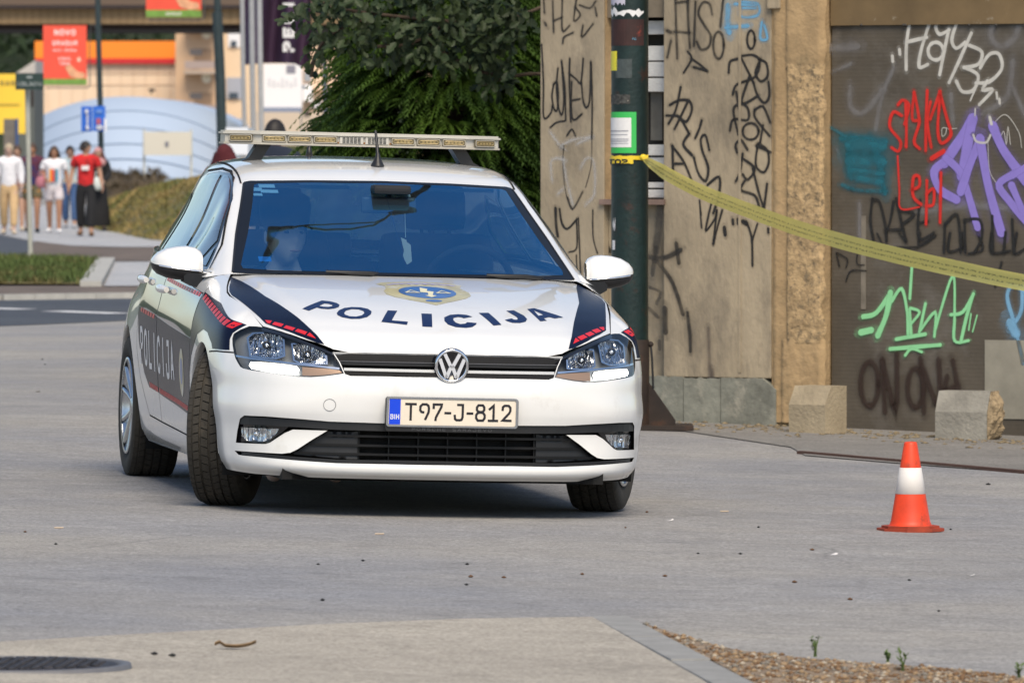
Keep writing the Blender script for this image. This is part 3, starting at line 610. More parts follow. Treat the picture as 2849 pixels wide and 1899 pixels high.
M_wglass = glass('car_windscreen_glass', (.66, .86, .96), .95, .42, 3.2, .0, (.05, .56, 1.0))
M_sglass = glass('car_side_glass', (.60, .68, .68), .95, .14, 3.0, .0, (.90, .97, 1.0))
M_lens = glass('car_lamp_lens', (.95, .96, .96), .85, .025, 4.0)
M_drl = mat('car_daylight_led', (1, 1, 1), .3, emit=(1, .95, .85), estr=6.0)
M_amber = mat('car_indicator', (.42, .27, .18), .3, .4)
def hazy(m, k):
    'mixes in a thin pale film that paints haze onto the pane'
    nt = m.node_tree; N = nt.nodes; L = nt.links; o = [n for n in N if n.type == 'OUTPUT_MATERIAL'][0]; src = o.inputs[0].links[0].from_socket
    d = N.new('ShaderNodeBsdfDiffuse'); d.inputs[0].default_value = (.75,.75,.72,1); t = N.new('ShaderNodeBsdfTranslucent'); t.inputs[0].default_value = (.75,.75,.72,1); a = N.new('ShaderNodeMixShader'); L.new(d.outputs[0], a.inputs[1]); L.new(t.outputs[0], a.inputs[2])
    tc = N.new('ShaderNodeTexCoord'); n = N.new('ShaderNodeTexNoise'); n.inputs['Scale'].default_value = 4; n.inputs['Detail'].default_value = 6; L.new(tc.outputs['Object'], n.inputs['Vector']); r = N.new('ShaderNodeMapRange'); r.inputs[1].default_value = .3; r.inputs[2].default_value = .7; r.inputs[3].default_value = k*.5; r.inputs[4].default_value = k*1.3; L.new(n.outputs[0], r.inputs[0])
    x = N.new('ShaderNodeMixShader'); L.new(r.outputs[0], x.inputs[0]); L.new(src, x.inputs[1]); L.new(a.outputs[0], x.inputs[2]); L.new(x.outputs[0], o.inputs[0]); return m
hazy(M_wglass, .022); hazy(M_sglass, .05)  # pale film mixed into the panes to paint their haze
def bumpy(name, col, rough, sc, stretch):
    m = mat(name, col, rough, 1); nt = m.node_tree; N = nt.nodes; L = nt.links; tc = N.new('ShaderNodeTexCoord'); mp = N.new('ShaderNodeMapping'); mp.inputs['Scale'].default_value = stretch
    n = N.new('ShaderNodeTexNoise'); n.inputs['Scale'].default_value = sc; bp = N.new('ShaderNodeBump'); bp.inputs['Strength'].default_value = .9; bp.inputs['Distance'].default_value = .03
    L.new(tc.outputs['Object'], mp.inputs[0]); L.new(mp.outputs[0], n.inputs['Vector']); L.new(n.outputs[0], bp.inputs['Height']); L.new(bp.outputs[0], N['Principled BSDF'].inputs['Normal']); return m
M_refl = bumpy('car_lamp_reflector', (.75, .76, .78), .12, 9, (9, 2, 1.2))
CAR = empty('police_car', (-.400, 29.86, 0), (0, -.0239, math.pi+.1692), 'white police hatchback with navy stripes, roof light bar and lit daytime lamps', 'car')
B2 = (1, -1)
# ---- outlines (metres, projected on front x-z, side y-z or top x-y)
HLT = [(.711,.739),(.662,.728),(.609,.710),(.555,.688),(.499,.665),(.465,.650)]
HL = [(.425,.568),(.464,.561),(.504,.555),(.552,.550),(.602,.550),(.660,.556),(.715,.562),(.768,.568),(.792,.573),(.802,.579),(.809,.593),(.816,.611),(.820,.635),(.822,.664),(.821,.690),(.814,.709),(.790,.726),(.757,.741),(.729,.741)]+HLT+[(.442,.610)]
UGR = [(-.02,.652),(.25,.652),(.461,.650),(.438,.610),(.421,.566),(.40,.559),(.25,.560),(-.02,.561)]
INTK = [(-.02,.373),(.256,.374),(.476,.376),(.598,.383),(.717,.388),(.790,.387),(.803,.373),(.809,.320),(.812,.275),(.713,.277),(.696,.284),(.673,.302),(.644,.324),(.614,.339),(.483,.339),(.541,.301),(.595,.262),(.622,.247),(.654,.242),(.751,.243),(.815,.243),(.802,.227),(.788,.226),(.712,.223),(.595,.217),(.442,.211),(.25,.212),(-.02,.212)]
def circ(c, r, n=40, a0=0, a1=2*math.pi, ry=None): return [(c[0]+r*math.cos(a0+(a1-a0)*i/n), c[1]+(ry or r)*math.sin(a0+(a1-a0)*i/n)) for i in range(n)]
def arch(c, r, rb): # wheel opening with straight lower legs
    return [(c[0]+r*math.cos(a), c[1]+r*math.sin(a)) for a in [math.pi*i/28 for i in range(29)]]+[(c[0]-r*1.02, .05), (c[0]+r*1.0, .05)]
HG = [(.711,.483),(.756,.224),(.784,.003),(.785,-.076),(.775,-.16),(.757,-.26),(.728,-.40),(.715,-.50)]
hood_line = cut(WB, [(0,.652),(.25,.652),(.465,.650)], 'front', .03, False)+cut(WB, HLT[::-1], 'front', .02, False)+cut(WB, HG, 'top', .03, False)
uend = hood_line[-1][0]
wall_cuts = [
 ('fender', cut(WB, [(.52,.635),(.20,.630),(.20,.10),(-.405,.10),(-.412,.50),(-.411,.655),(-.413,.74),(-.366,.867),(-.35,.90)], 'side', .03, False)+[(2.02,.80),(2.02,.88),(.9,.88),(.9,.72)]),
 ('front_door', cut(WB, [(-.50,.256),(-1.52,.285),(-1.521,.416),(-1.488,.575),(-1.518,.734),(-1.478,.787),(-1.435,.897),(-1.43,.935)], 'side', .03, False)+[(2.505,.80),(2.02,.80)]+cut(WB, [(-.366,.867),(-.413,.74),(-.411,.655),(-.412,.50),(-.43,.40)], 'side', .03, False)),
 ('rear_door', cut(WB, [(-1.52,.285),(-1.93,.30),(-2.01,.36),(-2.12,.46),(-2.20,.58),(-2.208,.638),(-2.194,.762),(-2.225,.865),(-2.24,.95)], 'side', .03, False)+[(2.84,.80),(2.505,.80)]+cut(WB, [(-1.43,.935),(-1.435,.897),(-1.478,.787),(-1.518,.734),(-1.488,.575),(-1.521,.416)], 'side', .03, False)),
 ('void', [(2.02,.802),(4.0,.80),(4.0,.88),(2.02,.88)]),
 ('void', gapline(WB, [(-.50,.256),(-1.52,.285),(-1.93,.30)], 'side', .007)),
 ('void', gapline(WB, [(-.366,.880),(-.413,.74),(-.411,.655),(-.412,.50),(-.43,.40),(-.50,.256)], 'side', .007)),
 ('void', gapline(WB, [(-1.43,.935),(-1.435,.897),(-1.478,.787),(-1.518,.734),(-1.488,.575),(-1.521,.416),(-1.52,.285)], 'side', .007)),
 ('void', gapline(WB, [(-2.24,.95),(-2.225,.865),(-2.194,.762),(-2.208,.638),(-2.20,.58),(-2.12,.46),(-2.01,.36),(-1.93,.30)], 'side', .007)),
 ('void', gapline(WB, [(.17,.630),(.30,.635),(.46,.634)], 'side', .006)),
 ('void', cut(WB, arch((-.03,.312),.352,.05), 'side', .03)),
 ('void', cut(WB, arch((-2.62,.316),.362,.05), 'side', .03)),
 ('headlight', cut(WB, HL, 'front', .015)),
 ('grille', [(-.01, to_uv(WB, [(0,.652)], 'front')[0][1])]+cut(WB, UGR[1:-1], 'front', .015, False)+[(-.01, to_uv(WB, [(0,.561)], 'front')[0][1])]),
 ('intake', [(-.01, to_uv(WB, [(0,.373)], 'front')[0][1])]+cut(WB, INTK[1:-1], 'front', .015, False)+[(-.01, to_uv(WB, [(0,.212)], 'front')[0][1])]),
 ('void', hood_line+[(uend,.88),(-.01,.88)]),
]
wuv, WT = cookie(0, 4.0, 0, .88, .022, .02, wall_cuts)
part('bumper_and_rear_quarter', WP, wuv, WT['base'], M_white, CAR, B2)
for s in B2:
    part('fender', WP, wuv, WT['fender'], M_white, CAR, (s,))
FD = {s: part('front_door', WP, wuv, WT['front_door'], M_white, CAR, (s,)) for s in B2}
RD = {s: part('rear_door', WP, wuv, WT['rear_door'], M_white, CAR, (s,)) for s in B2}
# dark inner shell seen through the panel gaps
iuv, IT = cookie(0, 4.0, 0, .88, .06, .05, [c for c in wall_cuts if c[0] in ('headlight','grille','intake')]+[wall_cuts[-1]]+[('void', cut(WB, arch((-.03,.312),.36,.05), 'side', .05)), ('void', cut(WB, arch((-2.62,.316),.37,.05), 'side', .05))])
part('inner_shell', WP, iuv, IT['base'], M_dark, CAR, B2, -.014)
# wheel-arch lips and wells
for s in B2:
    for c, r in (((-.03,.312),.352), ((-2.62,.316),.362)):
        lp = cut(WB, [(c[0]+r*math.cos(a), c[1]+r*math.sin(a)) for a in [math.pi*(i/28)*1.16-.08*math.pi for i in range(29)]], 'side', .03, False)
        q = np.array(lp); P = WP.ev(q[:,0], q[:,1]); V = []; F = []
        for k, p in enumerate(P): V += [(p[0]*s, p[1], p[2]), (p[0]*s-s*.012, p[1], p[2]-.004), ((p[0]-.035)*s, p[1]+(p[1]-c[0])*.03, p[2]+.005)]
        for k in range(len(P)-1): F += [(3*k, 3*k+1, 3*k+4, 3*k+3), (3*k+1, 3*k+2, 3*k+5, 3*k+4)]
        mesh_obj('arch_lip', V, F, M_white, CAR, True)
        mb = MB(); mb.lathe([(.10,.42),(.375,.44),(.385,.62),(.385,.84)], 28, Matrix.Translation((0, c[0], c[1])) @ Matrix.Scale(s, 4, (1,0,0)), 'X', True, math.pi*1.3)
        for i, v in enumerate(mb.V): mb.V[i] = Matrix.Translation((0, c[0], c[1])) @ Matrix.Rotation(R(-27), 4, 'X') @ Matrix.Translation((0, -c[0], -c[1])) @ v
        mb.obj('wheel_well', M_dark, CAR)
# ---- bonnet
hood_out = [(x, y) for x, y in [(0,.818),(.15,.814),(.289,.803),(.40,.786),(.465,.770)]]
hl3 = [tuple(WP.ev(*q)[:2]) for q in cut(WB, HLT[::-1], 'front', .03, False)]
side3 = HG
outl = hood_out[:-1]+[(p[0]-.003, p[1]-.002) for p in hl3]+[(x-.006, y) for x, y in side3[1:-1]]+[(.712,-.43),(.60,-.365),(.40,-.325),(.20,-.308),(0,-.303)]
full = densify(outl+[(-x, y) for x, y in outl[::-1][1:-1]], .02)
hv, ht = cdt(full, (), .022)
HOODO = part('bonnet', HP, np.array(hv), np.array(ht), M_white, CAR)
# folded front edge of the bonnet
q = np.array(densify([(-x, y) for x, y in hood_out[::-1]]+hood_out[1:], .02, False)); P = HP.ev(q[:,0], q[:,1]); V = []; F = []
for p in P: V += [tuple(p), (p[0], p[1]-.002, p[2]-.010), (p[0], p[1]-.03, p[2]-.012)]
for k in range(len(P)-1): F += [(3*k, 3*k+1, 3*k+4, 3*k+3), (3*k+1, 3*k+2, 3*k+5, 3*k+4)]
mesh_obj('bonnet_edge', V, F, M_white, HOODO, True)
# ---- greenhouse
WSO = [(0,.938),(.30,.938),(.55,.938),(.716,.942),(.712,.956),(.66,1.10),(.612,1.215),(.574,1.318),(.55,1.323),(.30,1.331),(0,1.335)]
WSI = [(0,.955),(.30,.955),(.55,.955),(.672,.960),(.676,.975),(.617,1.10),(.571,1.215),(.540,1.305),(.523,1.311),(.30,1.320),(0,1.324)]
def half_uv(poly, B, how):
    l = cut(B, poly, how, .02, False); return l
FW = [(-.86,.975),(-.805,1.07),(-1.068,1.232),(-1.22,1.298),(-1.328,1.330),(-1.40,1.342),(-1.478,1.345),(-1.365,.992)]
TW = [(-.685,.965),(-.765,1.045),(-.825,.972)]
RW = [(-1.43,.997),(-1.545,1.347),(-1.80,1.350),(-1.95,1.338),(-2.08,1.27),(-2.03,1.012)]
QWN = [(-2.11,1.018),(-2.15,1.245),(-2.30,1.275),(-2.50,1.12),(-2.46,1.03)]
DT = [(-.60,.955),(-.72,1.052),(-1.10,1.256),(-1.285,1.333),(-1.44,1.362),(-1.635,1.374),(-2.0,1.364),(-2.20,1.331)]
g0 = to_uv(GB, [(0,1.335),(0,1.324),(0,.955)], 'front')
gcuts = [
 ('seam', gapline(GB, DT, 'side', .006)),
 ('seam', gapline(GB, [(.588,-1.19),(.583,-1.40),(.582,-1.70),(.575,-2.20),(.555,-2.70),(.54,-2.95)], 'top', .007)),
 ('trim', cut(GB, [(-.62,.95),(-.775,1.068),(-1.072,1.246),(-1.22,1.310),(-1.33,1.342),(-1.44,1.356),(-1.63,1.362),(-1.95,1.350),(-2.10,1.285),(-2.155,1.256),(-2.31,1.287),(-2.53,1.125),(-2.49,1.015),(-2.0,.99),(-1.4,.965),(-.9,.945)], 'side', .03)),
 ('frame', cut(GB, [(-2.09,1.27),(-2.115,1.262),(-2.075,1.0),(-2.045,1.0)], 'side', .03)),
 ('front_window', cut(GB, FW, 'side', .03)), ('front_window', cut(GB, TW, 'side', .03)), ('rear_window', cut(GB, RW, 'side', .03)), ('quarter_window', cut(GB, QWN, 'side', .03)),
 ('ws_border', cut(GB, WSO[1:-1], 'front', .02, False)+[(g0[0][0], -.01), (0.0, -.01)]),
 ('windscreen', cut(GB, WSI[1:-1], 'front', .02, False)+[(g0[1][0], -.01), (g0[2][0], -.01)]),
 ('rear_border', [(2.02,-.01),(2.47,-.01),(2.47,.36),(2.02,.345)]),
 ('rear_glass', [(2.05,-.01),(2.42,-.01),(2.42,.33),(2.05,.325)]),
]
guv, GT = cookie(0, 2.5, 0, .72, .022, .022, gcuts)
ROOF = part('roof', GP, guv, np.vstack([GT['base'], GT['frame']]), M_white, CAR, B2)
part('roof_seam', GP, guv, GT['seam'], M_dark, ROOF, B2, -.004)
for s in B2:
    part('window_trim', GP, guv, GT['trim'], M_gloss, FD[s], (s,), .001)
    part('window', GP, guv, GT['front_window'], M_sglass, FD[s], (s,), -.004)
    part('window', GP, guv, GT['rear_window'], M_sglass, RD[s], (s,), -.004)
    part('quarter_window', GP, guv, GT['quarter_window'], M_sglass, CAR, (s,), -.004)
WSOBJ = part('windscreen', GP, guv, GT['windscreen'], M_wglass, CAR, B2, -.003)
part('windscreen_border', GP, guv, GT['ws_border'], mat('frit_black', (.008,.009,.012), .35, spec=.3), WSOBJ, B2, -.002)
RGO = part('rear_glass', GP, guv, GT['rear_glass'], hazy(glass('car_rear_glass', (.75,.82,.82), .9, .08), .30), CAR, B2, -.003)
part('glass_border', GP, guv, GT['rear_border'], M_gloss, RGO, B2, -.002)
# windscreen side mouldings
for s in B2:
    q = np.array(cut(GB, [(.716,.945),(.66,1.105),(.612,1.222),(.577,1.312)], 'front', .03, False)); P = GP.ev(q[:,0], q[:,1])*np.array([s,1,1])
    MB().tube([tuple(p) for p in P], .006, 6).obj('side_moulding', M_black, WSOBJ)
    belt = [tuple(WP.ev(u, .80)*np.array([s,1,1])) for u in np.linspace(2.06, 3.12, 30)]
    MB().tube([(p[0]-s*.006, p[1], p[2]+.004) for p in belt], .011, 6).obj('belt_moulding', M_gloss, CAR)
    wb = np.array([WP.ev(u, .80) for u in np.linspace(2.0, 3.2, 40)]); V = []; F = []
    for p in wb: V += [(p[0]*s, p[1], p[2]), ((p[0]-.05)*s, p[1], p[2]+.012)]
    F = [(2*k, 2*k+1, 2*k+3, 2*k+2) for k in range(39)]
    mesh_obj('belt_ledge', V, F, M_black, CAR, True)
# ---- scuttle and wipers
mb = MB(); q = [(-.70,-.43),(-.5,-.375),(-.25,-.335),(0,-.325),(.25,-.335),(.5,-.375),(.70,-.43)]
V = []; F = []
for x, y in densify(q, .05, False): z = float(HP.ev(x, y)[2]); V += [(x, y+.03, z-.018), (x, y-.03, z-.012), (x, y-.10, z-.005)]
F = [(3*k+a, 3*k+3+a, 3*k+4+a, 3*k+1+a) for k in range(len(V)//3-1) for a in (0, 1)]
mesh_obj('scuttle', V, F, M_black, CAR, True)
def wiper(x0, x1, z0, z1, arm):
    pts = []
    for k in range(9):
        t = k/8; x = x0+(x1-x0)*t; z = z0+(z1-z0)*t
        uvp = to_uv(GB, [(abs(x), z)], 'front')[0]; p = GP.ev(*uvp); n = GP.nrm(*uvp); p = p+n*.014; pts.append((math.copysign(p[0], x), p[1], p[2]))
    w = empty('wiper'); w.parent = CAR
    MB().tube(pts, .008, 5).obj('blade', M_black, w)
    MB().tube([(arm[0], -.40, .945), (arm[0]*.6+pts[4][0]*.4, pts[4][1]+.06, .955), (pts[4][0], pts[4][1]+.01, pts[4][2]+.012)], .009, 5).obj('arm', M_black, w)
wiper(-.62, -.05, .958, .952, (-.60,)); wiper(.02, .66, .952, .960, (.05,))
# ---- headlights
for s in B2:
    h = empty('headlight'); h.parent = CAR
    hu = cut(WB, HL, 'front', .015)
    M_hous = mat('car_lamp_housing', (.24, .255, .275), .3, .3)
    rim('housing', WP, hu, -.002, -.075, mat('car_lamp_wall', (.05,.06,.07), .35), h, (s,), (0, 1, 0))
    fill('housing_back', WP, hu, 0, M_hous, h, (s,), .03, offv=(0,-.075,0))
    for nm, pl in (('reflector', [(.771,.695),(.748,.716),(.701,.720),(.647,.711),(.637,.701),(.641,.628),(.676,.615),(.730,.616),(.767,.621)]), ('reflector', [(.615,.680),(.574,.683),(.536,.672),(.484,.645),(.483,.601),(.542,.599),(.596,.604),(.613,.613)])):
        ru = cut(WB, pl, 'front', .012)
        c = np.mean(np.array(pl), 0); inner = [tuple(c+(np.array(p)-c)*.90) for p in pl]; iu = cut(WB, inner, 'front', .012)
        v, t = cdt(ru, [iu], None); part('bezel', WP, np.array(v), np.array(t), M_chrome, h, (s,), 0, offv=(0,-.022,0))
        rim('bezel_wall', WP, iu, -.022, -.072, M_refl, h, (s,), (0,1,0))
        # faceted bowl
        v, t = cdt(iu, (), .02); o = part(nm, WP, np.array(v), np.array(t), M_refl, h, (s,), 0, offv=(0,-.045,0))
        for vv in o.data.vertices:
            r = math.dist((abs(vv.co.x), vv.co.z), tuple(c)); vv.co.y -= .03*math.exp(-(r/.04)**2)
        b = np.array(to_uv(WB, [tuple(c)], 'front')[0]); p = WP.ev(*b)
        MB().ellipsoid((p[0]*s, p[1]-.045, p[2]), (.011,.016,.011), 10, 8).obj('bulb', M_chrome, h)
        MB().lathe([(.006,0),(.015,.002),(.017,.012),(.012,.014)], 16, Matrix.Translation((p[0]*s, p[1]-.05, p[2])), 'Y').obj('bulb_collar', M_black, h)
    du = cut(WB, [(.766,.600),(.713,.600),(.658,.597),(.602,.590),(.594,.578),(.600,.560),(.660,.562),(.715,.568),(.764,.574),(.772,.586)], 'front', .015)
    fill('daylight_strip', WP, du, 0, M_drl, h, (s,), .02, offv=(0,-.010,0)); rim('strip_wall', WP, du, -.010, -.05, M_hous, h, (s,), (0,1,0))
    iu = cut(WB, [(.582,.589),(.503,.586),(.441,.580),(.430,.571),(.504,.559),(.551,.555),(.583,.555)], 'front', .015)
    fill('indicator', WP, iu, 0, M_amber, h, (s,), .02, offv=(0,-.012,0))
    lu = cut(WB, stroke_poly([(.816,.622),(.766,.615),(.695,.609),(.60,.600),(.523,.594),(.441,.587)], .007), 'front', .03)
    fill('chrome_line', WP, lu, 0, M_chrome, h, (s,), .03, offv=(0,-.008,0))
    tu = cut(WB, [(.716,.738),(.662,.727),(.609,.709),(.555,.687),(.499,.664),(.467,.648),(.463,.640),(.499,.652),(.555,.674),(.609,.694),(.662,.712),(.712,.724)], 'front', .02)
    fill('brow', WP, tu, 0, M_gloss, h, (s,), .03, offv=(0,-.006,0))
    fill('lens', WP, hu, 0, M_lens, h, (s,), .02)
# ---- upper grille
GR = empty('upper_grille'); GR.parent = CAR
gl = [(x, z) for x, z in UGR[1:-1]]; gfull = densify([(-x, z) for x, z in gl[::-1]]+gl, .02)
def fpos(x, z, off=0):
    q = to_uv(WB, [(abs(x), z)], 'front')[0]; p = WP.ev(*q); return (x, float(p[1])+off, z)
def fpanel(name, poly, off, m, parent, grid=.03, holes=()):
    v, t = cdt(densify(poly, .02), holes, grid); P = [fpos(x, z, off) for x, z in v]
    T = []
    for a, b, c in t:
        n = (Vector(P[b])-Vector(P[a])).cross(Vector(P[c])-Vector(P[a])); T.append((a, b, c) if n.y > 0 else (a, c, b))
    return mesh_obj(name, P, T, m, parent, True)
def fwall(name, poly, o0, o1, m, parent):
    pl = densify(poly, .02); n = len(pl); V = [fpos(x, z, o0) for x, z in pl]+[fpos(x, z, o1) for x, z in pl]
    return mesh_obj(name, V, [(i, (i+1) % n, n+(i+1) % n, n+i) for i in range(n)], m, parent)
def fbar(name, line, hgt, off, depth, m, parent):
    'bar following the curved front: line [(x,z)..], height, how far behind the skin its face lies, depth'
    pl = densify(line, .03, False); V = []; F = []
    for x, z in pl:
        for dz, dy in ((-hgt/2, 0), (hgt/2, 0), (hgt/2, -depth), (-hgt/2, -depth)):
            p = fpos(x, z, 0); V.append((x, p[1]+off+dy, z+dz))
    for k in range(len(pl)-1):
        for a in range(4): F.append((4*k+a, 4*k+(a+1) % 4, 4*k+4+(a+1) % 4, 4*k+4+a))
    F += [(0, 1, 2, 3), tuple(4*(len(pl)-1)+i for i in (3, 2, 1, 0))]
    return mesh_obj(name, V, F, m, parent)
def sym(l): return [(-x, z) for x, z in l[::-1]]+[p for p in l if p[0] > 0]
fpanel('grille_back', gfull, -.045, M_dark, GR); fwall('grille_wall', gfull, 0, -.045, M_gloss, GR)
fbar('grille_bar', sym([(0,.632),(.458,.632)]), .030, -.010, .02, M_gloss, GR)
fbar('grille_bar', sym([(0,.608),(.437,.608)]), .012, -.014, .02, M_black, GR)
fbar('grille_bar', sym([(0,.6165),(.441,.6165)]), .003, -.006, .01, mat('grille_edge_grey', (.10,.10,.11), .4), GR)
fbar('chrome_strip', sym([(0,.5845),(.425,.585)]), .011, .003, .02, mat('bright_trim', (.85,.86,.88), .2, .5), GR)
fbar('grille_bar', sym([(0,.569),(.420,.568)]), .014, -.008, .02, M_gloss, GR)
# emblem
em = empty('emblem', (0, .862, .609), (R(-6), 0, 0)); em.parent = CAR
MB().lathe([(.0005,-.012),(.066,-.012),(.070,-.006),(.070,.004),(.064,.009),(.058,.006),(.056,.002),(.0005,.002)], 48, None, 'Y').obj('emblem_disc', M_gloss, em)
MB().lathe([(.0565,.003),(.0575,.012),(.063,.0135),(.0675,.010),(.069,.003)], 48, None, 'Y').obj('emblem_ring', M_chrome, em)
vw = MB()
def vbar(a, b, w=.0135):
    vw.prism([(x, z) for x, z in stroke_poly([a, b], w)], .003, .011, Matrix(((1,0,0,0),(0,0,1,0),(0,1,0,0),(0,0,0,1))))
for s in B2:
    vbar((s*.030,.047), (s*.0025,-.006)); vbar((s*.0490,.027), (s*.0205,-.048)); vbar((s*.0205,-.048), (s*.001,.000))
vw.obj('emblem_letters', mat('emblem_silver', (.80,.82,.86), .28, .35), em)
# ---- lower intake, fog lamps, plate
IK = empty('lower_intake'); IK.parent = CAR
il = INTK[1:-1]; ifull = densify(il+[(-x, z) for x, z in il[::-1]], .02)
fpanel('intake_back', ifull, -.07, M_dark, IK); fwall('intake_wall', ifull, 0, -.07, M_black, IK)
tb = [(0,.356),(.256,.357),(.476,.359),(.598,.364),(.717,.367),(.800,.366)]
fbar('upper_bar', sym(tb), .030, -.006, .03, M_black, IK)
for z, xe in ((.320,.500),(.283,.555),(.248,.610)): fbar('intake_bar', sym([(0,z),(xe,z)]), .009, -.020, .03, mat('intake_plastic', (.006,.006,.0065), .5, spec=.3), IK)
for x in [k*.118 for k in range(-3, 4)]:
    p = fpos(x, .28); MB().box((x, p[1]-.052, .278), (.006, .03, .125)).obj('intake_upright', mat('intake_plastic', (.006,.006,.0065), .5, spec=.3), IK)
for s in B2:
    blk = [(.36,.338),(.485,.336),(.53,.303),(.585,.258),(.605,.240),(.40,.228),(.36,.228)]
    fpanel('blanking_panel', [(s*x, z) for x, z in blk], -.03, M_black, IK)
fbar('lower_bar', sym([(0,.221),(.25,.221),(.442,.219),(.595,.225),(.712,.231),(.79,.234)]), .012, -.004, .03, M_black, IK)
for s in B2:
    f_ = empty('fog_lamp'); f_.parent = CAR
    fp = [(.794,.338),(.662,.339),(.670,.320),(.690,.299),(.713,.287),(.774,.285),(.791,.303)]
    sur = [(.800,.350),(.625,.350),(.650,.325),(.680,.300),(.702,.280),(.808,.278)]
    fpanel('fog_surround', [(s*x, z) for x, z in sur], -.030, M_gloss, f_, holes=[[(s*x, z) for x, z in fp]])
    fwall('fog_wall', [(s*x, z) for x, z in fp], -.03, -.06, M_refl, f_)
    o = fpanel('fog_reflector', [(s*x, z) for x, z in fp], -.05, M_refl, f_, .012)
    for vv in o.data.vertices: vv.co.y -= .02*math.exp(-(math.dist((abs(vv.co.x), vv.co.z), (.74,.315))/.03)**2)
    p = fpos(.74*s, .315); MB().ellipsoid((p[0], p[1]-.05, p[2]), (.012,.012,.012), 10, 8).obj('fog_bulb', M_chrome, f_)
    fpanel('fog_lens', [(s*x, z) for x, z in fp], -.028, M_lens, f_)
# towing-eye cover (car right)
tw = MB(); tp = [fpos(.479+.0235*math.cos(t), .442+.0235*math.sin(t), .0006) for t in [2*math.pi*i/40 for i in range(40)]]
tw.tube(tp, .0013, 4, closed=True).obj('tow_cover_gap', mat('car_thin_gap', (.25,.25,.25), .8), CAR)
PL = empty('number_plate', (0, .905, .4235), (R(-3), 0, 0)); PL.parent = CAR
XZ = Matrix(((1,0,0,0),(0,0,1,0),(0,1,0,0),(0,0,0,1)))
def rrect(w, h, r, n=5, cx=0, cz=0):
    o = []
    for sx, sz, a in ((1,1,0),(-1,1,90),(-1,-1,180),(1,-1,270)):
        for k in range(n+1): t = R(a+90*k/n); o.append((cx+sx*(w/2-r)+r*math.cos(t), cz+sz*(h/2-r)+r*math.sin(t)))
    return o
def xzprism(name, poly, y0, y1, m, parent):
    mb = MB(); mb.prism(poly, y0, y1, XZ); return mb.obj(name, m, parent)
xzprism('plate_holder', rrect(.534, .136, .012, cz=-.010), -.022, 0, M_black, PL)
fr = MB(); v, t = cdt(rrect(.530, .119, .012), [rrect(.512, .104, .008)])
fr.add([(x, .006, z) for x, z in v], t); a = rrect(.530, .119, .012); b = rrect(.512, .104, .008)
for lp in (a, b): n = len(lp); fr.add([(x, .006, z) for x, z in lp]+[(x, 0, z) for x, z in lp], [(i, (i+1) % n, n+(i+1) % n, n+i) for i in range(n)])
fr.obj('plate_frame', M_silver, PL)
xzprism('plate_sheet', rrect(.512, .104, .008), 0, .003, mat('plate_reflective', (.80,.71,.58), .5, var=.05, vscale=12), PL)
xzprism('country_band', [(.2535,-.0505),(.2535,.0505),(.2085,.0505),(.2085,-.0505)], .003, .0040, mat('plate_blue', (.005,.06,.70), .35), PL)
M_ink = mat('plate_ink', (.012,.011,.016), .5)
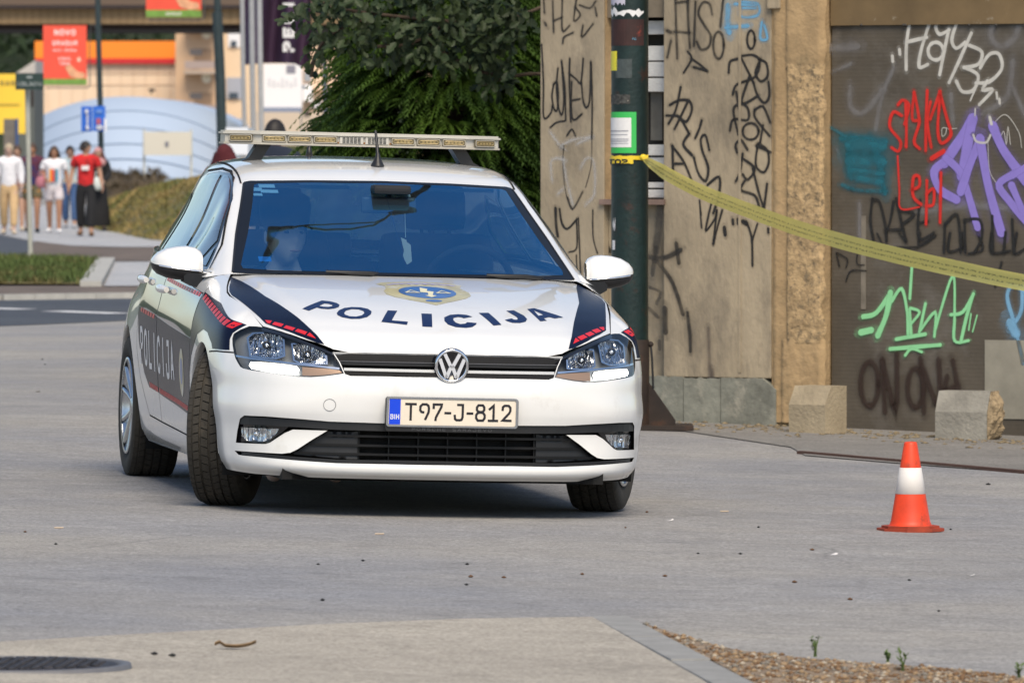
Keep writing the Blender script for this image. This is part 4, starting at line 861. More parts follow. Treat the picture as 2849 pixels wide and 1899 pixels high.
GLY = {'T':[[(-.5,1),(.5,1)],[(0,1),(0,0)]], '9':[[(.1,0),(.44,.48),(.48,.72),(.42,.90),(.22,1),(-.22,1),(-.45,.86),(-.47,.62),(-.34,.50),(-.05,.47)]],
 '7':[[(-.42,.78),(-.42,1),(.45,1),(.42,.85),(-.15,.15),(-.18,0)]], '-':[[(-.24,.45),(.24,.45)]], 'J':[[(-.10,1),(.40,1),(.40,.20),(.30,.03),(.12,0),(-.25,0),(-.42,.08),(-.45,.28)]],
 '8':[[(0,.56),(-.26,.58),(-.40,.70),(-.40,.86),(-.24,1),(.24,1),(.40,.86),(.40,.70),(.26,.58),(0,.56)],[(0,.53),(-.30,.50),(-.46,.36),(-.46,.16),(-.28,0),(.28,0),(.46,.16),(.46,.36),(.30,.50),(0,.53)]],
 '1':[[(-.36,.76),(.06,1),(.06,0)],[(-.42,0),(.46,0)]], '2':[[(-.42,.74),(-.40,.90),(-.22,1),(.22,1),(.42,.86),(.42,.66),(.30,.50),(-.42,.03),(.46,.02)]],
 'B':[[(-.40,0),(-.40,1),(.20,1),(.38,.86),(.36,.66),(.16,.54),(-.38,.54)],[(.16,.54),(.42,.42),(.44,.16),(.22,0),(-.40,0)]], 'I':[[(0,0),(0,1)]], 'H':[[(-.40,0),(-.40,1)],[(.40,0),(.40,1)],[(-.40,.5),(.40,.5)]],
 'P':[[(-.38,0),(-.38,1),(.22,1),(.42,.86),(.42,.62),(.22,.48),(-.36,.48)]], 'O':[[(0,1),(-.28,.94),(-.46,.72),(-.46,.28),(-.28,.06),(0,0),(.28,.06),(.46,.28),(.46,.72),(.28,.94),(0,1)]],
 'L':[[(-.36,1),(-.36,0),(.40,0)]], 'C':[[(.42,.80),(.26,.97),(0,1),(-.28,.94),(-.46,.72),(-.46,.28),(-.28,.06),(0,0),(.26,.03),(.42,.20)]], 'A':[[(-.46,0),(0,1),(.46,0)],[(-.28,.34),(.28,.34)]],
 'R':[[(-.38,0),(-.38,1),(.22,1),(.42,.86),(.42,.66),(.22,.52),(-.36,.52)],[(.05,.52),(.44,0)]], 'S':[[(.40,.82),(.22,1),(-.22,1),(-.42,.86),(-.40,.66),(-.2,.56),(.22,.46),(.42,.32),(.40,.12),(.22,0),(-.22,0),(-.42,.16)]], 'E':[[(.40,1),(-.38,1),(-.38,0),(.40,0)],[(-.38,.52),(.30,.52)]], 'V':[[(-.44,1),(0,0),(.44,1)]],
 'N':[[(-.42,0),(-.42,1),(.42,0),(.42,1)]], 'G':[[(.42,.80),(.26,.97),(0,1),(-.28,.94),(-.46,.72),(-.46,.28),(-.28,.06),(0,0),(.28,.06),(.44,.24),(.44,.46),(.08,.46)]], 'D':[[(-.4,0),(-.4,1),(.12,1),(.42,.76),(.42,.24),(.12,0),(-.4,0)]], 'U':[[(-.42,1),(-.42,.22),(-.22,.02),(.22,.02),(.42,.22),(.42,1)]], 'M':[[(-.46,0),(-.46,1),(0,.3),(.46,1),(.46,0)]], 'K':[[(-.4,0),(-.4,1)],[(.44,1),(-.36,.44)],[(-.1,.6),(.46,0)]], 'Z':[[(-.42,1),(.42,1),(-.42,0),(.42,0)]], 'Y':[[(-.44,1),(0,.5),(.44,1)],[(0,.5),(0,0)]], 'T2':[], ' ':[] }
def glyph_mesh(ch, w, h, sw):
    'union of stroke outlines for one character -> 2-D verts, tris (no overlapping faces)'
    polys = []
    for st in GLY[ch]:
        closed = st[0] == st[-1] and len(st) > 3
        p = densify([(x*w, .0+z*(h-sw)+sw/2) for x, z in st], max(w, h)*.22, False)
        cp = sw*.1 if closed else sw*.5*(1 if ch in 'T7J12BLEPIH-' else .3); h_ = len(p)//2
        polys += [stroke_poly(p[:h_+1], sw, cp), stroke_poly(p[h_:], sw, cp)] if closed else [stroke_poly(p, sw, cp)]
    V = []; E = []
    for p in polys: n = len(V); V += [Vector(q) for q in p]; E += [(n+i, n+(i+1) % len(p)) for i in range(len(p))]
    if not V: return [], []
    v, e, f, *_ = delaunay_2d_cdt(V, E, [], 0, 1e-6); T = []
    for t in f:
        c = ((v[t[0]].x+v[t[1]].x+v[t[2]].x)/3, (v[t[0]].y+v[t[1]].y+v[t[2]].y)/3)
        if any(inpoly(c, p) for p in polys): T.append(t)
    return [(p.x, p.y) for p in v], T
def write(name, text, cx, cz, adv, w, h, sw, m, parent, y, thick=.0012, flip=-1, tf=None):
    'letters as thin raised pieces on an x-z sheet; flip=-1 reads correctly seen from +y'
    n = len(text); out = []
    for k, ch in enumerate(text):
        if ch == ' ': continue
        a = adv[k] if isinstance(adv, (list, tuple)) else (k-(n-1)/2)*adv
        v, t = glyph_mesh(ch, w, h, sw)
        if not t: continue
        V = [(cx+flip*(a+x), y, cz+z-h/2) for x, z in v]+[(cx+flip*(a+x), y+thick, cz+z-h/2) for x, z in v]; m_ = len(v)
        F = [tuple(i+m_ for i in f) for f in t]
        cnt = {}
        for f in t:
            for i in range(len(f)): e = (f[i], f[(i+1) % len(f)]); cnt[e] = 1
        F += [(a_, b_, b_+m_, a_+m_) for a_, b_ in cnt if (b_, a_) not in cnt]
        if tf: V = [tf(p) for p in V]
        out.append(mesh_obj(name, V, F, m, parent))
    return out
write('character', 'T97-J-812', 0, .001, [-.167,-.112,-.060,-.018,.027,.071,.1135,.164,.218], .037, .070, .0092, M_ink, PL, .003)
write('country_letter', 'BIH', .231, -.020, .0115, .0115, .020, .0032, mat('plate_white', (.8,.8,.8), .4), PL, .0041, .0006)
write('holder_letter', 'PORSCHE SARAJEVO', 0, -.0685, .0205, .014, .012, .0016, mat('holder_grey', (.09,.09,.095), .5), PL, .0003, .0006)
# under-tray, exhaust side floor
ub = MB(); ub.box((0,-1.2,.20), (1.30,3.7,.06)); ub.box((0,.52,.165), (1.30,.40,.05)); ub.box((0,.67,.15), (1.22,.10,.02)); ub.box((.40,.0,.20), (.5,.25,.10)); ub.box((-.40,0,.20), (.5,.25,.10)); ub.obj('underbody', M_dark, CAR)
fl = fbar('air_deflector', sym([(0,.150),(.30,.150),(.52,.152)]), .022, -.075, .015, M_dark, CAR)
# ---- wheels
def wheel(loc, steer, outer):
    w = empty('wheel', loc, (0, 0, steer)); w.parent = CAR; s = outer
    ty = empty('tyre'); ty.parent = w
    MB().lathe([(.208,-.075),(.222,-.096),(.255,-.106),(.285,-.106),(.303,-.098),(.310,-.086),(.3115,-.05),(.312,0),(.3115,.05),(.310,.086),(.303,.098),(.285,.106),(.255,.106),(.222,.096),(.208,.075),(.20,.07),(.20,-.07),(.208,-.075)], 64, None, 'X').obj('carcass', M_tyre, ty)
    rnd = random.Random(3); tb_ = MB()
    for row, (x, wd, n, sk) in enumerate(((-.080,.026,62,.0),(-.045,.027,54,.3),(-.010,.026,54,-.3),(.026,.027,54,.3),(.062,.024,54,-.25),(.089,.018,62,0))):
        for k in range(n):
            a = 2*math.pi*(k+.5*(row % 2))/n; L = 2*math.pi*.314/n*.86
            r0, r1 = .306, (.3185 if abs(x) < .07 else .3165)
            V = []
            for dx in (-wd/2, wd/2):
                for da in (-L/2, L/2):
                    for r in (r0, r1):
                        aa = a+(da+sk*dx)/.314; rr = r-(.010*max(0, (abs(x+dx)-.072)/.025)); V.append((x+dx, rr*math.cos(aa), rr*math.sin(aa)))
            tb_.add(V, [(0,1,3,2),(4,6,7,5),(0,4,5,1),(2,3,7,6),(1,5,7,3)])
    tag(tb_.obj('tread', M_tyre, ty), kind='stuff')
    ri = empty('rim'); ri.parent = w
    MB().lathe([(.203,-.085),(.213,-.088),(.213,-.078),(.196,-.07),(.190,0),(.196,.065),(.206,.088),(.215,.096),(.213,.105),(.203,.103)], 48, Matrix.Scale(s, 4, (1,0,0)), 'X').obj('rim_barrel', M_silver, ri)
    MB().lathe([(.0,.084),(.028,.086),(.036,.080),(.06,.072),(.07,.05),(.07,.0)], 24, Matrix.Scale(s, 4, (1,0,0)), 'X').obj('hub', M_silver, ri)
    for k in range(10):
        a = 2*math.pi*(k//2)/5+(.17 if k % 2 else -.17); a2 = 2*math.pi*(k//2)/5+(.30 if k % 2 else -.30); sp = MB(); V = []
        for r, ang, wd, x0, x1 in ((.045,a*1,.016,.045,.080),(.12,(a+a2)/2,.015,.058,.090),(.205,a2,.020,.070,.102)):
            for dw, xx in ((-wd,x0),(-wd*.6,x1),(wd*.6,x1),(wd,x0)):
                V.append((xx*s, r*math.cos(ang)-dw*math.sin(ang), r*math.sin(ang)+dw*math.cos(ang)))
        sp.add(V, [(4*i+j, 4*i+(j+1) % 4, 4*i+4+(j+1) % 4, 4*i+4+j) for i in (0, 1) for j in range(4)], True); sp.obj('spoke', M_silver, ri)
    MB().lathe([(.02,-.01),(.145,-.01),(.145,.012),(.02,.012)], 32, Matrix.Scale(s, 4, (1,0,0)), 'X').obj('brake_disc', mat('car_brake_steel', (.16,.15,.14), .5, .8), w)
    MB().lathe([(.0005,-.06),(.19,-.06),(.20,-.05)], 32, Matrix.Scale(s, 4, (1,0,0)), 'X').obj('wheel_back', M_dark, w)
    return w
STEER = R(-20)
wheel((.775,-.03,.3185), STEER, 1); wheel((-.775,-.03,.3185), STEER, -1); wheel((.782,-2.63,.3185), 0, 1); wheel((-.782,-2.63,.3185), 0, -1)
MB().tube([(-.68,-2.63,.31),(.68,-2.63,.31)], .05, 8).obj('rear_axle', M_dark, CAR)
# ---- mirrors
for s in B2:
    mr = empty('door_mirror'); mr.parent = CAR
    secs = [(.812,.945,.905,1.012,.05),(.822,.945,.902,1.030,.075),(.845,.947,.900,1.043,.092),(.88,.951,.904,1.048,.098),(.92,.955,.906,1.045,.098),(.96,.960,.914,1.036,.092),(.995,.966,.928,1.018,.076),(1.013,.970,.946,1.0,.052),(1.022,.975,.966,.984,.020)]
    def shell(lo, hi, top):
        V = []; F = []; n = 14
        for x, seam, zb, zt, dp in secs:
            for k in range(n+1):
                t = math.pi*k/n; c_, s_ = math.cos(t), math.sin(t)
                y = -.70+dp*math.copysign(abs(c_)**.55, c_)*(1 if c_ > 0 else .55)+.10*(0)-(x-.85)*.12
                z = seam+((zt-seam) if top else -(seam-zb))*abs(s_)**.75
                V.append((s*x, y, z))
        m_ = n+1
        for i in range(len(secs)-1):
            for k in range(n): F.append((i*m_+k, i*m_+k+1, (i+1)*m_+k+1, (i+1)*m_+k))
        F += [tuple(range(m_)), tuple(range((len(secs)-1)*m_, len(secs)*m_))]
        return V, F
    V, F = shell(0, 0, True); o = mesh_obj('mirror_cap', V, F, M_white, mr, True)
    V, F = shell(0, 0, False); mesh_obj('mirror_base', V, F, M_black, mr, True)
    q = [(s*x, -.70+dp*.99-(x-.85)*.12+.002, seam-.002) for x, seam, zb, zt, dp in secs[1:7]]
    MB().tube(q, .0045, 6).obj('repeater', M_chrome, mr)
    ar = MB(); V = []
    for x, y, z, a, b in ((.895,-.665,.918,.05,.018),(.86,-.645,.908,.05,.026),(.83,-.620,.905,.045,.030),(.795,-.600,.915,.04,.022)):
        V += [(s*x, y+a, z-b), (s*x, y+a, z+b), (s*x, y-a, z+b), (s*x, y-a, z-b)]
    ar.add(V, [(4*i+j, 4*i+(j+1) % 4, 4*i+4+(j+1) % 4, 4*i+4+j) for i in range(3) for j in range(4)]); ar.obj('mirror_arm', M_black, mr)
# ---- door handles
for s in B2:
    for par, y, z in ((FD[s], -1.33, .855), (RD[s], -2.03, .885)):
        hh = MB(); P = []
        for k in range(7):
            t = k/6; yy = y+.11-.22*t; out = .030*math.sin(math.pi*min(1, max(0, .12+.76*t)))**.5
            x = float(WP.ev(*to_uv(WB, [(yy, z)], 'side')[0])[0]); P.append((s*(x+out), yy, z+.006*t))
        hh.tube(P, [.012,.017,.018,.018,.018,.017,.012], 10); hh.obj('door_handle', M_white, par)
# ---- light bar and aerial on the roof
LB = empty('light_bar', (0, -1.74, 0)); LB.parent = CAR
M_lbw = mat('lightbar_white', (.47,.45,.40), .35, coat=.3, var=.06); M_lbg = mat('lightbar_grey', (.40,.37,.31), .4); M_led = mat('lightbar_led', (.36,.27,.12), .25, .3, coat=.5); M_cl = mat('lightbar_amber_tint', (.13,.105,.055), .22, .2, coat=.6)
lo = [(-.455,.13),(.455,.13),(.605,.06),(.618,.0),(.605,-.06),(.455,-.13),(-.455,-.13),(-.605,-.06),(-.618,0),(-.605,.06)]
t_ = MB(); t_.prism(lo, 1.526, 1.534); t_.prism([(x*.985, y*.9) for x, y in lo], 1.534, 1.541); t_.obj('bar_top', M_lbw, LB)
b_ = MB(); b_.prism([(x*.995, y*.97) for x, y in lo], 1.482, 1.490); b_.obj('bar_bottom', M_lbg, LB)
c_ = MB(); c_.prism([(x*.985, y*.90) for x, y in lo], 1.490, 1.526); c_.obj('bar_core', M_lbw, LB)
def module(cx, cy, rot, w):
    M = Matrix.Translation((cx, cy, 1.508)) @ Matrix.Rotation(rot, 4, 'Z')
    mo = empty('light_module'); mo.parent = LB
    mb = MB(); mb.box((0, .004, 0), (w, .010, .030), M, .003); mb.obj('module_body', M_cl, mo)
    fr_ = MB(); p = [(x, .0095, z) for x, z in rrect(w*.94, .026, .006, 4)]; fr_.tube([M @ Vector(q) for q in p], .0018, 5, closed=True); fr_.obj('module_frame', M_lbg, mo)
    le = MB(); 
    p = [(x, .0095, z) for x, z in rrect(w*.78, .013, .0062, 5)]; le.tube([M @ Vector(q) for q in p], .0022, 5, closed=True)
    for k in range(4): le.box(((k-1.5)*w*.15, .0095, 0), (w*.10, .004, .007), M)
    le.obj('led_row', M_led, mo)
for x in (-.392,-.281,-.169,.169,.281,.392): module(x, .119, 0, .104)
for s in B2: module(s*.530, .088, -s*math.atan2(.07,.15), .105)
for s in B2:
    va = MB(); va.box((s*.0555, .121, 1.508), (.100, .008, .030)); vo = va.obj('speaker_grille', M_lbw, LB)
    sl = MB()
    for r in range(5):
        for k in range(5): sl.box((s*.0555+(k-2)*.0165, .1256, 1.497+r*.0055), (.013, .002, .0026))
    sl.obj('grille_slots', M_dark, vo)
for x in (-.113, 0, .113): MB().box((x, .1255, 1.497), (.006, .003, .008)).obj('clip', mat('rust_brown', (.20,.08,.02), .8), LB)
for s in B2:
    bk = MB(); V = []
    for y in (.055, -.055): V += [(s*.455, y, 1.482), (s*.395, y, 1.482), (s*.44, y, 1.41), (s*.525, y, 1.385), (s*.527, y, 1.405), (s*.49, y, 1.425)]
    bk.add(V, [(0,1,2,3,4,5), (11,10,9,8,7,6)]+[(i, (i+1) % 6, 6+(i+1) % 6, 6+i) for i in range(6)]); bk.obj('roof_bracket', M_black, LB)
AN = empty('aerial', (0, 0, 0)); AN.parent = CAR
ax, ay, az = -.021, -1.36, float(1.398)
MB().lathe([(.0,.0),(.030,.0),(.029,.008),(.022,.022),(.013,.040),(.009,.058),(.0075,.062)], 20, Matrix.Translation((ax, ay, az-.004)) @ Matrix.Scale(1.25, 4, (0,1,0))).obj('aerial_base', M_black, AN)
MB().tube([(ax, ay, az+.05), (ax+.002, ay-.02, az+.10), (ax+.004, ay-.05, az+.152)], [.0075,.007,.0055], 8).obj('aerial_whip', M_black, AN)
MB().lathe([(0,0),(.017,0),(.013,.02),(.008,.045),(0,.05)], 12, Matrix.Translation((.177,-2.05,1.435))).obj('roof_stub', M_black, CAR)
# ---- vinyl graphics
def hood_decal(name, poly, off, m, parent=None, holes=(), grid=.02, both=False):
    po = [(-x, y) for x, y in densify(poly, .015)]; hs = [[(-x, y) for x, y in densify(h, .015)] for h in holes]
    v, t = cdt(po, hs, grid); o = part(name, HP, np.array(v), np.array(t), m, parent or HOODO, (1, -1) if both else (1,), off); return o
M_letter = mat('bonnet_letter_navy', (.008,.020,.075), .35, spec=.25)
for ch in ([[(-.533,.360),(-.439,.256),(-.409,.273),(-.385,.305),(-.378,.336),(-.386,.366),(-.405,.384),(-.431,.391),(-.459,.379),(-.474,.360),(-.511,.397)],[(-.436,.305),(-.419,.315),(-.407,.333),(-.411,.351),(-.427,.358),(-.446,.352),(-.462,.338)]],
 [[(-.406,.451),(-.392,.413),(-.367,.382),(-.334,.370),(-.298,.376),(-.272,.399),(-.262,.436),(-.270,.475),(-.291,.512),(-.325,.532),(-.361,.529),(-.392,.505),(-.406,.478)],[(-.376,.451),(-.364,.420),(-.338,.401),(-.310,.407),(-.294,.432),(-.295,.460),(-.309,.488),(-.334,.503),(-.359,.497),(-.375,.475)]],
 [[(-.194,.422),(-.156,.427),(-.197,.555),(-.134,.570),(-.143,.605),(-.242,.572)]], [[(-.063,.462),(-.021,.465),(-.043,.625),(-.083,.621)]],
 [[(.141,.491),(.121,.467),(.088,.461),(.052,.473),(.023,.510),(.017,.555),(.025,.595),(.052,.620),(.091,.626),(.121,.615),(.141,.586),(.146,.568),(.108,.563),(.098,.580),(.076,.587),(.060,.571),(.055,.541),(.061,.513),(.081,.501),(.096,.506),(.101,.516)]],
 [[(.176,.433),(.217,.426),(.246,.577),(.211,.590)]], [[(.297,.384),(.330,.370),(.360,.438),(.366,.485),(.354,.521),(.326,.543),(.297,.546),(.277,.531),(.270,.514),(.301,.489),(.309,.504),(.322,.503),(.328,.483),(.324,.460)]],
 [[(.391,.337),(.423,.314),(.528,.409),(.487,.442),(.466,.431),(.439,.456),(.447,.484),(.417,.501)],[(.416,.349),(.447,.405),(.422,.425)]]):
    o_ = smooth_line(ch[0], 4, True) if len(ch[0]) > 10 else ch[0]
    hood_decal('bonnet_letter', ch[0], .0012, M_letter, holes=ch[1:])
SH = [(-.170,-.079),(-.140,-.120),(-.060,-.145),(.018,-.160),(.095,-.148),(.160,-.115),(.190,-.088),(.172,-.036),(.172,.013),(.192,.085),(.190,.145),(.165,.195),(.118,.245),(.060,.295),(.017,.335),(-.022,.295),(-.080,.250),(-.132,.200),(-.158,.145),(-.160,.085),(-.140,.013),(-.140,-.036)]
bd = hood_decal('badge', SH, .0010, mat('badge_gold', (.50,.45,.24), .35, coat=.4, var=.25, vscale=9, var2=((.62,.62,.58), .5, .62), v2scale=7))
hood_decal('badge_oval', circ((.018,.095), .118, 48, ry=.125), .0018, mat('badge_blue', (.05,.13,.35), .3, coat=.4, var=.25, vscale=12), bd)
hood_decal('badge_scroll', circ((.019,.262), .034, 24, ry=.022), .0018, MATS['badge_blue'], bd)
hood_decal('badge_bolt', [(.000,.0),(.028,.03),(.018,.075),(.045,.085),(.030,.16),(.046,.165),(.020,.20),(-.002,.165),(.012,.160),(.018,.11),(-.012,.10)], .0026, mat('badge_cream', (.70,.66,.45), .4), bd)
M_violet = mat('badge_violet', (.35,.33,.50), .4)
hood_decal('badge_arc', stroke_poly([(-.125,-.06),(-.06,-.095),(.018,-.11),(.095,-.095),(.155,-.06)], .020), .0018, M_violet, bd)
for sx in (-1, 1):
    c_x = .018+sx*.064
    hood_decal('badge_scales', stroke_poly([(c_x-.026,.11),(c_x,.06),(c_x+.026,.11),(c_x-.026,.11)], .006), .0026, MATS['badge_cream'], bd)
    hood_decal('badge_pan', stroke_poly([(c_x-.03,.112),(c_x+.03,.112)], .012), .0030, MATS['badge_cream'], bd)
for k, x in enumerate((-.095,-.063,-.031,0,.036,.067,.099,.131)):
    y = -.062-.028*math.cos((x-.018)/.16*1.3); hood_decal('badge_letter', [(x-.009,y-.010),(x+.009,y-.010),(x+.006,y+.014),(x-.006,y+.014)], .0026, M_violet, bd, grid=None)
STR = [(.727,-.400),(.700,-.263),(.648,.096),(.564,.448),(.524,.629),(.494,.733),(.522,.714),(.589,.636),(.654,.539),(.695,.462),(.733,.246),(.774,.003),(.774,-.078),(.762,-.17),(.747,-.25)]
REDS = [[(.693,.424),(.667,.447),(.679,.476),(.688,.464)],[(.659,.465),(.627,.506),(.641,.531),(.672,.488)],[(.620,.523),(.588,.567),(.603,.590),(.634,.545)],[(.581,.579),(.548,.623),(.560,.645),(.595,.600)],[(.540,.631),(.521,.686),(.554,.651)]]
for s in B2:
    st = hood_decal('bonnet_stripe', [(s*x, y) for x, y in STR], .0010, M_navy)
    for r in REDS: hood_decal('red_dash', [(s*x, y) for x, y in r], .0020, M_red, st, grid=None)
def side_decal(name, poly, off, m, s, parent, grid=.025, holes=()):
    return fill(name, WP, cut(WB, poly, 'side', .02), off, m, parent, (s,), grid, [cut(WB, h, 'side', .02) for h in holes])
M_wlet = mat('side_letter_white', (.75,.76,.78), .3, coat=.4)
def dash_row(a, b, n, w, slant, s, parent, off=.0020):
    A, B_ = np.array(a), np.array(b)
    for k in range(n):
        t0, t1 = (k+.10)/n, (k+.82)/n; p0, p1 = A+(B_-A)*t0, A+(B_-A)*t1
        side_decal('red_dash', [tuple(p0), tuple(p1), (p1[0]+slant, p1[1]-w), (p0[0]+slant, p0[1]-w)], off, M_red, s, parent, None)
for s in B2:
    fd = side_decal('fender_graphic', [(-.358,.862),(.018,.823),(.415,.745),(.410,.735),(.392,.711),(.395,.686),(.42,.643),(.225,.643),(.190,.665),(.06,.705),(-.06,.715),(-.22,.69),(-.36,.60),(-.400,.52),(-.404,.655),(-.405,.74)], .0012, M_navy, s, CAR)
    dash_row((-.32,.855), (.405,.746), 11, .020, -.02, s, fd)
    side_decal('door_graphic_gloss', [(-.380,.858),(-.98,.899),(-1.425,.915),(-1.470,.79),(-1.506,.738),(-1.126,.712),(-.422,.672),(-.420,.74)], .0012, M_navyg, s, FD[s])
    fdd = side_decal('door_graphic', [(-.422,.668),(-1.126,.708),(-1.507,.734),(-1.480,.575),(-1.512,.408),(-1.23,.390),(-.52,.352),(-.437,.42),(-.422,.50),(-.421,.60)], .0012, M_navy, s, FD[s])
    dash_row((-1.40,.908), (-.40,.857), 15, .016, -.015, s, fdd); dash_row((-1.49,.432), (-.48,.385), 22, .022, .012, s, fdd)
    side_decal('door_graphic_gloss', [(-1.445,.915),(-2.05,.915),(-2.178,.77),(-1.526,.742),(-1.486,.79)], .0012, M_navyg, s, RD[s])
    rdd = side_decal('door_graphic', [(-1.526,.738),(-2.178,.766),(-2.190,.746),(-2.127,.613),(-1.973,.482),(-1.839,.424),(-1.528,.410),(-1.496,.575)], .0012, M_navy, s, RD[s])
    dash_row((-1.82,.448), (-1.53,.433), 7, .022, .012, s, rdd); dash_row((-2.08,.765), (-1.56,.742), 6, .018, -.012, s, rdd)
    txt = 'POLICIJA'; ys = [-2.03+.148*k for k in range(8)]
    if s < 0: ys = [-.92-.148*k for k in range(8)]
    dr = 1 if s > 0 else -1
    for k, ch in enumerate(txt):
        v, t = glyph_mesh(ch, .090 if ch != 'I' else .09, .165, .026)
        zc = .600-.045*((ys[k]+2.03)/1.04)
        V = []
        par = rdd if ys[k] < -1.50 else fdd
        for x, z in v:
            yy = ys[k]+dr*x; zz = zc+z-.0825; u = to_uv(WB, [(yy, zz)], 'side')[0]; p = WP.ev(*u)+WP.nrm(*u)*.0022; V.append((p[0]*s, p[1], p[2]))
        F = [tuple(f) for f in t]
        mesh_obj('side_letter', V, F, M_wlet, par, True)
    bdg = side_decal('side_badge', circ((-.69,.52), .075, 28, ry=.100), .0020, MATS['badge_gold'], s, fdd)
    side_decal('side_badge_oval', circ((-.69,.525), .042, 24, ry=.055), .0028, MATS['badge_blue'], s, bdg)
# ---- cabin
IN = empty('cabin'); IN.parent = CAR
ib = MB(); ib.box((0,-1.7,.30), (1.5,2.7,.05)); ib.box((0,-.42,.62), (1.45,.04,.55)); ib.obj('cabin_floor', M_int, IN)
V = []; F = []
prof = [(-.42,.925),(-.55,.935),(-.75,.930),(-.90,.905),(-1.0,.85),(-1.02,.70),(-.95,.50)]
xs = [-.74,-.5,-.25,0,.25,.5,.74]
for x in xs:
    for y, z in prof: V.append((x, y-.10*(abs(x)/.74)**2*(1 if y > -.6 else 0), z-.02*(abs(x)/.74)**3+(.02*math.exp(-((x+.37)/.18)**2) if -.95 < y < -.7 else 0)))
for i in range(len(xs)-1):
    for j in range(len(prof)-1): n = len(prof); F.append((i*n+j, i*n+j+1, (i+1)*n+j+1, (i+1)*n+j))
mesh_obj('dashboard', V, F, M_int, IN, True)
def seat(x, y, name='front_seat'):
    s_ = empty(name); s_.parent = IN
    mb = MB(); mb.box((x, y+.05, .50), (.50,.50,.16), None, .06); mb.obj('cushion', M_seat, s_)
    Mx = Matrix.Translation((x, y-.24, .56)) @ Matrix.Rotation(R(18), 4, 'X')
    mb = MB(); mb.box((0,0,.28), (.50,.14,.60), Mx, .06); mb.obj('backrest', M_seat, s_)
    mb = MB(); mb.box((0,.0,.70), (.27,.10,.20), Mx, .045); mb.tube([Mx @ Vector((-.06,0,.55)), Mx @ Vector((-.06,0,.65))], .008, 6); mb.tube([Mx @ Vector((.06,0,.55)), Mx @ Vector((.06,0,.65))], .008, 6); mb.obj('headrest', M_seat, s_)
seat(.36, -1.45); seat(-.36, -1.45)
for x in (-.45, 0, .45):
    mb = MB(); Mx = Matrix.Translation((x, -2.55, .55)) @ Matrix.Rotation(R(20), 4, 'X'); mb.box((0,0,.22), (.44,.14,.50), Mx, .06); mb.box((0,0,.52), (.24,.09,.13), Mx, .04); mb.obj('rear_seat', M_seat, IN)
mb = MB(); mb.box((0,-2.35,.50), (1.3,.5,.16), None, .05); mb.obj('rear_cushion', M_seat, IN)
Msw = Matrix.Translation((-.37,-1.02,.90)) @ Matrix.Rotation(R(62), 4, 'X')
sw_ = MB(); sw_.tube([Msw @ Vector((.185*math.cos(t), .185*math.sin(t), 0)) for t in [2*math.pi*i/32 for i in range(32)]], .016, 8, closed=True)
for a in (0, math.pi, -math.pi/2): sw_.tube([Msw @ Vector((0,0,-.02)), Msw @ Vector((.18*math.cos(a), .18*math.sin(a), 0))], .018, 6)
sw_.ellipsoid((0,0,-.02), (.07,.06,.03), 12, 8, Msw); sw_.obj('steering_wheel', M_int, IN)
mb = MB(); mb.box((-.02,-1.02,1.235), (.235,.03,.070), Matrix.Rotation(0, 4, 'Z'), .012); mb.tube([(-.02,-1.02,1.26), (-.02,-1.00,1.31)], .014, 6); mb.obj('rear_view_mirror', mat('mirror_grey', (.10,.12,.14), .2, .3), IN)
mb = MB(); mb.box((-.02,-.965,1.30), (.16,.12,.04), None, .015); mb.obj('sensor_cover', M_int, IN)
for s in B2:
    mb = MB(); mb.box((s*.31,-1.26,1.305), (.38,.14,.016), Matrix.Identity(4), .006); mb.obj('sun_visor', mat('visor_grey', (.22,.22,.21), .9), IN)
mb = MB(); mb.box((0,-2.05,1.352), (1.02,1.2,.012)); mb.obj('headlining', mat('headlining_grey', (.30,.30,.29), .9), IN)
pn = MB(); pn.tube([(-.09,-1.01,1.205), (-.095,-1.01,1.10)], .002, 4); pn.add([(-.075,-1.01,1.10),(-.100,-1.012,1.09),(-.085,-1.012,1.02),(-.105,-1.01,.985),(-.125,-1.012,1.0),(-.118,-1.01,1.07)], [(0,1,2,3,4,5)]); pn.obj('hanging_pennant', mat('pennant_cream', (.70,.68,.58), .8), IN)
pap = MB()
def ws_sticker(name, x, z, w, h, m, off=-.006):
    V = []
    for dx, dz in ((-w/2,-h/2),(w/2,-h/2),(w/2,h/2),(-w/2,h/2)):
        u = to_uv(GB, [(abs(x+dx), z+dz)], 'front')[0]; p = GP.ev(*u)+GP.nrm(*u)*off; V.append((math.copysign(p[0], x), p[1], p[2]))
    return mesh_obj(name, V, [(0,1,2,3)], m, WSOBJ)
Ms = mat('sticker_white', (.45,.70,.85), .6); Mb = mat('sticker_blue', (.03,.25,.75), .5)
for x, z, w, h in ((.49,1.305,.065,.014),(.485,1.283,.07,.013),(.538,1.290,.05,.014),(.535,1.268,.035,.010)): ws_sticker('sticker', x, z, w, h, Ms, .001)
ws_sticker('sticker', .575, 1.003, .05, .020, Mb, .001)
ws_sticker('toll_tag', -.075, 1.283, .060, .020, mat('tag_white', (.8,.85,.8), .5), .001)
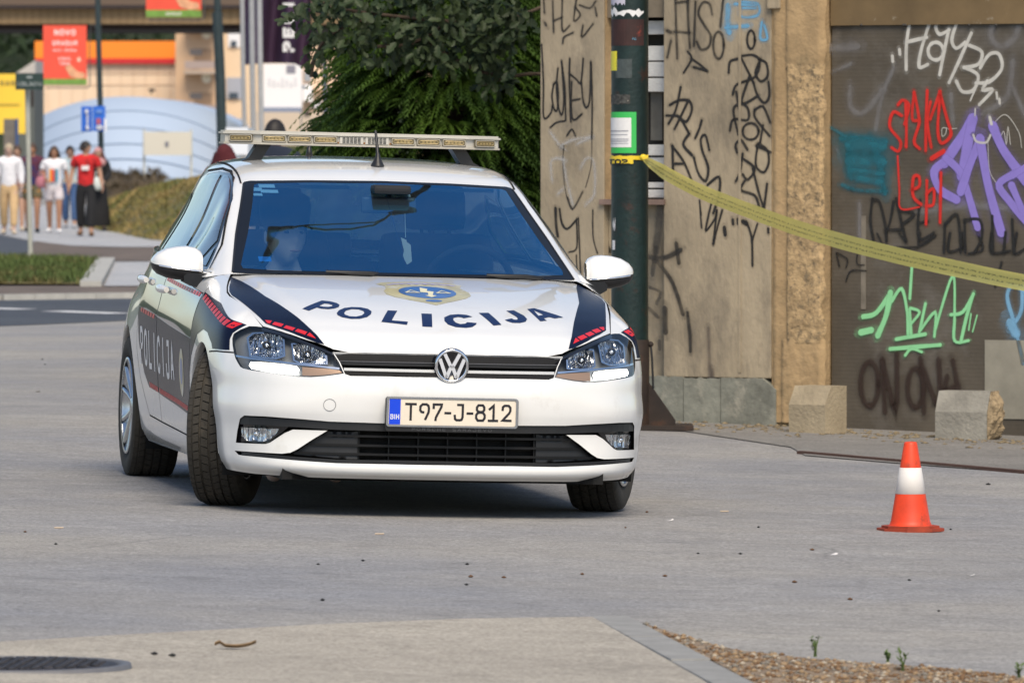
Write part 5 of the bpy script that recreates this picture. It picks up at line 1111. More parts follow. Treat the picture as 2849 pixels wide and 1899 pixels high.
# ================================================================== graffiti wall
WA = Vector((.785, 40.6, 0)); ALF = R(30); WU = Vector((math.cos(ALF), -math.sin(ALF), 0)); WN = Vector((-math.sin(ALF), -math.cos(ALF), 0))
WM = Matrix(((WU.x, WN.x, 0, WA.x), (WU.y, WN.y, 0, WA.y), (0, 0, 1, 0), (0, 0, 0, 1)))   # wall frame: x along, y outwards, z up
def on_wall(px, py, off=0):
    d = at(px, py, 1.0)-Vector((0, 0, CH)); o = Vector((0, 0, CH)); t = ((WA+WN*off)-o).dot(WN)/d.dot(WN); p = o+d*t; r = p-WA
    return (r.dot(WU), p.z)
M_conc = mat('wall_concrete', (.36,.295,.205), .92, var=.26, vscale=2.4, bump=.25, bscale=45, var2=((.15,.128,.098), .47, .74), v2scale=3.0, stretch=(1.1,1.1,.50))
M_conc2 = mat('wall_concrete_warm', (.40,.275,.145), .95, var=.25, vscale=4, bump=.3, bscale=40, var2=((.24,.18,.10), .54, .75), v2scale=5)
M_rough = mat('pier_exposed_aggregate', (.43,.30,.16), .98, var=.45, vscale=14, bump=.5, bscale=40, var2=((.20,.15,.09), .50, .62), v2scale=30)
M_plinth = mat('plinth_stone', (.20,.20,.165), .9, var=.5, vscale=5, bump=.3, bscale=30, var2=((.33,.31,.25), .55, .7), v2scale=6)
M_panel = mat('gate_sheet_metal', (.082,.068,.050), .75, 0, var=.38, vscale=1.7, var2=((.135,.122,.105), .50, .68), v2scale=1.8, bump=.08, bscale=30)
M_panel_h = mat('gate_header_rust', (.155,.105,.05), .8, .1, var=.3, vscale=3, var2=((.3,.25,.18), .60, .68), v2scale=9)
M_brick = mat('white_painted_brick', (.62,.61,.58), .85, var=.12, vscale=12, bump=.2, bscale=60)
BLD = empty('concrete_building', (0,0,0), (0,0,0), 'weathered concrete building with graffiti covered slabs and rough corner pier', 'building')
def wbox(name, u0, u1, n0, n1, z0, z1, m, parent, bev=0):
    mb = MB(); mb.box(((u0+u1)/2, (n0+n1)/2, (z0+z1)/2), (u1-u0, n1-n0, z1-z0), WM, bev); return mb.obj(name, m, parent)
def U(px, off=0): return on_wall(px, 600, off)[0]
uL0, uL1, uR0, uR1, uP0, uP1 = U(1503), U(1680), U(1846), U(2147), U(2147), U(2293)
TOP = 3.6
wbox('left_slab', uL0, uL1, -.20, 0, -.3, TOP, M_conc, BLD, .006)
zs = on_wall(1700,560)[1]
wbox('right_slab', uR0, uR1-.002, -.20, 0, .22, TOP, M_conc, BLD, .006)
wbox('slab_ridge', U(2055), U(2062), -.01, .004, .25, TOP, M_conc, BLD)
wbox('parapet_panel', uL1+.002, uR0-.002, -.20, -.055, -.3, zs-.02, M_conc, BLD)
wbox('window_sill', uL1-.02, uR0+.012, -.12, .02, zs-.018, zs+.012, mat('sill_brown', (.22,.15,.12), .8, var=.3), BLD)
# window recess: painted bricks, boards and dark gaps
wbox('recess_back', uL1-.05, uR0+.05, -.30, -.22, zs, TOP, mat('recess_dark', (.035,.034,.03), .9), BLD)
wbox('warm_lit_jamb', uL1+.0015, uL1+.004, -.20, -.012, zs, TOP, M_conc2, BLD)  # thin warm-toned sheet painting the warm light on the slab's side
zb = zs+.02; rnd = random.Random(3)
for z0, z1, kind in ((zs+.02,zs+.07,'brick'),(zs+.075,zs+.11,'brick'),(zs+.19,zs+.25,'brick'),(zs+.255,zs+.32,'brick'),(on_wall(1830,255)[1],on_wall(1830,215)[1],'brick'),(on_wall(1830,213)[1],on_wall(1830,170)[1],'brick'),(on_wall(1830,168)[1],on_wall(1830,125)[1],'brick'),(on_wall(1830,95)[1],on_wall(1830,55)[1],'board')):
    u = uL1+.01
    while u < uR0-.01:
        w = min(.21 if kind == 'brick' else .9, uR0-.006-u); wbox('brick' if kind == 'brick' else 'board', u, u+w-.006, -.20, -.10+rnd.uniform(-.008,.008), z0, z1-.004, M_brick, BLD, .004); u += w
wbox('loose_sheet', U(1808,-.15), U(1840,-.15), -.17, -.16, zs+.34, zs+.86, mat('grey_sheet', (.12,.115,.10), .7, var=.3), BLD)
wbox('lintel', uL1+.002, uR0-.002, -.20, -.03, on_wall(1830,48)[1], TOP, mat('lintel_brown', (.19,.155,.11), .9, var=.3, vscale=5), BLD)
# plinth of broken stone slabs
ends = [U(1795), U(1905), U(2010), U(2165)]
for q, (a, b, h) in enumerate(zip(ends[:-1], ends[1:], (.222,.215,.220))):
    top = [(a+.003+(b-a-.006)*k/12, h-.10*max(0, (k-9)/3 if q == 2 else 0)*.6+.010*noise.noise((k*.9, q*5.0, 2))) for k in range(13)]; poly = [(a+.003,-.3),(b-.003,-.3)]+top[::-1]
    mb = MB(); mb.prism(poly, -.15, .010+.006*q, WM @ Matrix(((1,0,0,0),(0,0,1,0),(0,1,0,0),(0,0,0,1)))); mb.obj('plinth_stone', M_plinth, BLD)
# rough pier: displaced grid
def rough_face(name, u0, u1, z0, z1, n, amp, step, m, seed, edge=.02):
    V = []; F = []; nu = max(2, int((u1-u0)/step)); nz = max(2, int((z1-z0)/step))
    for i in range(nu+1):
        for j in range(nz+1):
            u = u0+(u1-u0)*i/nu; z = z0+(z1-z0)*j/nz; k = noise.noise((u*22, z*22, seed))*.6+noise.noise((u*55, z*55, seed+3))*.5
            t = min(i, nu-i)/nu; rag = edge*noise.noise((z*9, seed, 1))*(1 if i in (0, nu) else 0)
            V.append(WM @ Vector((u+rag, n+amp*k-(.03 if i in (0, nu) else 0), z)))
    F = [(i*(nz+1)+j, (i+1)*(nz+1)+j, (i+1)*(nz+1)+j+1, i*(nz+1)+j+1) for i in range(nu) for j in range(nz)]
    return mesh_obj(name, V, F, m, BLD, True)
wbox('pier_core', uP0, uP1-.012, -.30, -.004, -.3, TOP, M_conc2, BLD)
rough_face('pier_render', uP0+.0, uP0+.16, -.02, TOP, .012, .004, .02, M_conc2, 2.0)
rough_face('pier_aggregate', uP0+.10, uP1, .42, 1.95, .026, .007, .010, M_rough, 5.0)
rough_face('pier_upper', uP0+.08, uP1+.004, 1.93, TOP, .022, .006, .02, M_conc2, 8.0)
rough_face('pier_foot', uP0+.06, uP1+.006, -.02, .44, .024, .010, .016, M_conc2, 9.0)
wbox('pier_cap', U(2140), U(2175), -.1, .03, on_wall(2150,25)[1], TOP, M_conc, BLD, .006)
wbox('upper_storey', uL0-.0, uP1, -.9, -.30, -.3, TOP+.25, M_conc, BLD)
wbox('roof_slab', uL0-.15, 7.2, -4.5, .12, TOP, TOP+.22, M_conc, BLD)
wbox('side_return', uL0, uL0+.2, -4.4, -.2, -.3, TOP, M_conc, BLD)
# sheet-metal gate
GATE = empty('metal_gate', (0,0,0), (0,0,0), 'dark ribbed sheet metal gate covered in white, red, purple and green graffiti', 'gate')
g0 = uP1+.004; gz1 = on_wall(2295,72,-.08)[1]
V = []; F = []; nz = 330; us = [g0, g0+1.25, g0+2.5, g0+4.2]
for i, u in enumerate(us):
    for j in range(nz+1): z = .0-.2+ (gz1+.2)*j/nz; V.append(WM @ Vector((u, -.085+(.0003 if j % 3 == 0 else 0), z)))
F = [(i*(nz+1)+j, (i+1)*(nz+1)+j, (i+1)*(nz+1)+j+1, i*(nz+1)+j+1) for i in range(3) for j in range(nz)]
mesh_obj('gate_sheet', V, F, M_panel, GATE)
wbox('gate_header', g0, g0+4.2, -.10, -.066, gz1, TOP, M_panel_h, GATE)
wbox('gate_post', g0+4.2, g0+4.35, -.2, 0, -.3, TOP, M_conc2, GATE)
wbox('gate_backing', g0, g0+4.2, -.30, -.12, -.3, TOP, MATS['recess_dark'], GATE)
for px in (2395, 2512, 2518, 2695, 2770): 
    p = on_wall(px, 60, -.06); MB().lathe([(0,.006),(.006,.005),(.008,0)], 8, WM @ Matrix.Translation((p[0], -.066, p[1]-.02)) @ Matrix.Rotation(R(-90), 4, 'X')).obj('rivet', mat('rivet_dark', (.04,.035,.03), .7), GATE)
u_, z_ = on_wall(2730,1025,-.08); wbox('patch_sheet', on_wall(2740,950,-.08)[0], on_wall(2740,950,-.08)[0]+.50, -.082, -.079, .02, on_wall(2740,945,-.08)[1], mat('patch_pale', (.27,.25,.20), .8, var=.25, vscale=4), GATE)
u_ = on_wall(2395,700,-.08)[0]; wbox('pale_streak', u_, u_+.03, -.0835, -.0815, on_wall(2395,860,-.08)[1], on_wall(2395,600,-.08)[1], mat('streak_pale', (.19,.165,.13), .8, var=.3, vscale=9), GATE)
# ---- spray paint
def spray(name, col, alpha=1.0, soft=.5, mottle=.25):
    if name in MATS: return MATS[name]
    m = bpy.data.materials.new(name); m.use_nodes = True; nt = m.node_tree; N = nt.nodes; L = nt.links; b = N['Principled BSDF']; b.inputs['Base Color'].default_value = (*col, 1); b.inputs['Roughness'].default_value = .7
    uv = N.new('ShaderNodeUVMap'); sp = N.new('ShaderNodeSeparateXYZ'); L.new(uv.outputs[0], sp.inputs[0])
    a = N.new('ShaderNodeMath'); a.operation = 'ABSOLUTE'; L.new(sp.outputs[1], a.inputs[0])
    mr = N.new('ShaderNodeMapRange'); mr.interpolation_type = 'SMOOTHSTEP'; mr.inputs[1].default_value = 1.0; mr.inputs[2].default_value = 1.0-soft; L.new(a.outputs[0], mr.inputs[0])
    tc = N.new('ShaderNodeTexCoord'); n = N.new('ShaderNodeTexNoise'); n.inputs['Scale'].default_value = 14; n.inputs['Detail'].default_value = 5; L.new(tc.outputs['Object'], n.inputs['Vector'])
    r2 = N.new('ShaderNodeMapRange'); r2.inputs[1].default_value = .3; r2.inputs[2].default_value = .6; r2.inputs[3].default_value = alpha*(1-mottle); r2.inputs[4].default_value = alpha; L.new(n.outputs[0], r2.inputs[0])
    mu = N.new('ShaderNodeMath'); mu.operation = 'MULTIPLY'; L.new(mr.outputs[0], mu.inputs[0]); L.new(r2.outputs[0], mu.inputs[1]); L.new(mu.outputs[0], b.inputs['Alpha'])
    MATS[name] = m; return m
def graffiti(zf, off, strokes, m, parent, w, label=None, split=False, mist=False):
    'painted strokes, each a flat ribbon lying on the wall; strokes in a zoomed-crop frame zf=(x0,y0,scale)'
    if split:
        for st in strokes: graffiti(zf, off, [st], m, parent, w, label)
        return
    V = []; F = []; UV = []; k = 0
    for st in strokes:
        wd = w
        if isinstance(st[0], (int, float)): wd = st[0]; st = st[1:]
        if len(st) == 1: st = [st[0], (st[0][0]+wd*.25, st[0][1]+wd*.5)]
        pts = [on_wall(zf[0]+p[0]*zf[2], zf[1]+p[1]*zf[2], off) for p in st]
        pl = smooth_line(pts, 5) if len(pts) > 2 else densify(pts, .03, False)
        wm = wd*1.32*zf[2]/515.0; a0 = np.array(pl[0]); a1 = np.array(pl[-1]); d0 = a0-np.array(pl[1]); d1 = a1-np.array(pl[-2]); d0 = d0/(np.linalg.norm(d0)+1e-9); d1 = d1/(np.linalg.norm(d1)+1e-9)
        rc = ((.5,.12),(.44,.50),(.30,.80),(.14,.96)); ws = [wm*q for _, q in rc]+[wm*(.92+.20*noise.noise((i*.22+k*3.1, st[0][0]*.01, 7))) for i in range(len(pl))]+[wm*q for _, q in rc[::-1]]
        pl = [tuple(a0+d0*wm*q) for q, _ in rc]+list(pl)+[tuple(a1+d1*wm*q) for q, _ in rc[::-1]]
        po = stroke_poly(pl, ws); n = len(pl); b = len(V); y = off+.0016+.00012*k; k += 1
        for i in range(n): V += [WM @ Vector((po[i][0], y, po[i][1])), WM @ Vector((po[2*n-1-i][0], y, po[2*n-1-i][1]))]; e = 0; UV += [(0, 1), (0, -1)]
        for i in range(n-1): F.append((b+2*i, b+2*i+1, b+2*i+3, b+2*i+2))
    o = mesh_obj('paint_mist' if mist else 'graffiti', V, F, m, parent); l = o.data.uv_layers.new(name='UVMap')
    for lp in o.data.loops: l.data[lp.index].uv = UV[lp.vertex_index]
    if label: o['label'] = label
    if w >= 14 and not mist:
        bc = m.node_tree.nodes['Principled BSDF'].inputs['Base Color'].default_value
        graffiti(zf, off-.0006, [([s_[0]*2.3]+list(s_[1:])) if isinstance(s_[0], (int, float)) else [w*2.3]+list(s_) for s_ in strokes], spray(m.name+'_mist', tuple(bc)[:3], .22, 1.0, .4), parent, w, None, False, True)
    return o
Zb = (1450, 0, .3827); Zc_ = (1650, 550, .4464); Z2 = (2200, 0, .4464); Z3 = (2200, 650, .5422); Z4 = (1050, 340, .3187)
S_blk = spray('spray_black', (.014,.013,.013), .95, .5); S_fade = spray('spray_black_faded', (.026,.024,.022), .68, .6, .45); S_wht = spray('spray_white_faint', (.62,.60,.57), .45, .9, .5)
def ell(cx, cy, rx, ry, n=14, a0=0, a1=2*math.pi): return [(cx+rx*math.cos(a0+(a1-a0)*i/n), cy+ry*math.sin(a0+(a1-a0)*i/n)) for i in range(n+1)]
graffiti(Zb, 0, [[(150,330),(163,600),(165,850),(215,825),(228,770)],[(238,612),(225,700),(240,790),(262,800),(270,700),(262,600),(240,610)],[(268,500),(258,640),(275,790),(300,830),(312,700),(295,450)],[(295,450),(318,640),(325,870)],[(355,430),(352,600),(362,880)],[(357,540),(400,575),(436,600),(452,430)],[(368,600),(372,860),(440,832)],[(376,730),(425,720)],[(440,600),(452,730),(475,782),(500,720),(508,455)],[(510,455),(518,760),(515,1000)],[14,(215,925),(260,890),(315,880)],[12,(335,985),(370,940),(395,985)]], S_blk, BLD, 15, 'black hand-written tag across the left slab')
graffiti(Zb, 0, [[(165,0),(170,90)],[(230,0),(237,230)],[(300,0),(300,220),(350,190)],[(245,150),(292,130)],[(402,0),(385,150),(430,112),(400,60)],[(430,40),(500,60),(540,15)],[(450,190),(445,270),(520,180)],[22,(175,170)],[(305,310),(315,270),(375,240)],[(540,60),(550,110)]], S_fade, BLD, 17, 'faded grey scribble at the top of the left slab')
graffiti(Zb, 0, [[(220,970),(262,1030),(300,1070),(305,1050),(400,1010),(505,1000)],[(505,1000),(460,1020),(420,1040)],[(225,1300),(218,1180),(260,1150),(310,1165)],[(310,1165),(330,1300),(375,1480)],[(440,1210),(480,1150),(530,1180),(535,1400),(480,1480)],[(280,1400),(300,1380)]], S_wht, BLD, 26)
graffiti(Zb, 0, [[9,(312,1060),(305,1200),(330,1420),(375,1520)],[(340,1440),(375,1520),(445,1400)],[8,(515,1000),(510,1200),(470,1360)]], S_fade, BLD, 16)
graffiti(Z4, 0, [[28,(1556,755),(1562,900),(1575,990)],[20,(1592,760),(1612,880),(1660,930),(1740,850)],[16,(1740,850),(1742,1090),(1680,1132)],[14,(1757,840),(1775,1330)],[14,(1882,770),(1885,1000),(1922,1140)],[11,(1738,1160),(1745,1330)]], S_blk, BLD, 18)
graffiti(Z4, -.055, [[70,(1930,900),(1945,1050),(1970,1120)],[50,(1970,1060),(2030,1120)]], S_fade, BLD, 50)
graffiti(Zb, 0, [[(1122,0),(1128,200),(1135,420)],[(1212,0),(1215,150),(1228,345)],[(1120,232),(1222,240)],[(1268,20),(1258,330)],[(1388,100),(1370,30),(1320,22),(1290,100),(1330,180),(1378,260),(1365,340),(1310,362),(1280,310)],ell(1436,330,38,98),[(1470,0),(1450,190)],[26,(1065,225),(1085,235)],[(1065,412),(1090,300)],[(1140,20),(1210,12)]], S_fade, BLD, 22, 'grey sprayed capital letters high on the right slab')
graffiti(Zb, 0, [[(1185,525),(1240,430),(1215,380)],[(1240,430),(1300,470),(1352,517)],[22,(1260,490),(1340,512)]], S_blk, BLD, 18)
S_blue = spray('spray_sky_blue', (.16,.42,.66), .75, .8, .5)
graffiti(Zb, 0, [[60,(1505,60),(1500,140),(1510,220)],[40,(1500,200),(1640,190)],[26,(1600,20),(1598,120),(1720,112),(1722,30),(1620,15)],[22,(1620,60),(1700,62)],[26,(1750,170),(1740,280),(1790,282),(1770,190)],[30,(1560,30),(1700,40)]], S_blue, BLD, 30, 'light blue sprayed scribble at the top of the right slab')
graffiti(Zb, 0, [ell(1672,290,28,66),[(1605,408),(1690,402),(1735,450),(1700,560),(1570,615),(1540,685)],[(1605,430),(1650,520),(1690,600)],[(1740,435),(1785,465),(1792,555),(1742,592),(1705,530),(1740,435)],[(1510,525),(1520,450),(1570,430)],[(1690,600),(1718,690),(1768,748),(1805,700),(1800,600)],[(1660,560),(1605,750),(1720,700)],[(1565,670),(1585,785)],[(1580,975),(1545,800),(1600,755),(1650,790),(1648,872),(1545,868),(1520,945)],[(1700,800),(1760,775),(1810,885)],[(1700,800),(1705,860),(1805,985)],ell(1670,955,58,60),[(1760,915),(1740,1030)],[(1570,1105),(1562,1050),(1600,1018),(1645,1085)],[(1722,1050),(1708,1200),(1765,1252),(1802,1180),(1790,1090),(1730,1045)],[(1715,1060),(1812,1105)],[(1612,1120),(1592,1250),(1565,1312)],[(1610,1150),(1700,1225),(1650,1305),(1615,1270)],[(1625,1318),(1600,1380),(1700,1420),(1732,1500)],[(1688,1230),(1725,1380),(1762,1500)],[(1790,1340),(1768,1512)]], S_blk, BLD, 20, 'dense black stacked letters down the edge of the right slab')
graffiti(Zb, 0, [[(1160,638),(1125,800),(1075,895)],[(1085,762),(1150,730),(1222,735),(1242,800),(1200,885),(1140,845)],[(1062,840),(1122,842)],[(1212,740),(1160,850),(1118,935)],[(1175,885),(1222,970)],[(1312,880),(1295,940),(1268,1000)],[24,(1220,975),(1180,1050),(1240,1125)],[(1368,1085),(1342,985),(1308,1010),(1320,1100),(1362,1220),(1342,1315),(1290,1260),(1258,1150)],[(1102,1065),(1106,1250)],[(1102,1065),(1180,1170),(1242,1312)],[(1125,1190),(1172,1190)],[(1360,1340),(1440,1285),(1442,1400),(1400,1545)],[9,(1300,1460),(1312,1560)]], S_blk, BLD, 21, 'slanting black letters running down the middle of the right slab')
graffiti(Zc_, 0, [[(737,40),(718,120),(705,205),(760,130),(772,80)],[(772,90),(750,285)],[(805,80),(775,190),(752,285)],[12,(665,20),(672,120),(678,185)],[26,(820,190),(824,225)],[20,(872,140),(874,160)],[20,(903,138),(904,156)],[30,(940,150),(955,160)],[16,(958,150),(990,250),(995,420)],[14,(1025,165),(995,260)],[18,(1093,195),(1094,212)]], S_blk, BLD, 15)
graffiti(Zc_, -.0, [[60,(418,70),(408,200),(392,320)],[34,(392,320),(372,470)],[36,(350,370),(450,372),(540,330)],[30,(520,290),(535,400)],[30,(405,400),(480,500),(520,590),(560,720)],[26,(590,720),(605,850),(608,950)],[24,(360,560),(420,590),(400,655)],[24,(350,690),(405,742)],[46,(448,700),(452,825)],[30,(415,900),(416,935)]], S_fade, BLD, 30, 'smeared black paint strokes beside the green pole')
graffiti(Zc_, 0, [[(720,820),(725,1000),(740,1180)],[(745,1080),(742,1190)]], spray('spray_ghost', (.10,.08,.075), .35, .9, .5), BLD, 30)
S_w2 = spray('spray_white', (.62,.60,.55), .85, .4); OFF = -.083
S_ghost = spray('spray_pale_ghost', (.26,.25,.25), .45, .8, .5)
graffiti(Z2, OFF, [[46,(372,560),(372,660),(430,708),(500,660),(560,575)],[34,(640,430),(570,600),(530,800)],[50,(1268,110),(1250,240),(1320,290),(1400,230),(1432,120)],[50,(1385,400),(1350,600),(1210,700)],[40,(1390,560),(1454,700)],[40,(1000,600),(1010,760)],[30,(430,1280),(430,1480)],[60,(830,1310),(1100,1280),(1454,1300)],[26,(290,940),(310,1000)],[60,(250,300),(400,290)],[30,(280,440),(370,400)]], S_ghost, GATE, 44, split=True)
graffiti(Z2, OFF+.0022, [[(742,140),(722,280),(720,430)],[(872,125),(812,320),(802,418),(850,405)],[(728,262),(845,235)],ell(905,320,48,55),[(985,190),(962,300),(930,462)],[(928,130),(905,170),(930,215),(985,190)],[(1032,155),(1005,250),(1032,302),(1085,268)],[(1125,212),(1060,360),(990,512)],[(1118,285),(1192,325),(1172,400),(1085,422)],[(1085,422),(1168,470),(1142,560),(1072,572),(1035,510)],[(1185,420),(1240,340),(1300,340),(1316,430),(1240,510),(1160,518)],[(1225,510),(1200,560),(1258,562),(1180,650)],[12,(1150,560),(1122,625)],[22,(680,315),(682,335)],[22,(635,355),(637,380)],[16,(1285,580),(1288,612)],[16,(1302,620),(1304,642)],[14,(1140,842),(1160,882),(1220,888),(1246,845)],[20,(1243,735),(1252,770)],[9,(1152,680),(1150,720)]], S_w2, GATE, 23, 'white hand-painted letters at the top of the gate')
S_redp = spray('spray_red', (.62,.02,.012), .95, .35)
graffiti(Z2, OFF+.0026, [[(690,720),(640,700),(618,790),(684,880),(672,942),(632,922)],[(672,650),(700,625),(738,660),(712,770)],[(718,640),(722,800),(720,912)],[(770,580),(758,740),(802,760),(770,880),(802,925)],[(802,745),(788,660),(770,580)],[(852,568),(845,750),(842,935)],[(872,640),(852,760),(876,915)],[(932,572),(872,740)],[(930,575),(975,740),(1000,840),(940,892),(918,800),(932,600)],[12,(668,975),(678,1180),(688,1300),(800,1290)],[(760,1180),(802,1160),(800,1100),(766,1108),(764,1220),(812,1272)],[(850,1130),(848,1260),(845,1392)],[(855,1200),(892,1178),(890,1272),(850,1282)],[30,(885,985),(950,945)],[(938,1080),(935,1240),(932,1382)]], S_redp, GATE, 20, 'red sprayed words in the middle of the gate')
graffiti(Z2, OFF+.0034, [[62,(1132,745),(1050,880),(960,1010)],[50,(965,1005),(895,1070),(930,1180),(1030,1242)],[64,(1128,770),(1100,920),(1068,1090)],[46,(1070,1090),(1030,1040),(975,990)],[44,(1068,1090),(1110,1220),(1165,1412)],[50,(1182,870),(1120,1020),(1062,1190)],[56,(1182,870),(1230,1150),(1312,1442)],[56,(1262,790),(1330,940),(1470,1130)],[46,(1400,1080),(1300,1150),(1370,1260),(1480,1390)],[46,(1380,1160),(1440,1300)],[40,(1470,1040),(1390,1090)]], spray('spray_violet', (.25,.19,.56), .97, .22, .1), GATE, 50, 'large purple painted figure on the gate')
graffiti(Z2, OFF+.0020, [[70,(340,860),(450,862),(570,880)],[60,(370,900),(362,1000),(372,1090)],[70,(380,960),(480,960),(560,990)],[60,(520,900),(560,1050),(582,1180)],[34,(330,1155),(420,1185),(590,1190)],[60,(400,1060),(560,1080)],[26,(260,800),(340,850)],[110,(400,900),(540,910)],[110,(400,1000),(540,1010)],[70,(430,1110),(540,1130)]], spray('spray_teal', (.015,.15,.20), .78, .85, .45), GATE, 60, 'faded teal paint patch at the left of the gate')
S_bk2 = spray('spray_black_gate', (.010,.010,.010), .9, .45)
graffiti(Z2, OFF+.0029, [[(510,1240),(498,1380),(525,1530)],[(512,1245),(555,1262),(590,1400),(598,1500)],[(642,1260),(620,1380),(598,1440)],[(660,1240),(690,1380),(720,1500)],[(600,1432),(690,1430)],[(690,1310),(770,1335),(700,1395)],[(808,1250),(795,1380),(808,1490),(890,1452)],[(800,1390),(850,1380)],[(962,1400),(958,1568)],[(962,1400),(1040,1340),(1062,1568)],[(1085,1375),(1090,1568)],[(1090,1370),(1180,1372),(1192,1480),(1150,1568)],[(1258,1350),(1262,1568)],[(1340,1450),(1330,1568)],[(1382,1370),(1392,1568)]], S_bk2, GATE, 20, 'black sprayed words across the middle of the gate')
graffiti(Z3, OFF+.0029, [[(662,0),(662,60),(740,12)],[(818,0),(812,90),(885,72)],[(880,0),(880,70)],[(962,0),(985,80),(918,102)],[(1030,0),(1030,95),(1122,90)],[14,(1082,150),(1052,262)],[16,(1160,0),(1150,100),(1197,80)],[8,(235,100),(250,165)],[8,(238,98),(290,130),(285,170)],[8,(350,60),(340,150),(375,160)],[8,(285,240),(310,190),(385,190)],[14,(540,72),(650,70)],[12,(560,0),(590,40)],[10,(445,0),(470,50)]], S_bk2, GATE, 16, split=True)
S_green = spray('spray_mint', (.27,.66,.32), .97, .25, .1)
graffiti(Z3, OFF+.0036, [[24,(375,425),(440,405),(512,305)],[28,(512,305),(490,420),(448,520)],[32,(365,505),(410,495)],[16,(520,345),(570,282),(598,400),(602,512)],[(622,178),(612,330)],[(612,390),(618,512)],[14,(618,382),(662,402),(618,462)],[(692,360),(662,502)],[14,(662,502),(742,402),(738,525)],[14,(740,500),(832,215),(842,420),(842,548),(912,548)],[16,(825,415),(885,400),(938,310)],[16,(938,310),(905,420),(876,545)],[8,(926,412),(915,492)],[8,(957,420),(935,500)],[18,(545,540),(690,515)],[20,(515,590),(765,570)],[14,(590,622),(620,590),(672,605)]], S_green, GATE, 15, 'mint green signature low on the gate')
graffiti(Z3, OFF+.0024, [ell(405,770,45,112),[(472,650),(478,780),(484,905)],[(472,660),(540,900),(545,620)],ell(640,790,40,100),[(668,650),(680,780),(684,905)],[(680,690),(762,890),(760,655)],[(802,740),(792,800),(830,790)],[(835,660),(862,800)]], spray('spray_brown', (.035,.018,.012), .8, .8, .2), GATE, 36, 'dark brown sprayed letters near the bottom of the gate')
graffiti(Z3, OFF+.0024, [[(1128,270),(1112,330),(1150,470),(1192,660)],[(1190,275),(1182,400),(1130,480)],[60,(1135,470),(1150,500)],[16,(1197,300),(1160,270)]], spray('spray_pale_blue', (.22,.46,.68), .8, .6), GATE, 24)
graffiti(Z2, OFF+.0030, [[(975,800),(945,800),(945,850),(965,835),(972,805)],[(985,805),(1035,800)],[5,(1265,770),(1340,715),(1420,820),(1440,920)],[5,(1230,860),(1240,1060),(1290,1150)],[5,(1310,850),(1330,820),(1345,900),(1355,790),(1370,900)]], S_w2, GATE, 5)
# ---- concrete blocks at the wall foot
M_blk = mat('block_concrete', (.35,.285,.19), .92, var=.2, vscale=6, bump=.3, bscale=50)
M_blk2 = mat('block_concrete_grey', (.25,.235,.20), .92, var=.3, vscale=6, bump=.35, bscale=50)
M_brk = mat('block_broken_face', (.30,.225,.135), .95, var=.5, vscale=30, bump=.8, bscale=40)
def block(px, py, label, w, d, h, ch, rz, m, broken):
    p = gp(px, py); o = empty('concrete_block', (p.x, p.y, ground_z(p.x, p.y)-.005), (0,0,rz), label, 'block', 'concrete blocks at the foot of the gate')
    # extruded profile (y,z) with a chamfered upper front edge
    pr = [(-d/2,0),(d/2,0),(d/2,h),(-d/2+ch*.55,h),(-d/2,h-ch)]
    M = Matrix(((0,0,1,0),(1,0,0,0),(0,1,0,0),(0,0,0,1)))
    mb = MB(); mb.prism(pr, -w/2, w/2, M); mb.obj('block_body', m, o)
    if broken:
        V = []; F = []; n = 12; r = random.Random(6)
        for i in range(n+1):
            for j in range(n+1):
                y, z = -d/2+d*i/n, h*j/n
                z = min(z, (h-ch)+(y+d/2)/(ch*.55)*ch) if y < -d/2+ch*.55 else z
                b = .05*math.sin(math.pi*i/n)*math.sin(math.pi*min(1, j/n*1.05)); k = noise.noise((y*18, z*18, 4))*.03+noise.noise((y*45, z*45, 9))*.014
                edge = i in (0, n) or j in (0, n); V.append((w/2+(0.002 if edge else b+k+.008), y*(1 if not edge else .995), z))
        F = [(i*(n+1)+j, (i+1)*(n+1)+j, (i+1)*(n+1)+j+1, i*(n+1)+j+1) for i in range(n) for j in range(n)]
        mesh_obj('broken_end', V, F, M_brk, o)
    return o
block(2275,1205,'pale concrete block at the foot of the rough pier, left of the two',.24,.20,.262,.10,R(-38),M_blk,False)
block(2690,1222,'grey concrete block with a broken end, right of the two',.29,.20,.265,.11,R(-22),M_blk2,True)
# ---- green pole with posters and tape
pp = at(1752,1165,39.3); PZ = ground_z(pp.x, pp.y)
POLE = empty('steel_pole', (pp.x, pp.y, PZ), (0,0,0), 'thick dark green steel pole plastered with stickers before the wall', 'pole')
M_pole = mat('pole_green_paint', (.007,.021,.019), .45, .1, var=.45, vscale=6, var2=((.05,.018,.010), .58, .70), v2scale=4.5, bump=.15, bscale=40)
M_polel = mat('pole_rusty_base', (.028,.018,.013), .7, .1, var=.5, vscale=8, var2=((.09,.04,.02), .55, .72), v2scale=9)
RP = .100
hz = lambda py: at(1752,py,39.3).z-PZ
MB().lathe([(RP,hz(945)),(RP,2.6),(RP*.98,6.5)], 40).obj('upper_tube', M_pole, POLE)
MB().lathe([(RP+.006,-.05),(RP+.006,hz(950)),(RP+.001,hz(944))], 40).obj('lower_tube', M_polel, POLE)
mb = MB(); mb.box((.06,0,.012), (.56,.40,.024)); mb.obj('base_plate', M_polel, POLE)
for a in (0, 90, 180, 270): mb = MB(); mb.prism([(RP,0.02),(RP+.15,.02),(RP+.15,.05),(RP,.26)], -.006, .006, Matrix.Rotation(R(a-12), 4, 'Z') @ Matrix(((1,0,0,0),(0,0,1,0),(0,1,0,0),(0,0,0,1)))); mb.obj('gusset', M_polel, POLE)
MB().tube([(RP+.012,-.02,hz(955)),(RP+.02,-.03,hz(1000)),(RP+.026,-.03,hz(1080))], .006, 6).obj('ground_cable', MATS['car_black_plastic'], POLE)
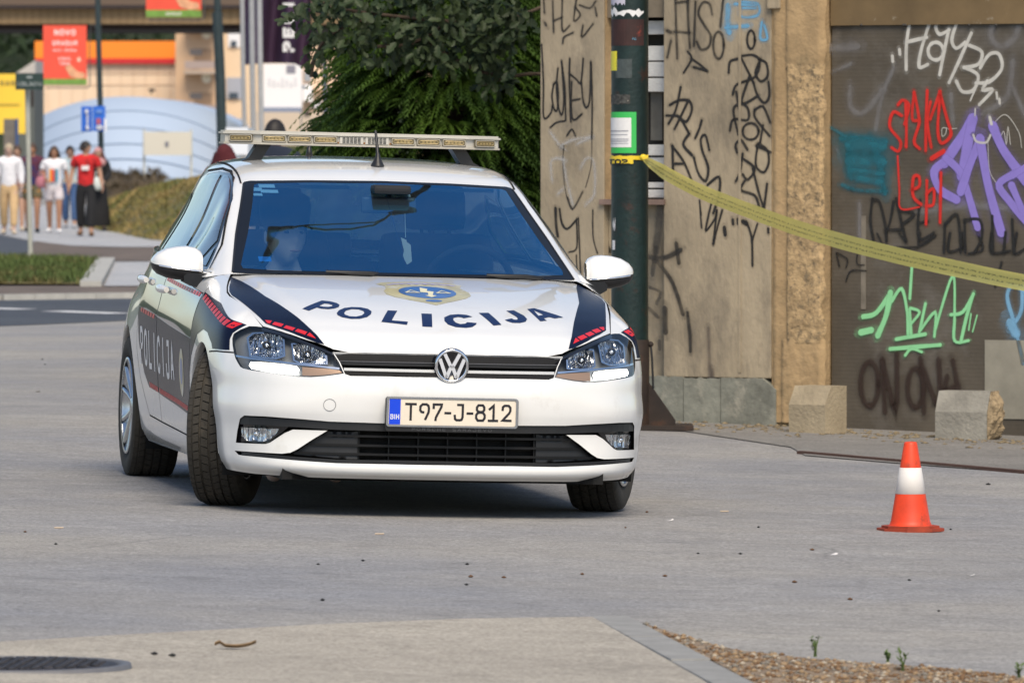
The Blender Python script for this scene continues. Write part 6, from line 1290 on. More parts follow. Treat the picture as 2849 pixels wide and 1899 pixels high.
MB().ellipsoid((RP+.012,-.02,hz(957)), (.016,.016,.016), 8, 6).obj('bolt', M_polel, POLE)
def pole_sheet(name, x0, x1, y0, y1, m, lift=.0015, ragged=0, seed=1):
    'paper wrapped on the pole between photo columns/rows'
    r = random.Random(seed); V = []; F = []; k = 14; s = 39.3/FPX
    def ang(px): v = max(-.999, min(.999, (px-1752)*s/RP)); return math.asin(v)
    a0, a1 = ang(x0), ang(x1)
    for i in range(k+1):
        a = a0+(a1-a0)*i/k; rr = RP+lift
        for yy, sg in ((y0,1),(y1,-1)): z = hz(yy)-(r.uniform(0,ragged) if sg > 0 else -r.uniform(0,ragged)); V.append((rr*math.sin(a), -rr*math.cos(a), z))
    F = [(2*i, 2*i+1, 2*i+3, 2*i+2) for i in range(k)]
    return mesh_obj(name, V, F, m, None, False)
def stick(name, x0, x1, y0, y1, m, label, **kw):
    o = pole_sheet(name, x0, x1, y0, y1, m, **kw); o.location = POLE.location; tag(o, label, 'poster' if 'poster' in name else 'sticker'); return o
M_paper = mat('poster_paper', (.72,.71,.70), .7, var=.06, vscale=30)
o = stick('poster', 1690, 1769, 312, 426, mat('poster_green', (.04,.46,.09), .5), 'green bordered white poster wrapped on the steel pole')
s_ = pole_sheet('poster_sheet', 1690, 1755, 328, 410, M_paper, .003); s_.parent = o
for k, (y0, y1, x1) in enumerate(((363,366,1747),(374,376,1745),(386,387.5,1748),(390,391.5,1748),(394,395.5,1744),(399,400.5,1747))):
    l = pole_sheet('text_line', 1700, x1, y0, y1, mat('poster_text', (.30,.30,.33), .8), .004); l.parent = o
stick('yellow_sticker', 1690, 1716, 143, 197, mat('sticker_yellow', (.75,.66,.04), .5), 'small yellow sticker high on the left of the steel pole')
stick('torn_poster', 1690, 1789, 20, 50, M_paper, 'torn remains of a white poster near the top of the pole', ragged=.03, seed=3)
stick('torn_poster', 1690, 1738, -20, 18, mat('poster_lilac', (.48,.46,.55), .8), 'torn lilac scrap of poster at the very top of the pole', ragged=.02, seed=4)
stick('paper_scrap', 1704, 1712, 603, 645, M_paper, 'long torn paper scrap on the left of the pole at mid height', ragged=.05, seed=5)
stick('paper_scrap', 1704, 1711, 668, 694, M_paper, 'small white sticker low on the left of the pole')
stick('paper_scrap', 1758, 1768, 104, 116, mat('scrap_blue', (.12,.42,.62), .6), 'tiny pale blue scrap high on the pole', ragged=.02, seed=6)
stick('glue_stain', 1712, 1757, 165, 218, mat('glue_grey', (.05,.065,.065), .7, var=.4, vscale=30), 'square grey glue stain on the pole above the green poster')
stick('glue_stain', 1700, 1752, 262, 293, mat('glue_flecks', (.05,.05,.045), .7, var=.9, vscale=60, var2=((.5,.45,.38), .62, .66), v2scale=50), 'flecked paper remains just above the green poster', ragged=.01, seed=8)
stick('rust_stain', 1698, 1790, 55, 128, mat('rust_red_paint', (.035,.012,.010), .7, var=.5, vscale=10, var2=((.22,.035,.02), .60, .66), v2scale=12), 'dark red rusty stain band high on the pole', lift=.0006)
# barrier tape
M_tape = bpy.data.materials.new('barrier_tape'); M_tape.use_nodes = True; MATS['barrier_tape'] = M_tape
nt = M_tape.node_tree; N = nt.nodes; L = nt.links; N.clear(); out = N.new('ShaderNodeOutputMaterial'); pr = N.new('ShaderNodeBsdfPrincipled'); tl = N.new('ShaderNodeBsdfTranslucent'); mx = N.new('ShaderNodeMixShader'); mx.inputs[0].default_value = .58; tp_ = N.new('ShaderNodeBsdfTransparent'); tp_.inputs[0].default_value = (.95,.92,.55,1); mt = N.new('ShaderNodeMixShader'); mt.inputs[0].default_value = .16
uv = N.new('ShaderNodeUVMap'); sx = N.new('ShaderNodeSeparateXYZ'); L.new(uv.outputs[0], sx.inputs[0])
def mth(op, a, b=None, c=None):
    n = N.new('ShaderNodeMath'); n.operation = op
    for i, q in enumerate((a, b, c)):
        if q is None: continue
        if isinstance(q, (int, float)): n.inputs[i].default_value = q
        else: L.new(q, n.inputs[i])
    return n.outputs[0]
# rows of tiny printed characters (dashes of noise inside two print lines)
mp = N.new('ShaderNodeMapping'); mp.inputs['Scale'].default_value = (60, 9, 1); L.new(uv.outputs[0], mp.inputs[0]); nz_ = N.new('ShaderNodeTexNoise'); nz_.inputs['Scale'].default_value = 1.0; nz_.inputs['Detail'].default_value = 2; L.new(mp.outputs[0], nz_.inputs['Vector'])
ink = mth('GREATER_THAN', nz_.outputs[0], .50)
l1 = mth('LESS_THAN', mth('ABSOLUTE', mth('SUBTRACT', sx.outputs[1], .30)), .055); l2 = mth('LESS_THAN', mth('ABSOLUTE', mth('SUBTRACT', sx.outputs[1], .58)), .05)
msk = mth('MULTIPLY', mth('MULTIPLY', mth('MAXIMUM', l1, l2), ink), .62)
mc_ = N.new('ShaderNodeMix'); mc_.data_type = 'RGBA'; mc_.inputs[6].default_value = (.98,.88,.26,1); mc_.inputs[7].default_value = (.10,.10,.05,1); L.new(msk, mc_.inputs[0])
L.new(mc_.outputs[2], pr.inputs['Base Color']); L.new(mc_.outputs[2], tl.inputs[0]); pr.inputs['Roughness'].default_value = .16; pr.inputs['Coat Weight'].default_value = .5
L.new(pr.outputs[0], mx.inputs[1]); L.new(tl.outputs[0], mx.inputs[2]); L.new(mx.outputs[0], mt.inputs[1]); L.new(tp_.outputs[0], mt.inputs[2]); L.new(mt.outputs[0], out.inputs[0])
TAPE = empty('barrier_tape', (0,0,0), (0,0,0), 'yellow barrier tape tied round the pole and sagging to the right', 'tape')
ctl = [(1790,441,39.15),(1812,455,39.1),(1870,490,38.9),(1960,536,38.7),(2080,584,38.4),(2200,628,38.1),(2330,668,37.7),(2480,706,37.3),(2640,742,36.9),(2849,785,36.3),(3150,835,35.6),(3700,880,34.4)]
cp_ = smooth_line([tuple(at(*c)) for c in ctl], 8); V = []; F = []; UV = []
for i, p in enumerate(cp_):
    t = i/(len(cp_)-1); wd = .024+.064*min(1, t*7)
    for k in range(7):
        v = (k-3)/3; a_ = R(18)+R(52)*math.sin(t*4.0+.3)*.35+v*R(38)*(.5+.5*math.cos(t*6.5)); wob = .003*noise.noise((t*30, v*2, 5))
        V.append((p[0]+wob, p[1]-math.sin(a_)*v*wd*.55+wob, p[2]+math.cos(a_*.6)*v*wd/2)); UV.append((t*6, v*.5+.5))
F = [(7*i+k, 7*i+k+1, 7*i+8+k, 7*i+7+k) for i in range(len(cp_)-1) for k in range(6)]
o = mesh_obj('tape_span', V, F, M_tape, TAPE, True); l = o.data.uv_layers.new(name='UVMap')
for lp in o.data.loops: l.data[lp.index].uv = UV[lp.vertex_index]
M_ty = mat('tape_yellow', (.78,.56,.03), .35)
wr = pole_sheet('tape_wrap', 1690, 1800, 432, 447, M_ty, .006, .006, 9); wr.location = POLE.location; wr.parent = TAPE
wr = pole_sheet('tape_wrap', 1690, 1760, 436, 456, M_ty, .008, .004, 10); wr.location = POLE.location; wr.parent = TAPE
MB().ellipsoid(tuple(at(1790,438,39.17)), (.022,.02,.018), 8, 6).obj('tape_knot', M_ty, TAPE)
V = [at(*c) for c in ((1786,436,39.1),(1804,430,39.1),(1803,440,39.1),(1788,444,39.1))]; mesh_obj('tape_tail', V, [(0,1,2,3)], M_ty, TAPE)
for k, ch in enumerate('TOP'):
    v, t = glyph_mesh(ch, .026, .030, .008); rr = RP+.0092; V = []
    for x, z in v:
        a = math.asin(max(-.99, min(.99, ((1704+k*17-1752)*39.3/FPX+x)/RP))); V.append((rr*math.sin(a), -rr*math.cos(a), hz(458)+z))
    o = mesh_obj('tape_letter', V, [tuple(f) for f in t], MATS['car_black_plastic'], TAPE); o.location = POLE.location
tpst = at(3702, 880, 34.4); MB().tube([(tpst.x, tpst.y, -.3), (tpst.x, tpst.y, tpst.z+.15)], .02, 10).obj('tape_stake', MATS['bracket_dark'] if 'bracket_dark' in MATS else M_pole, TAPE)
# ---- traffic cone
cp0 = gp(2533,1476); CN = empty('traffic_cone', (cp0.x, cp0.y, ground_z(cp0.x, cp0.y)), (0,0,.25), 'scuffed orange traffic cone with one white band on the asphalt', 'traffic cone')
M_or = mat('cone_orange', (.74,.055,.010), .5, var=.2, vscale=12, var2=((.16,.045,.02), .53, .72), v2scale=9); M_cw = mat('cone_white', (.72,.68,.64), .5, var=.06, vscale=20, var2=((.6,.12,.05), .70, .74), v2scale=24)
def cr(z): return .0815-(.0815-.0255)*(z-.02)/(.353-.02)
MB().lathe([(cr(.020)+.012,.018),(cr(.024)+.003,.026),(cr(.04),.04),(cr(.10),.10),(cr(.148),.148)], 40).obj('cone_lower', M_or, CN)
MB().lathe([(cr(.148),.148),(cr(.150)+.0012,.1485),(cr(.252)+.0012,.2515),(cr(.252),.252)], 40).obj('white_band', M_cw, CN)
MB().lathe([(cr(.252),.252),(cr(.345),.345),(.024,.353),(.018,.3545),(.015,.345)], 40).obj('cone_upper', M_or, CN)
M_cb = mat('cone_base_red', (.33,.045,.015), .6, var=.3, vscale=14)
mb = MB(); b8 = [(.135*math.cos(R(a))*(1.0), .135*math.sin(R(a))) for a in (22.5,67.5,112.5,157.5,202.5,247.5,292.5,337.5)]; mb.prism(b8, 0, .012); mb.prism([(x*.86, y*.86) for x, y in b8], .012, .022); mb.obj('cone_base', M_cb, CN)
# ================================================================== trees behind the car
def leafmat(name, c0, c1, trans=.25, scale=3):
    m = bpy.data.materials.new(name); m.use_nodes = True; nt = m.node_tree; N = nt.nodes; L = nt.links; N.clear(); MATS[name] = m
    o = N.new('ShaderNodeOutputMaterial'); p = N.new('ShaderNodeBsdfPrincipled'); p.inputs['Roughness'].default_value = .55; p.inputs['Specular IOR Level'].default_value = .3
    t = N.new('ShaderNodeBsdfTranslucent'); mx = N.new('ShaderNodeMixShader'); mx.inputs[0].default_value = trans
    tc = N.new('ShaderNodeTexCoord'); n = N.new('ShaderNodeTexNoise'); n.inputs['Scale'].default_value = scale; n.inputs['Detail'].default_value = 5; L.new(tc.outputs['Object'], n.inputs['Vector'])
    r = N.new('ShaderNodeValToRGB'); r.color_ramp.elements[0].position = .32; r.color_ramp.elements[1].position = .68; r.color_ramp.elements[0].color = (*c0, 1); r.color_ramp.elements[1].color = (*c1, 1)
    L.new(n.outputs[0], r.inputs[0]); L.new(r.outputs[0], p.inputs['Base Color']); L.new(r.outputs[0], t.inputs[0]); L.new(p.outputs[0], mx.inputs[1]); L.new(t.outputs[0], mx.inputs[2]); L.new(mx.outputs[0], o.inputs[0]); return m
M_bark = mat('bark_brown', (.085,.060,.042), .95, var=.4, vscale=14, bump=.6, bscale=30)
def conifer(x, y, h, rad, nspray, label, seed, z0=.25):
    r = random.Random(seed); T = empty('conifer_tree', (x, y, ground_z(x, y)), (0,0,0), label, 'tree', 'trees behind the car')
    MB().tube([(0,0,-.1),(.02,0,h*.4),(0,.02,h*.95)], [.13,.09,.02], 9).obj('trunk', M_bark, T)
    br = MB(); V = []; F = []
    for k in range(nspray):
        t = r.random()**.85; z = z0+(h-z0)*t; R0 = rad*(1-max(0, t-.15)/.85)**.55*(.80+.30*noise.noise((z*1.7, seed, k % 7))); a = r.uniform(0, 2*math.pi)
        R0 *= .88+.24*noise.noise((math.cos(a)*2.1, math.sin(a)*2.1, z*1.4)); q = R0*(1-.42*r.random()**1.6); L0 = r.uniform(.20,.42)*(1.1-.5*t)
        o = Vector((math.cos(a)*q, math.sin(a)*q, z)); d = Vector((math.cos(a), math.sin(a), r.uniform(-.1,.55))).normalized(); side = Vector((-math.sin(a), math.cos(a), r.uniform(-.5,.5))).normalized()
        n = 12; pts = []
        for i in range(n+1):
            s = i/n; pts.append(o+d*L0*s+Vector((0,0,-L0*.55*s*s))+side*.02*math.sin(s*5+k))
        for i in range(1, n+1):
            s = i/n; dirv = (pts[i]-pts[i-1]).normalized()
            for sg in (-1, 1):
                l = L0*.24*(1-.65*s)*r.uniform(.6,1.3); w = .007+.004*r.random(); tip = pts[i]+(side*sg*.8+dirv*.9+Vector((0,0,-.25))).normalized()*l; b = len(V); pw = dirv*w
                V += [pts[i]-pw, pts[i]+pw, tip+pw*.4, tip-pw*.4+Vector((0,0,-.01))]; F.append((b, b+1, b+2, b+3))
        b = len(V); sp = side*.010; V += [pts[0]-sp, pts[0]+sp, pts[-1]+sp*.3, pts[-1]-sp*.3]; F.append((b, b+1, b+2, b+3))
        if k % 40 == 0: br.tube([(0,0,max(.2, z-.25)), tuple(o*1.0)], [.02,.006], 5)
    mesh_obj('crown', V, F, MATS['conifer_green'], T); br.obj('limbs', M_bark, T); return T
leafmat('conifer_green', (.015,.040,.006), (.085,.155,.020), .28, 2.6)
conifer(-.40, 46.6, 4.4, 1.00, 10500, 'dense green conifer with drooping sprays right behind the car', 3)
conifer(.72, 47.9, 4.9, 1.10, 3600, 'second conifer half hidden behind the concrete building', 8)
leafmat('oak_green', (.016,.032,.012), (.062,.088,.038), .2, 5)
leafmat('oak_dark', (.012,.028,.010), (.04,.065,.022), .2, 5)
BT = empty('broadleaf_tree', (.62, 44.4, 0), (0,0,0), 'broadleaf tree with large grey green leaves reaching over the car roof', 'tree', 'trees behind the car')
trk = [(0,0,-.1),(.03,.05,1.2),(-.02,0,2.1),(-.25,-.05,3.0),(-.5,0,4.2)]; MB().tube(smooth_line(trk, 5), [.11]*5+[.10]*5+[.085]*5+[.06]*5+[.03], 10).obj('trunk', M_bark, BT)
lb = MB(); rnd = random.Random(21); tips = []
def w2l(px, py, Y): p = at(px, py, Y); return (p.x-.62, p.y-44.4, p.z)
limbs = [[(-.02,0,1.9),w2l(1500,206,43.9),w2l(1420,212,43.8),w2l(1340,200,43.7),w2l(1260,160,43.6)],[w2l(1420,212,43.8),w2l(1330,240,43.7)],[(-.1,0,2.5),w2l(1400,60,43.8),w2l(1250,60,43.6),w2l(1050,40,43.5),w2l(900,20,43.6)],[w2l(1250,60,43.6),w2l(1150,120,43.5),w2l(1050,130,43.5)],[w2l(1050,40,43.5),w2l(930,90,43.6),w2l(880,150,43.6),w2l(865,215,43.6)],[(-.25,0,3.0),w2l(1200,-60,43.6),w2l(950,-80,43.6)],[w2l(1260,160,43.6),w2l(1180,110,43.5)]]
for l in limbs: lb.tube(smooth_line(l, 5), .011, 6)
lb.obj('limbs', M_bark, BT)
def leaf(V, F, c, d, up, L):
    s = d.cross(up).normalized(); b = len(V); w = L*.30
    prof = ((0,.06),(.18,.55),(.34,.80),(.46,.58),(.60,1.0),(.76,.70),(.90,.55),(1,.0))
    for t, k in prof: V.append(c+d*L*t+s*w*k+up*(-.12*L*t*t+.10*L*k*k)); V.append(c+d*L*t-s*w*k+up*(-.12*L*t*t+.10*L*k*k)); V.append(c+d*L*t+up*(-.12*L*t*t))
    for i in range(len(prof)-1): F.append((b+3*i, b+3*i+2, b+3*i+5, b+3*i+3)); F.append((b+3*i+2, b+3*i+1, b+3*i+4, b+3*i+5))
V = []; F = []
clumps = [(1100,40,320,70,300),(1240,90,170,90,240),(1370,60,120,90,170),(1270,150,110,40,90),(1380,200,60,70,60),(965,70,80,75,90),(872,150,22,60,16),(905,15,60,35,34),(1080,120,120,60,120),(1060,-60,240,80,170),(1300,-60,200,80,160)]
for cx, cy, rx, ry, n in clumps:
    for k in range(n):
        a = rnd.uniform(0, 6.28); q = math.sqrt(rnd.random()); p = Vector(w2l(cx+rx*q*math.cos(a), cy+ry*q*math.sin(a), 43.55+rnd.uniform(-.28,.30)))
        d = Vector((rnd.uniform(-1,1), rnd.uniform(-1,.6), rnd.uniform(-1.3,.25))).normalized(); up = Vector((rnd.uniform(-.6,.6), rnd.uniform(-1.2,-.1), rnd.uniform(.2,1))).normalized(); up = (up-d*up.dot(d)).normalized()
        leaf(V, F, p, d, up, rnd.uniform(.05,.095))
mesh_obj('crown', V, F, MATS['oak_green'], BT)
# ================================================================== far background
def fbox(name, x0, y0, x1, y1, D, depth, m, parent=None):
    'box whose front face spans photo pixels (x0,y0)-(x1,y1) at depth D'
    a, b = at(x0, y0, D), at(x1, y1, D); mb = MB(); mb.box(((a.x+b.x)/2, D+depth/2, (a.z+b.z)/2), (b.x-a.x, depth, a.z-b.z)); return mb.obj(name, m, parent)
def fpole(name, pts, w, D, m, parent=None, n=12):
    'vertical-ish pole through photo pixels, width in px'
    return MB().tube([at(px, py, D) for px, py in pts], w/2*D/FPX, n).obj(name, m, parent)
def ftext(name, s, px, py, hpx, adv, D, m, parent, rot=0, sw=.17, wf=.62):
    c = at(px, py, D); h = hpx*D/FPX; out = []
    for k, ch in enumerate(s):
        if ch == ' ': continue
        v, t = glyph_mesh(ch, h*wf, h, h*sw)
        if not t: continue
        off = (k-(len(s)-1)/2)*adv*D/FPX; V = []
        for x, z in v:
            X, Z_ = x+off, z-h/2; cs, sn = math.cos(rot), math.sin(rot); V.append((c.x+X*cs-Z_*sn, D, c.z+X*sn+Z_*cs))
        out.append(mesh_obj(name, V, [tuple(f) for f in t], m, parent))
    return out
# wooded hillside closing the view
V = []; F = []; nx, ny = 70, 16
for i in range(nx+1):
    for j in range(ny+1):
        x = -480+560*i/nx; y = 520+j*28; z = (j/ny)**.8*(125 if x > -105 else 12)+8*noise.noise((x*.02, y*.02, 1))*(j > 0); V.append((x, y, z-1))  # left part, out of view, kept low so the car side mirrors sky
F = [(i*(ny+1)+j, (i+1)*(ny+1)+j, (i+1)*(ny+1)+j+1, i*(ny+1)+j+1) for i in range(nx) for j in range(ny)]
tag(mesh_obj('hillside', V, F, mat('hill_soil', (.03,.045,.02), .95, var=.4, vscale=.1), smooth=True), kind='structure')
rnd = random.Random(13); V = []; F = []
for k in range(2600):
    x = rnd.uniform(-60, 25); y = rnd.uniform(522, 700); j = (y-520)/28/ny; z = j**.8*125-1; r = rnd.uniform(2.0,3.6); hgt = rnd.uniform(4,9)
    for q in range(26):
        a, b = rnd.uniform(0, 6.28), rnd.uniform(-.3,1); c = Vector((x+r*math.cos(a)*math.sqrt(1-b*b*.8), y+r*math.sin(a)*math.sqrt(1-b*b*.8), z+hgt*.55+b*hgt*.5)); s = rnd.uniform(.3,.7); d1 = Vector((rnd.uniform(-1,1), rnd.uniform(-1,1), rnd.uniform(-1,1)))*s; d2 = Vector((rnd.uniform(-1,1), rnd.uniform(-.4,.4), rnd.uniform(-1,1)))*s; n = len(V); V += [c-d1, c+d2, c+d1]; F.append((n, n+1, n+2))
leafmat('wood_green', (.012,.026,.012), (.05,.075,.030), .15, .15)
tag(mesh_obj('hillside_wood', V, F, MATS['wood_green']), 'dark far-off wood covering the hillside under the bridge', 'wood', kind='stuff')
# overpass
OV = empty('overpass', (0,0,0), (0,0,0), 'brown concrete bridge deck crossing the top left of the view', 'bridge')
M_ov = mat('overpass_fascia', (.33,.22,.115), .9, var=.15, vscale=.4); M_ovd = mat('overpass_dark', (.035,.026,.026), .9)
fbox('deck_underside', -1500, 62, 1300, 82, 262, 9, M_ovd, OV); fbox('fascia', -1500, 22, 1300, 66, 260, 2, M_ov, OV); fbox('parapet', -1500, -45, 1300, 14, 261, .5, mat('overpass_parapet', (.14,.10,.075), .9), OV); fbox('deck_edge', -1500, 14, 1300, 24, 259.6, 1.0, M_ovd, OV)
for k in range(34):
    x = -20+k*22; fbox('fascia_joint', x, 24, x+1.6, 65, 259.97, .1, mat('overpass_joint', (.20,.135,.07), .9), OV)
for x in (-700, 1150): fbox('bridge_column', x, 80, x+90, 470, 264, 1.5, M_ov, OV)
# orange and cream store
ST = empty('store_building', (0,0,0), (0,0,0), 'cream store building with broad orange band and red stripe', 'building')
M_cream = mat('store_cream', (.78,.60,.43), .8, var=.05, vscale=.5); Dst = 440
fbox('wall', 99, 170, 494, 470, Dst, 20, M_cream, ST); fbox('orange_band', 97, 115, 494, 163, Dst-.3, 20, mat('store_orange', (.92,.25,.015), .6), ST); fbox('red_band', 97, 163, 494, 177, Dst-.4, 20, mat('store_red', (.55,.015,.02), .6), ST)
for k in range(11): fbox('panel_joint', 132+k*34, 178, 133+k*34, 300, Dst-.05, .1, mat('store_joint', (.55,.42,.32), .8), ST)
for y in (205, 236): fbox('panel_joint', 99, y, 494, y+.9, Dst-.05, .1, MATS['store_joint'], ST)
fpole('wall_lamp', [(421,252),(421,262)], 5, Dst-1, M_ovd, ST); fbox('lamp_head', 413, 247, 431, 254, Dst-1.2, .6, M_ovd, ST)
fbox('orange_post', 84, 270, 93, 330, Dst-2, 1, MATS['store_orange'], ST)
# apartment block
AP = empty('apartment_block', (0,0,0), (0,0,0), 'beige apartment block with balconies behind the lamp post', 'building'); Da = 430
M_ap = mat('apartment_beige', (.60,.40,.25), .85, var=.06, vscale=.3); M_ap2 = mat('apartment_cream', (.74,.56,.38), .85, var=.05, vscale=.3)
fbox('wall', 488, 83, 600, 470, Da, 14, M_ap, AP); fbox('wing', 600, 80, 690, 470, Da+2, 14, M_ap2, AP)
for y0 in (140, 262, 22):
    b = empty('balcony'); b.parent = AP
    fbox('slab', 512, y0+56, 600, y0+66, Da-1.3, 1.3, mat('balcony_slab', (.42,.33,.26), .85), b); fbox('parapet', 514, y0+30, 600, y0+52, Da-1.3, .15, mat('balcony_grey', (.36,.28,.25), .8), b); fbox('door', 540, y0-4, 590, y0+28, Da-.05, .1, mat('apartment_shadow', (.30,.20,.13), .85), b)  # door box in a darkened wall colour, painting the shade behind the balcony
    fbox('laundry', 528, y0-3, 562, y0+14, Da-1.1, .1, mat('laundry_dark', (.10,.09,.09), .9), b)
    MB().lathe([(0,.0),(.22,.06),(.30,.16)], 14, Matrix.Translation(at(575, y0-46, Da-.6)) @ Matrix.Rotation(R(100), 4, 'X')).obj('satellite_dish', mat('dish_pale', (.75,.66,.50), .6), b)
for x0, y0, x1, y1, c in ((634,88,668,132,(.78,.78,.80)),(630,216,672,276,(.36,.38,.44)),(630,330,672,390,(.36,.38,.44))):
    w_ = fbox('window', x0, y0, x1, y1, Da+1.9, .2, mat('blind_%d' % y0, c, .7), AP); fbox('pane', x0+8, y1-18, x1-10, y1-2, Da+1.8, .1, mat('pane_dark', (.05,.07,.10), .2), w_)
# pale house behind the flags
HS = empty('pale_house', (0,0,0), (0,0,0), 'cream house with white sign boards behind the purple flag', 'building'); Dh = 330
fbox('wall', 690, 150, 1010, 480, Dh, 10, M_ap2, HS); fbox('upper_wall', 840, 130, 935, 250, Dh-.5, 5, mat('house_peach', (.82,.58,.40), .85), HS)
fbox('white_bay', 842, 235, 868, 282, Dh-1.2, 1, mat('bay_white', (.82,.80,.80), .8), HS); fbox('window', 846, 192, 866, 226, Dh-.7, .3, mat('pane_grey', (.30,.32,.34), .3), HS)
fbox('lean_to_roof', 866, 283, 905, 300, Dh-1.5, 2, mat('leanto_grey', (.55,.55,.57), .8), HS); fbox('lean_to', 866, 300, 905, 420, Dh-1.4, 2, mat('house_tan', (.50,.37,.25), .85), HS)
fbox('low_wall', 700, 312, 1000, 470, Dh-3, 1, mat('low_wall_beige', (.58,.47,.36), .9), HS); fbox('wall_shadow_gap', 846, 312, 862, 320, Dh-3.1, .3, M_ovd, HS)
SB = fbox('sign_board', 733, 178, 840, 300, 200, .3, mat('sign_white', (.80,.77,.76), .7)); tag(SB, 'large white board with faint lettering hanging below the purple flag', 'sign')
o = fbox('sign_base', 733, 299, 838, 312, 199.9, .5, mat('sign_base_blue', (.22,.25,.33), .7)); o.parent = SB
for k in range(7): o = fbox('faint_letter', 747+k*12, 216+(k % 3)*6, 753+k*12, 238+(k % 2)*4, 199.98, .02, mat('sign_faint', (.62,.60,.62), .8)); o.parent = SB
o = fbox('dark_emblem', 797, 182, 822, 204, 199.98, .02, mat('sign_emblem', (.22,.21,.25), .8)); o.parent = SB
# green and dark infill behind the car roof
fbox('hedge_wall', 700, 405, 930, 480, 120, .6, mat('hedge_wall_olive', (.11,.12,.05), .95, var=.4, vscale=1.5)).name = 'low_hedge'
tag(bpy.data.objects['low_hedge'], 'low olive hedge seen under the light bar', 'hedge')
# arched hall
HA = empty('arched_hall', (0,0,0), (0,0,0), 'pale blue arched membrane hall behind the bank', 'hall'); Dha = 330
M_hall = mat('hall_membrane', (.37,.45,.57), .6, var=.05, vscale=.15); M_seam = mat('hall_seam', (.345,.43,.56), .7)
def hall_top(px): t = (px-352)/345.0; return 269+ (1-math.sqrt(max(0, 1-(t*.86)**2)))*255
pxs = [22+k*13 for k in range(51)]; V = []; F = []
for px in pxs:
    for j in range(9):
        t = j/8; a = at(px, hall_top(px), Dha); z = -2+(a.z+2)*t; bulge = 4.5*(1-(t)**2.2); V.append((a.x, Dha-bulge+4*((px-352)/345)**2, z))
    a = at(px, hall_top(px), Dha); V.append((a.x, Dha+25, a.z*1.02))
F = [(i*10+j, (i+1)*10+j, (i+1)*10+j+1, i*10+j+1) for i in range(50) for j in range(9)]
mesh_obj('membrane', V, F, M_hall, HA, True)
for k, dy in enumerate((38,85,130,172,212)):
    pts = []
    for px in pxs[1:-1]:
        py = hall_top(px)*(1-k*.06)+dy+14*((px-352)/345)**2-(.0)+hall_top(352)*k*.06; pts.append(px and (px, py))
    P = []
    for px, py in pts:
        a = at(px, hall_top(px), Dha); zz = at(px, py, Dha).z; t = max(0, min(1, (zz+2)/(a.z+2))); P.append((a.x, Dha-4.5*(1-t**2.2)+4*((px-352)/345)**2-.06, zz))
    MB().tube(P, .032, 5).obj('seam', M_seam, HA)
# information board on posts
IB = empty('board_on_posts', (0,0,0), (0,0,0), 'blank beige notice board on two pale posts by the bank', 'sign'); fbox('board', 400, 367, 532, 432, 172, .08, mat('board_beige', (.62,.58,.50), .7), IB); fbox('emblem', 459, 394, 469, 408, 171.98, .02, mat('board_emblem', (.20,.20,.24), .8), IB)
for x in (401, 532): fpole('post', [(x,360),(x,520)], 7, 172.2, mat('post_pale', (.60,.60,.56), .6), IB)
# poles with posters
M_lp = mat('lamp_post_green', (.028,.045,.050), .5, .2, var=.2)
LP1 = empty('lamp_post', (0,0,0), (0,0,0), 'slim dark lamp post carrying the blue traffic sign', 'lamp post', 'dark posts'); fpole('post', [(270,-120),(274,100),(279,300),(284,560)], 16, 150, M_lp, LP1)
LP2 = empty('lamp_post', (0,0,0), (0,0,0), 'thick dark lamp post right behind the car roof', 'lamp post', 'dark posts'); fpole('post', [(600,-120),(606,40)], 20, 140, M_lp, LP2); fpole('post_sleeve', [(604,35),(612,200),(622,560)], 29, 140, M_lp, LP2)
LP3 = empty('lamp_post', (0,0,0), (0,0,0), 'blue grey post between the flags and the conifer', 'lamp post', 'dark posts'); fpole('post', [(902,120),(906,360),(908,560)], 14, 110, mat('post_slate', (.10,.12,.15), .5), LP3)
M_pred = mat('poster_red', (.80,.085,.045), .5, var=.08, vscale=3); M_pgr = mat('poster_grass', (.16,.30,.05), .6, var=.3, vscale=9); M_pw = mat('poster_white', (.85,.78,.74), .6); M_por = mat('poster_food', (.72,.36,.20), .6, var=.3, vscale=8)
def poster(x0, y0, x1, y1, D, label, lines):
    P = empty('banner_poster', (0,0,0), (0,0,0), label, 'poster', 'red posters on the lamp posts'); H = y1-y0; fbox('sheet', x0, y0, x1, y1, D, .03, M_pred, P); fbox('grass_strip', x0, y1-H*.10, x1, y1, D-.004, .004, M_pgr, P)
    for f, t, hp in lines: ftext('poster_letter', t, (x0+x1)/2, y0+H*f, hp, hp*.92, D-.006, M_pw, P)
    V = [at(x0+(x1-x0)*a, y0+H*b, D-.006) for a, b in ((.50,.70),(.62,.66),(.80,.78),(.95,.80),(.97,.88),(.80,.90),(.62,.86))]; mesh_obj('food_picture', V, [tuple(range(7))], M_por, P)
    V = [at(x0+(x1-x0)*a, y0+H*b, D-.006) for a, b in ((.78,.56),(.84,.53),(.87,.60),(.80,.62))]; mesh_obj('food_picture', V, [(0,1,2,3)], mat('poster_pale', (.75,.60,.45), .6), P)
    MB().tube([at(px, py, D+.05) for px, py in ((x1+25,y0+4),(x1+12,y0-4),(x1+8,y0+H*.3),(x1+9,y1+2),(x1+2,y1+9),(x0+8,y1+9))], .012, 6).obj('bracket', mat('bracket_dark', (.10,.10,.10), .5, .3), P); return P
poster(120, 71, 241, 236, 148, 'red poster with white lettering and green foot hung on the slim post', ((.12,'NOVO',17),(.30,'GRADUR',13),(.42,'NOVA SEZONA',6.5),(.56,'LOKAL',8),(.64,'CENA',8)))
poster(406, -150, 560, 48, 132, 'red poster cut off by the top edge of the picture', ((.3,'NOVO',20),(.955,'GRADUR',8)))
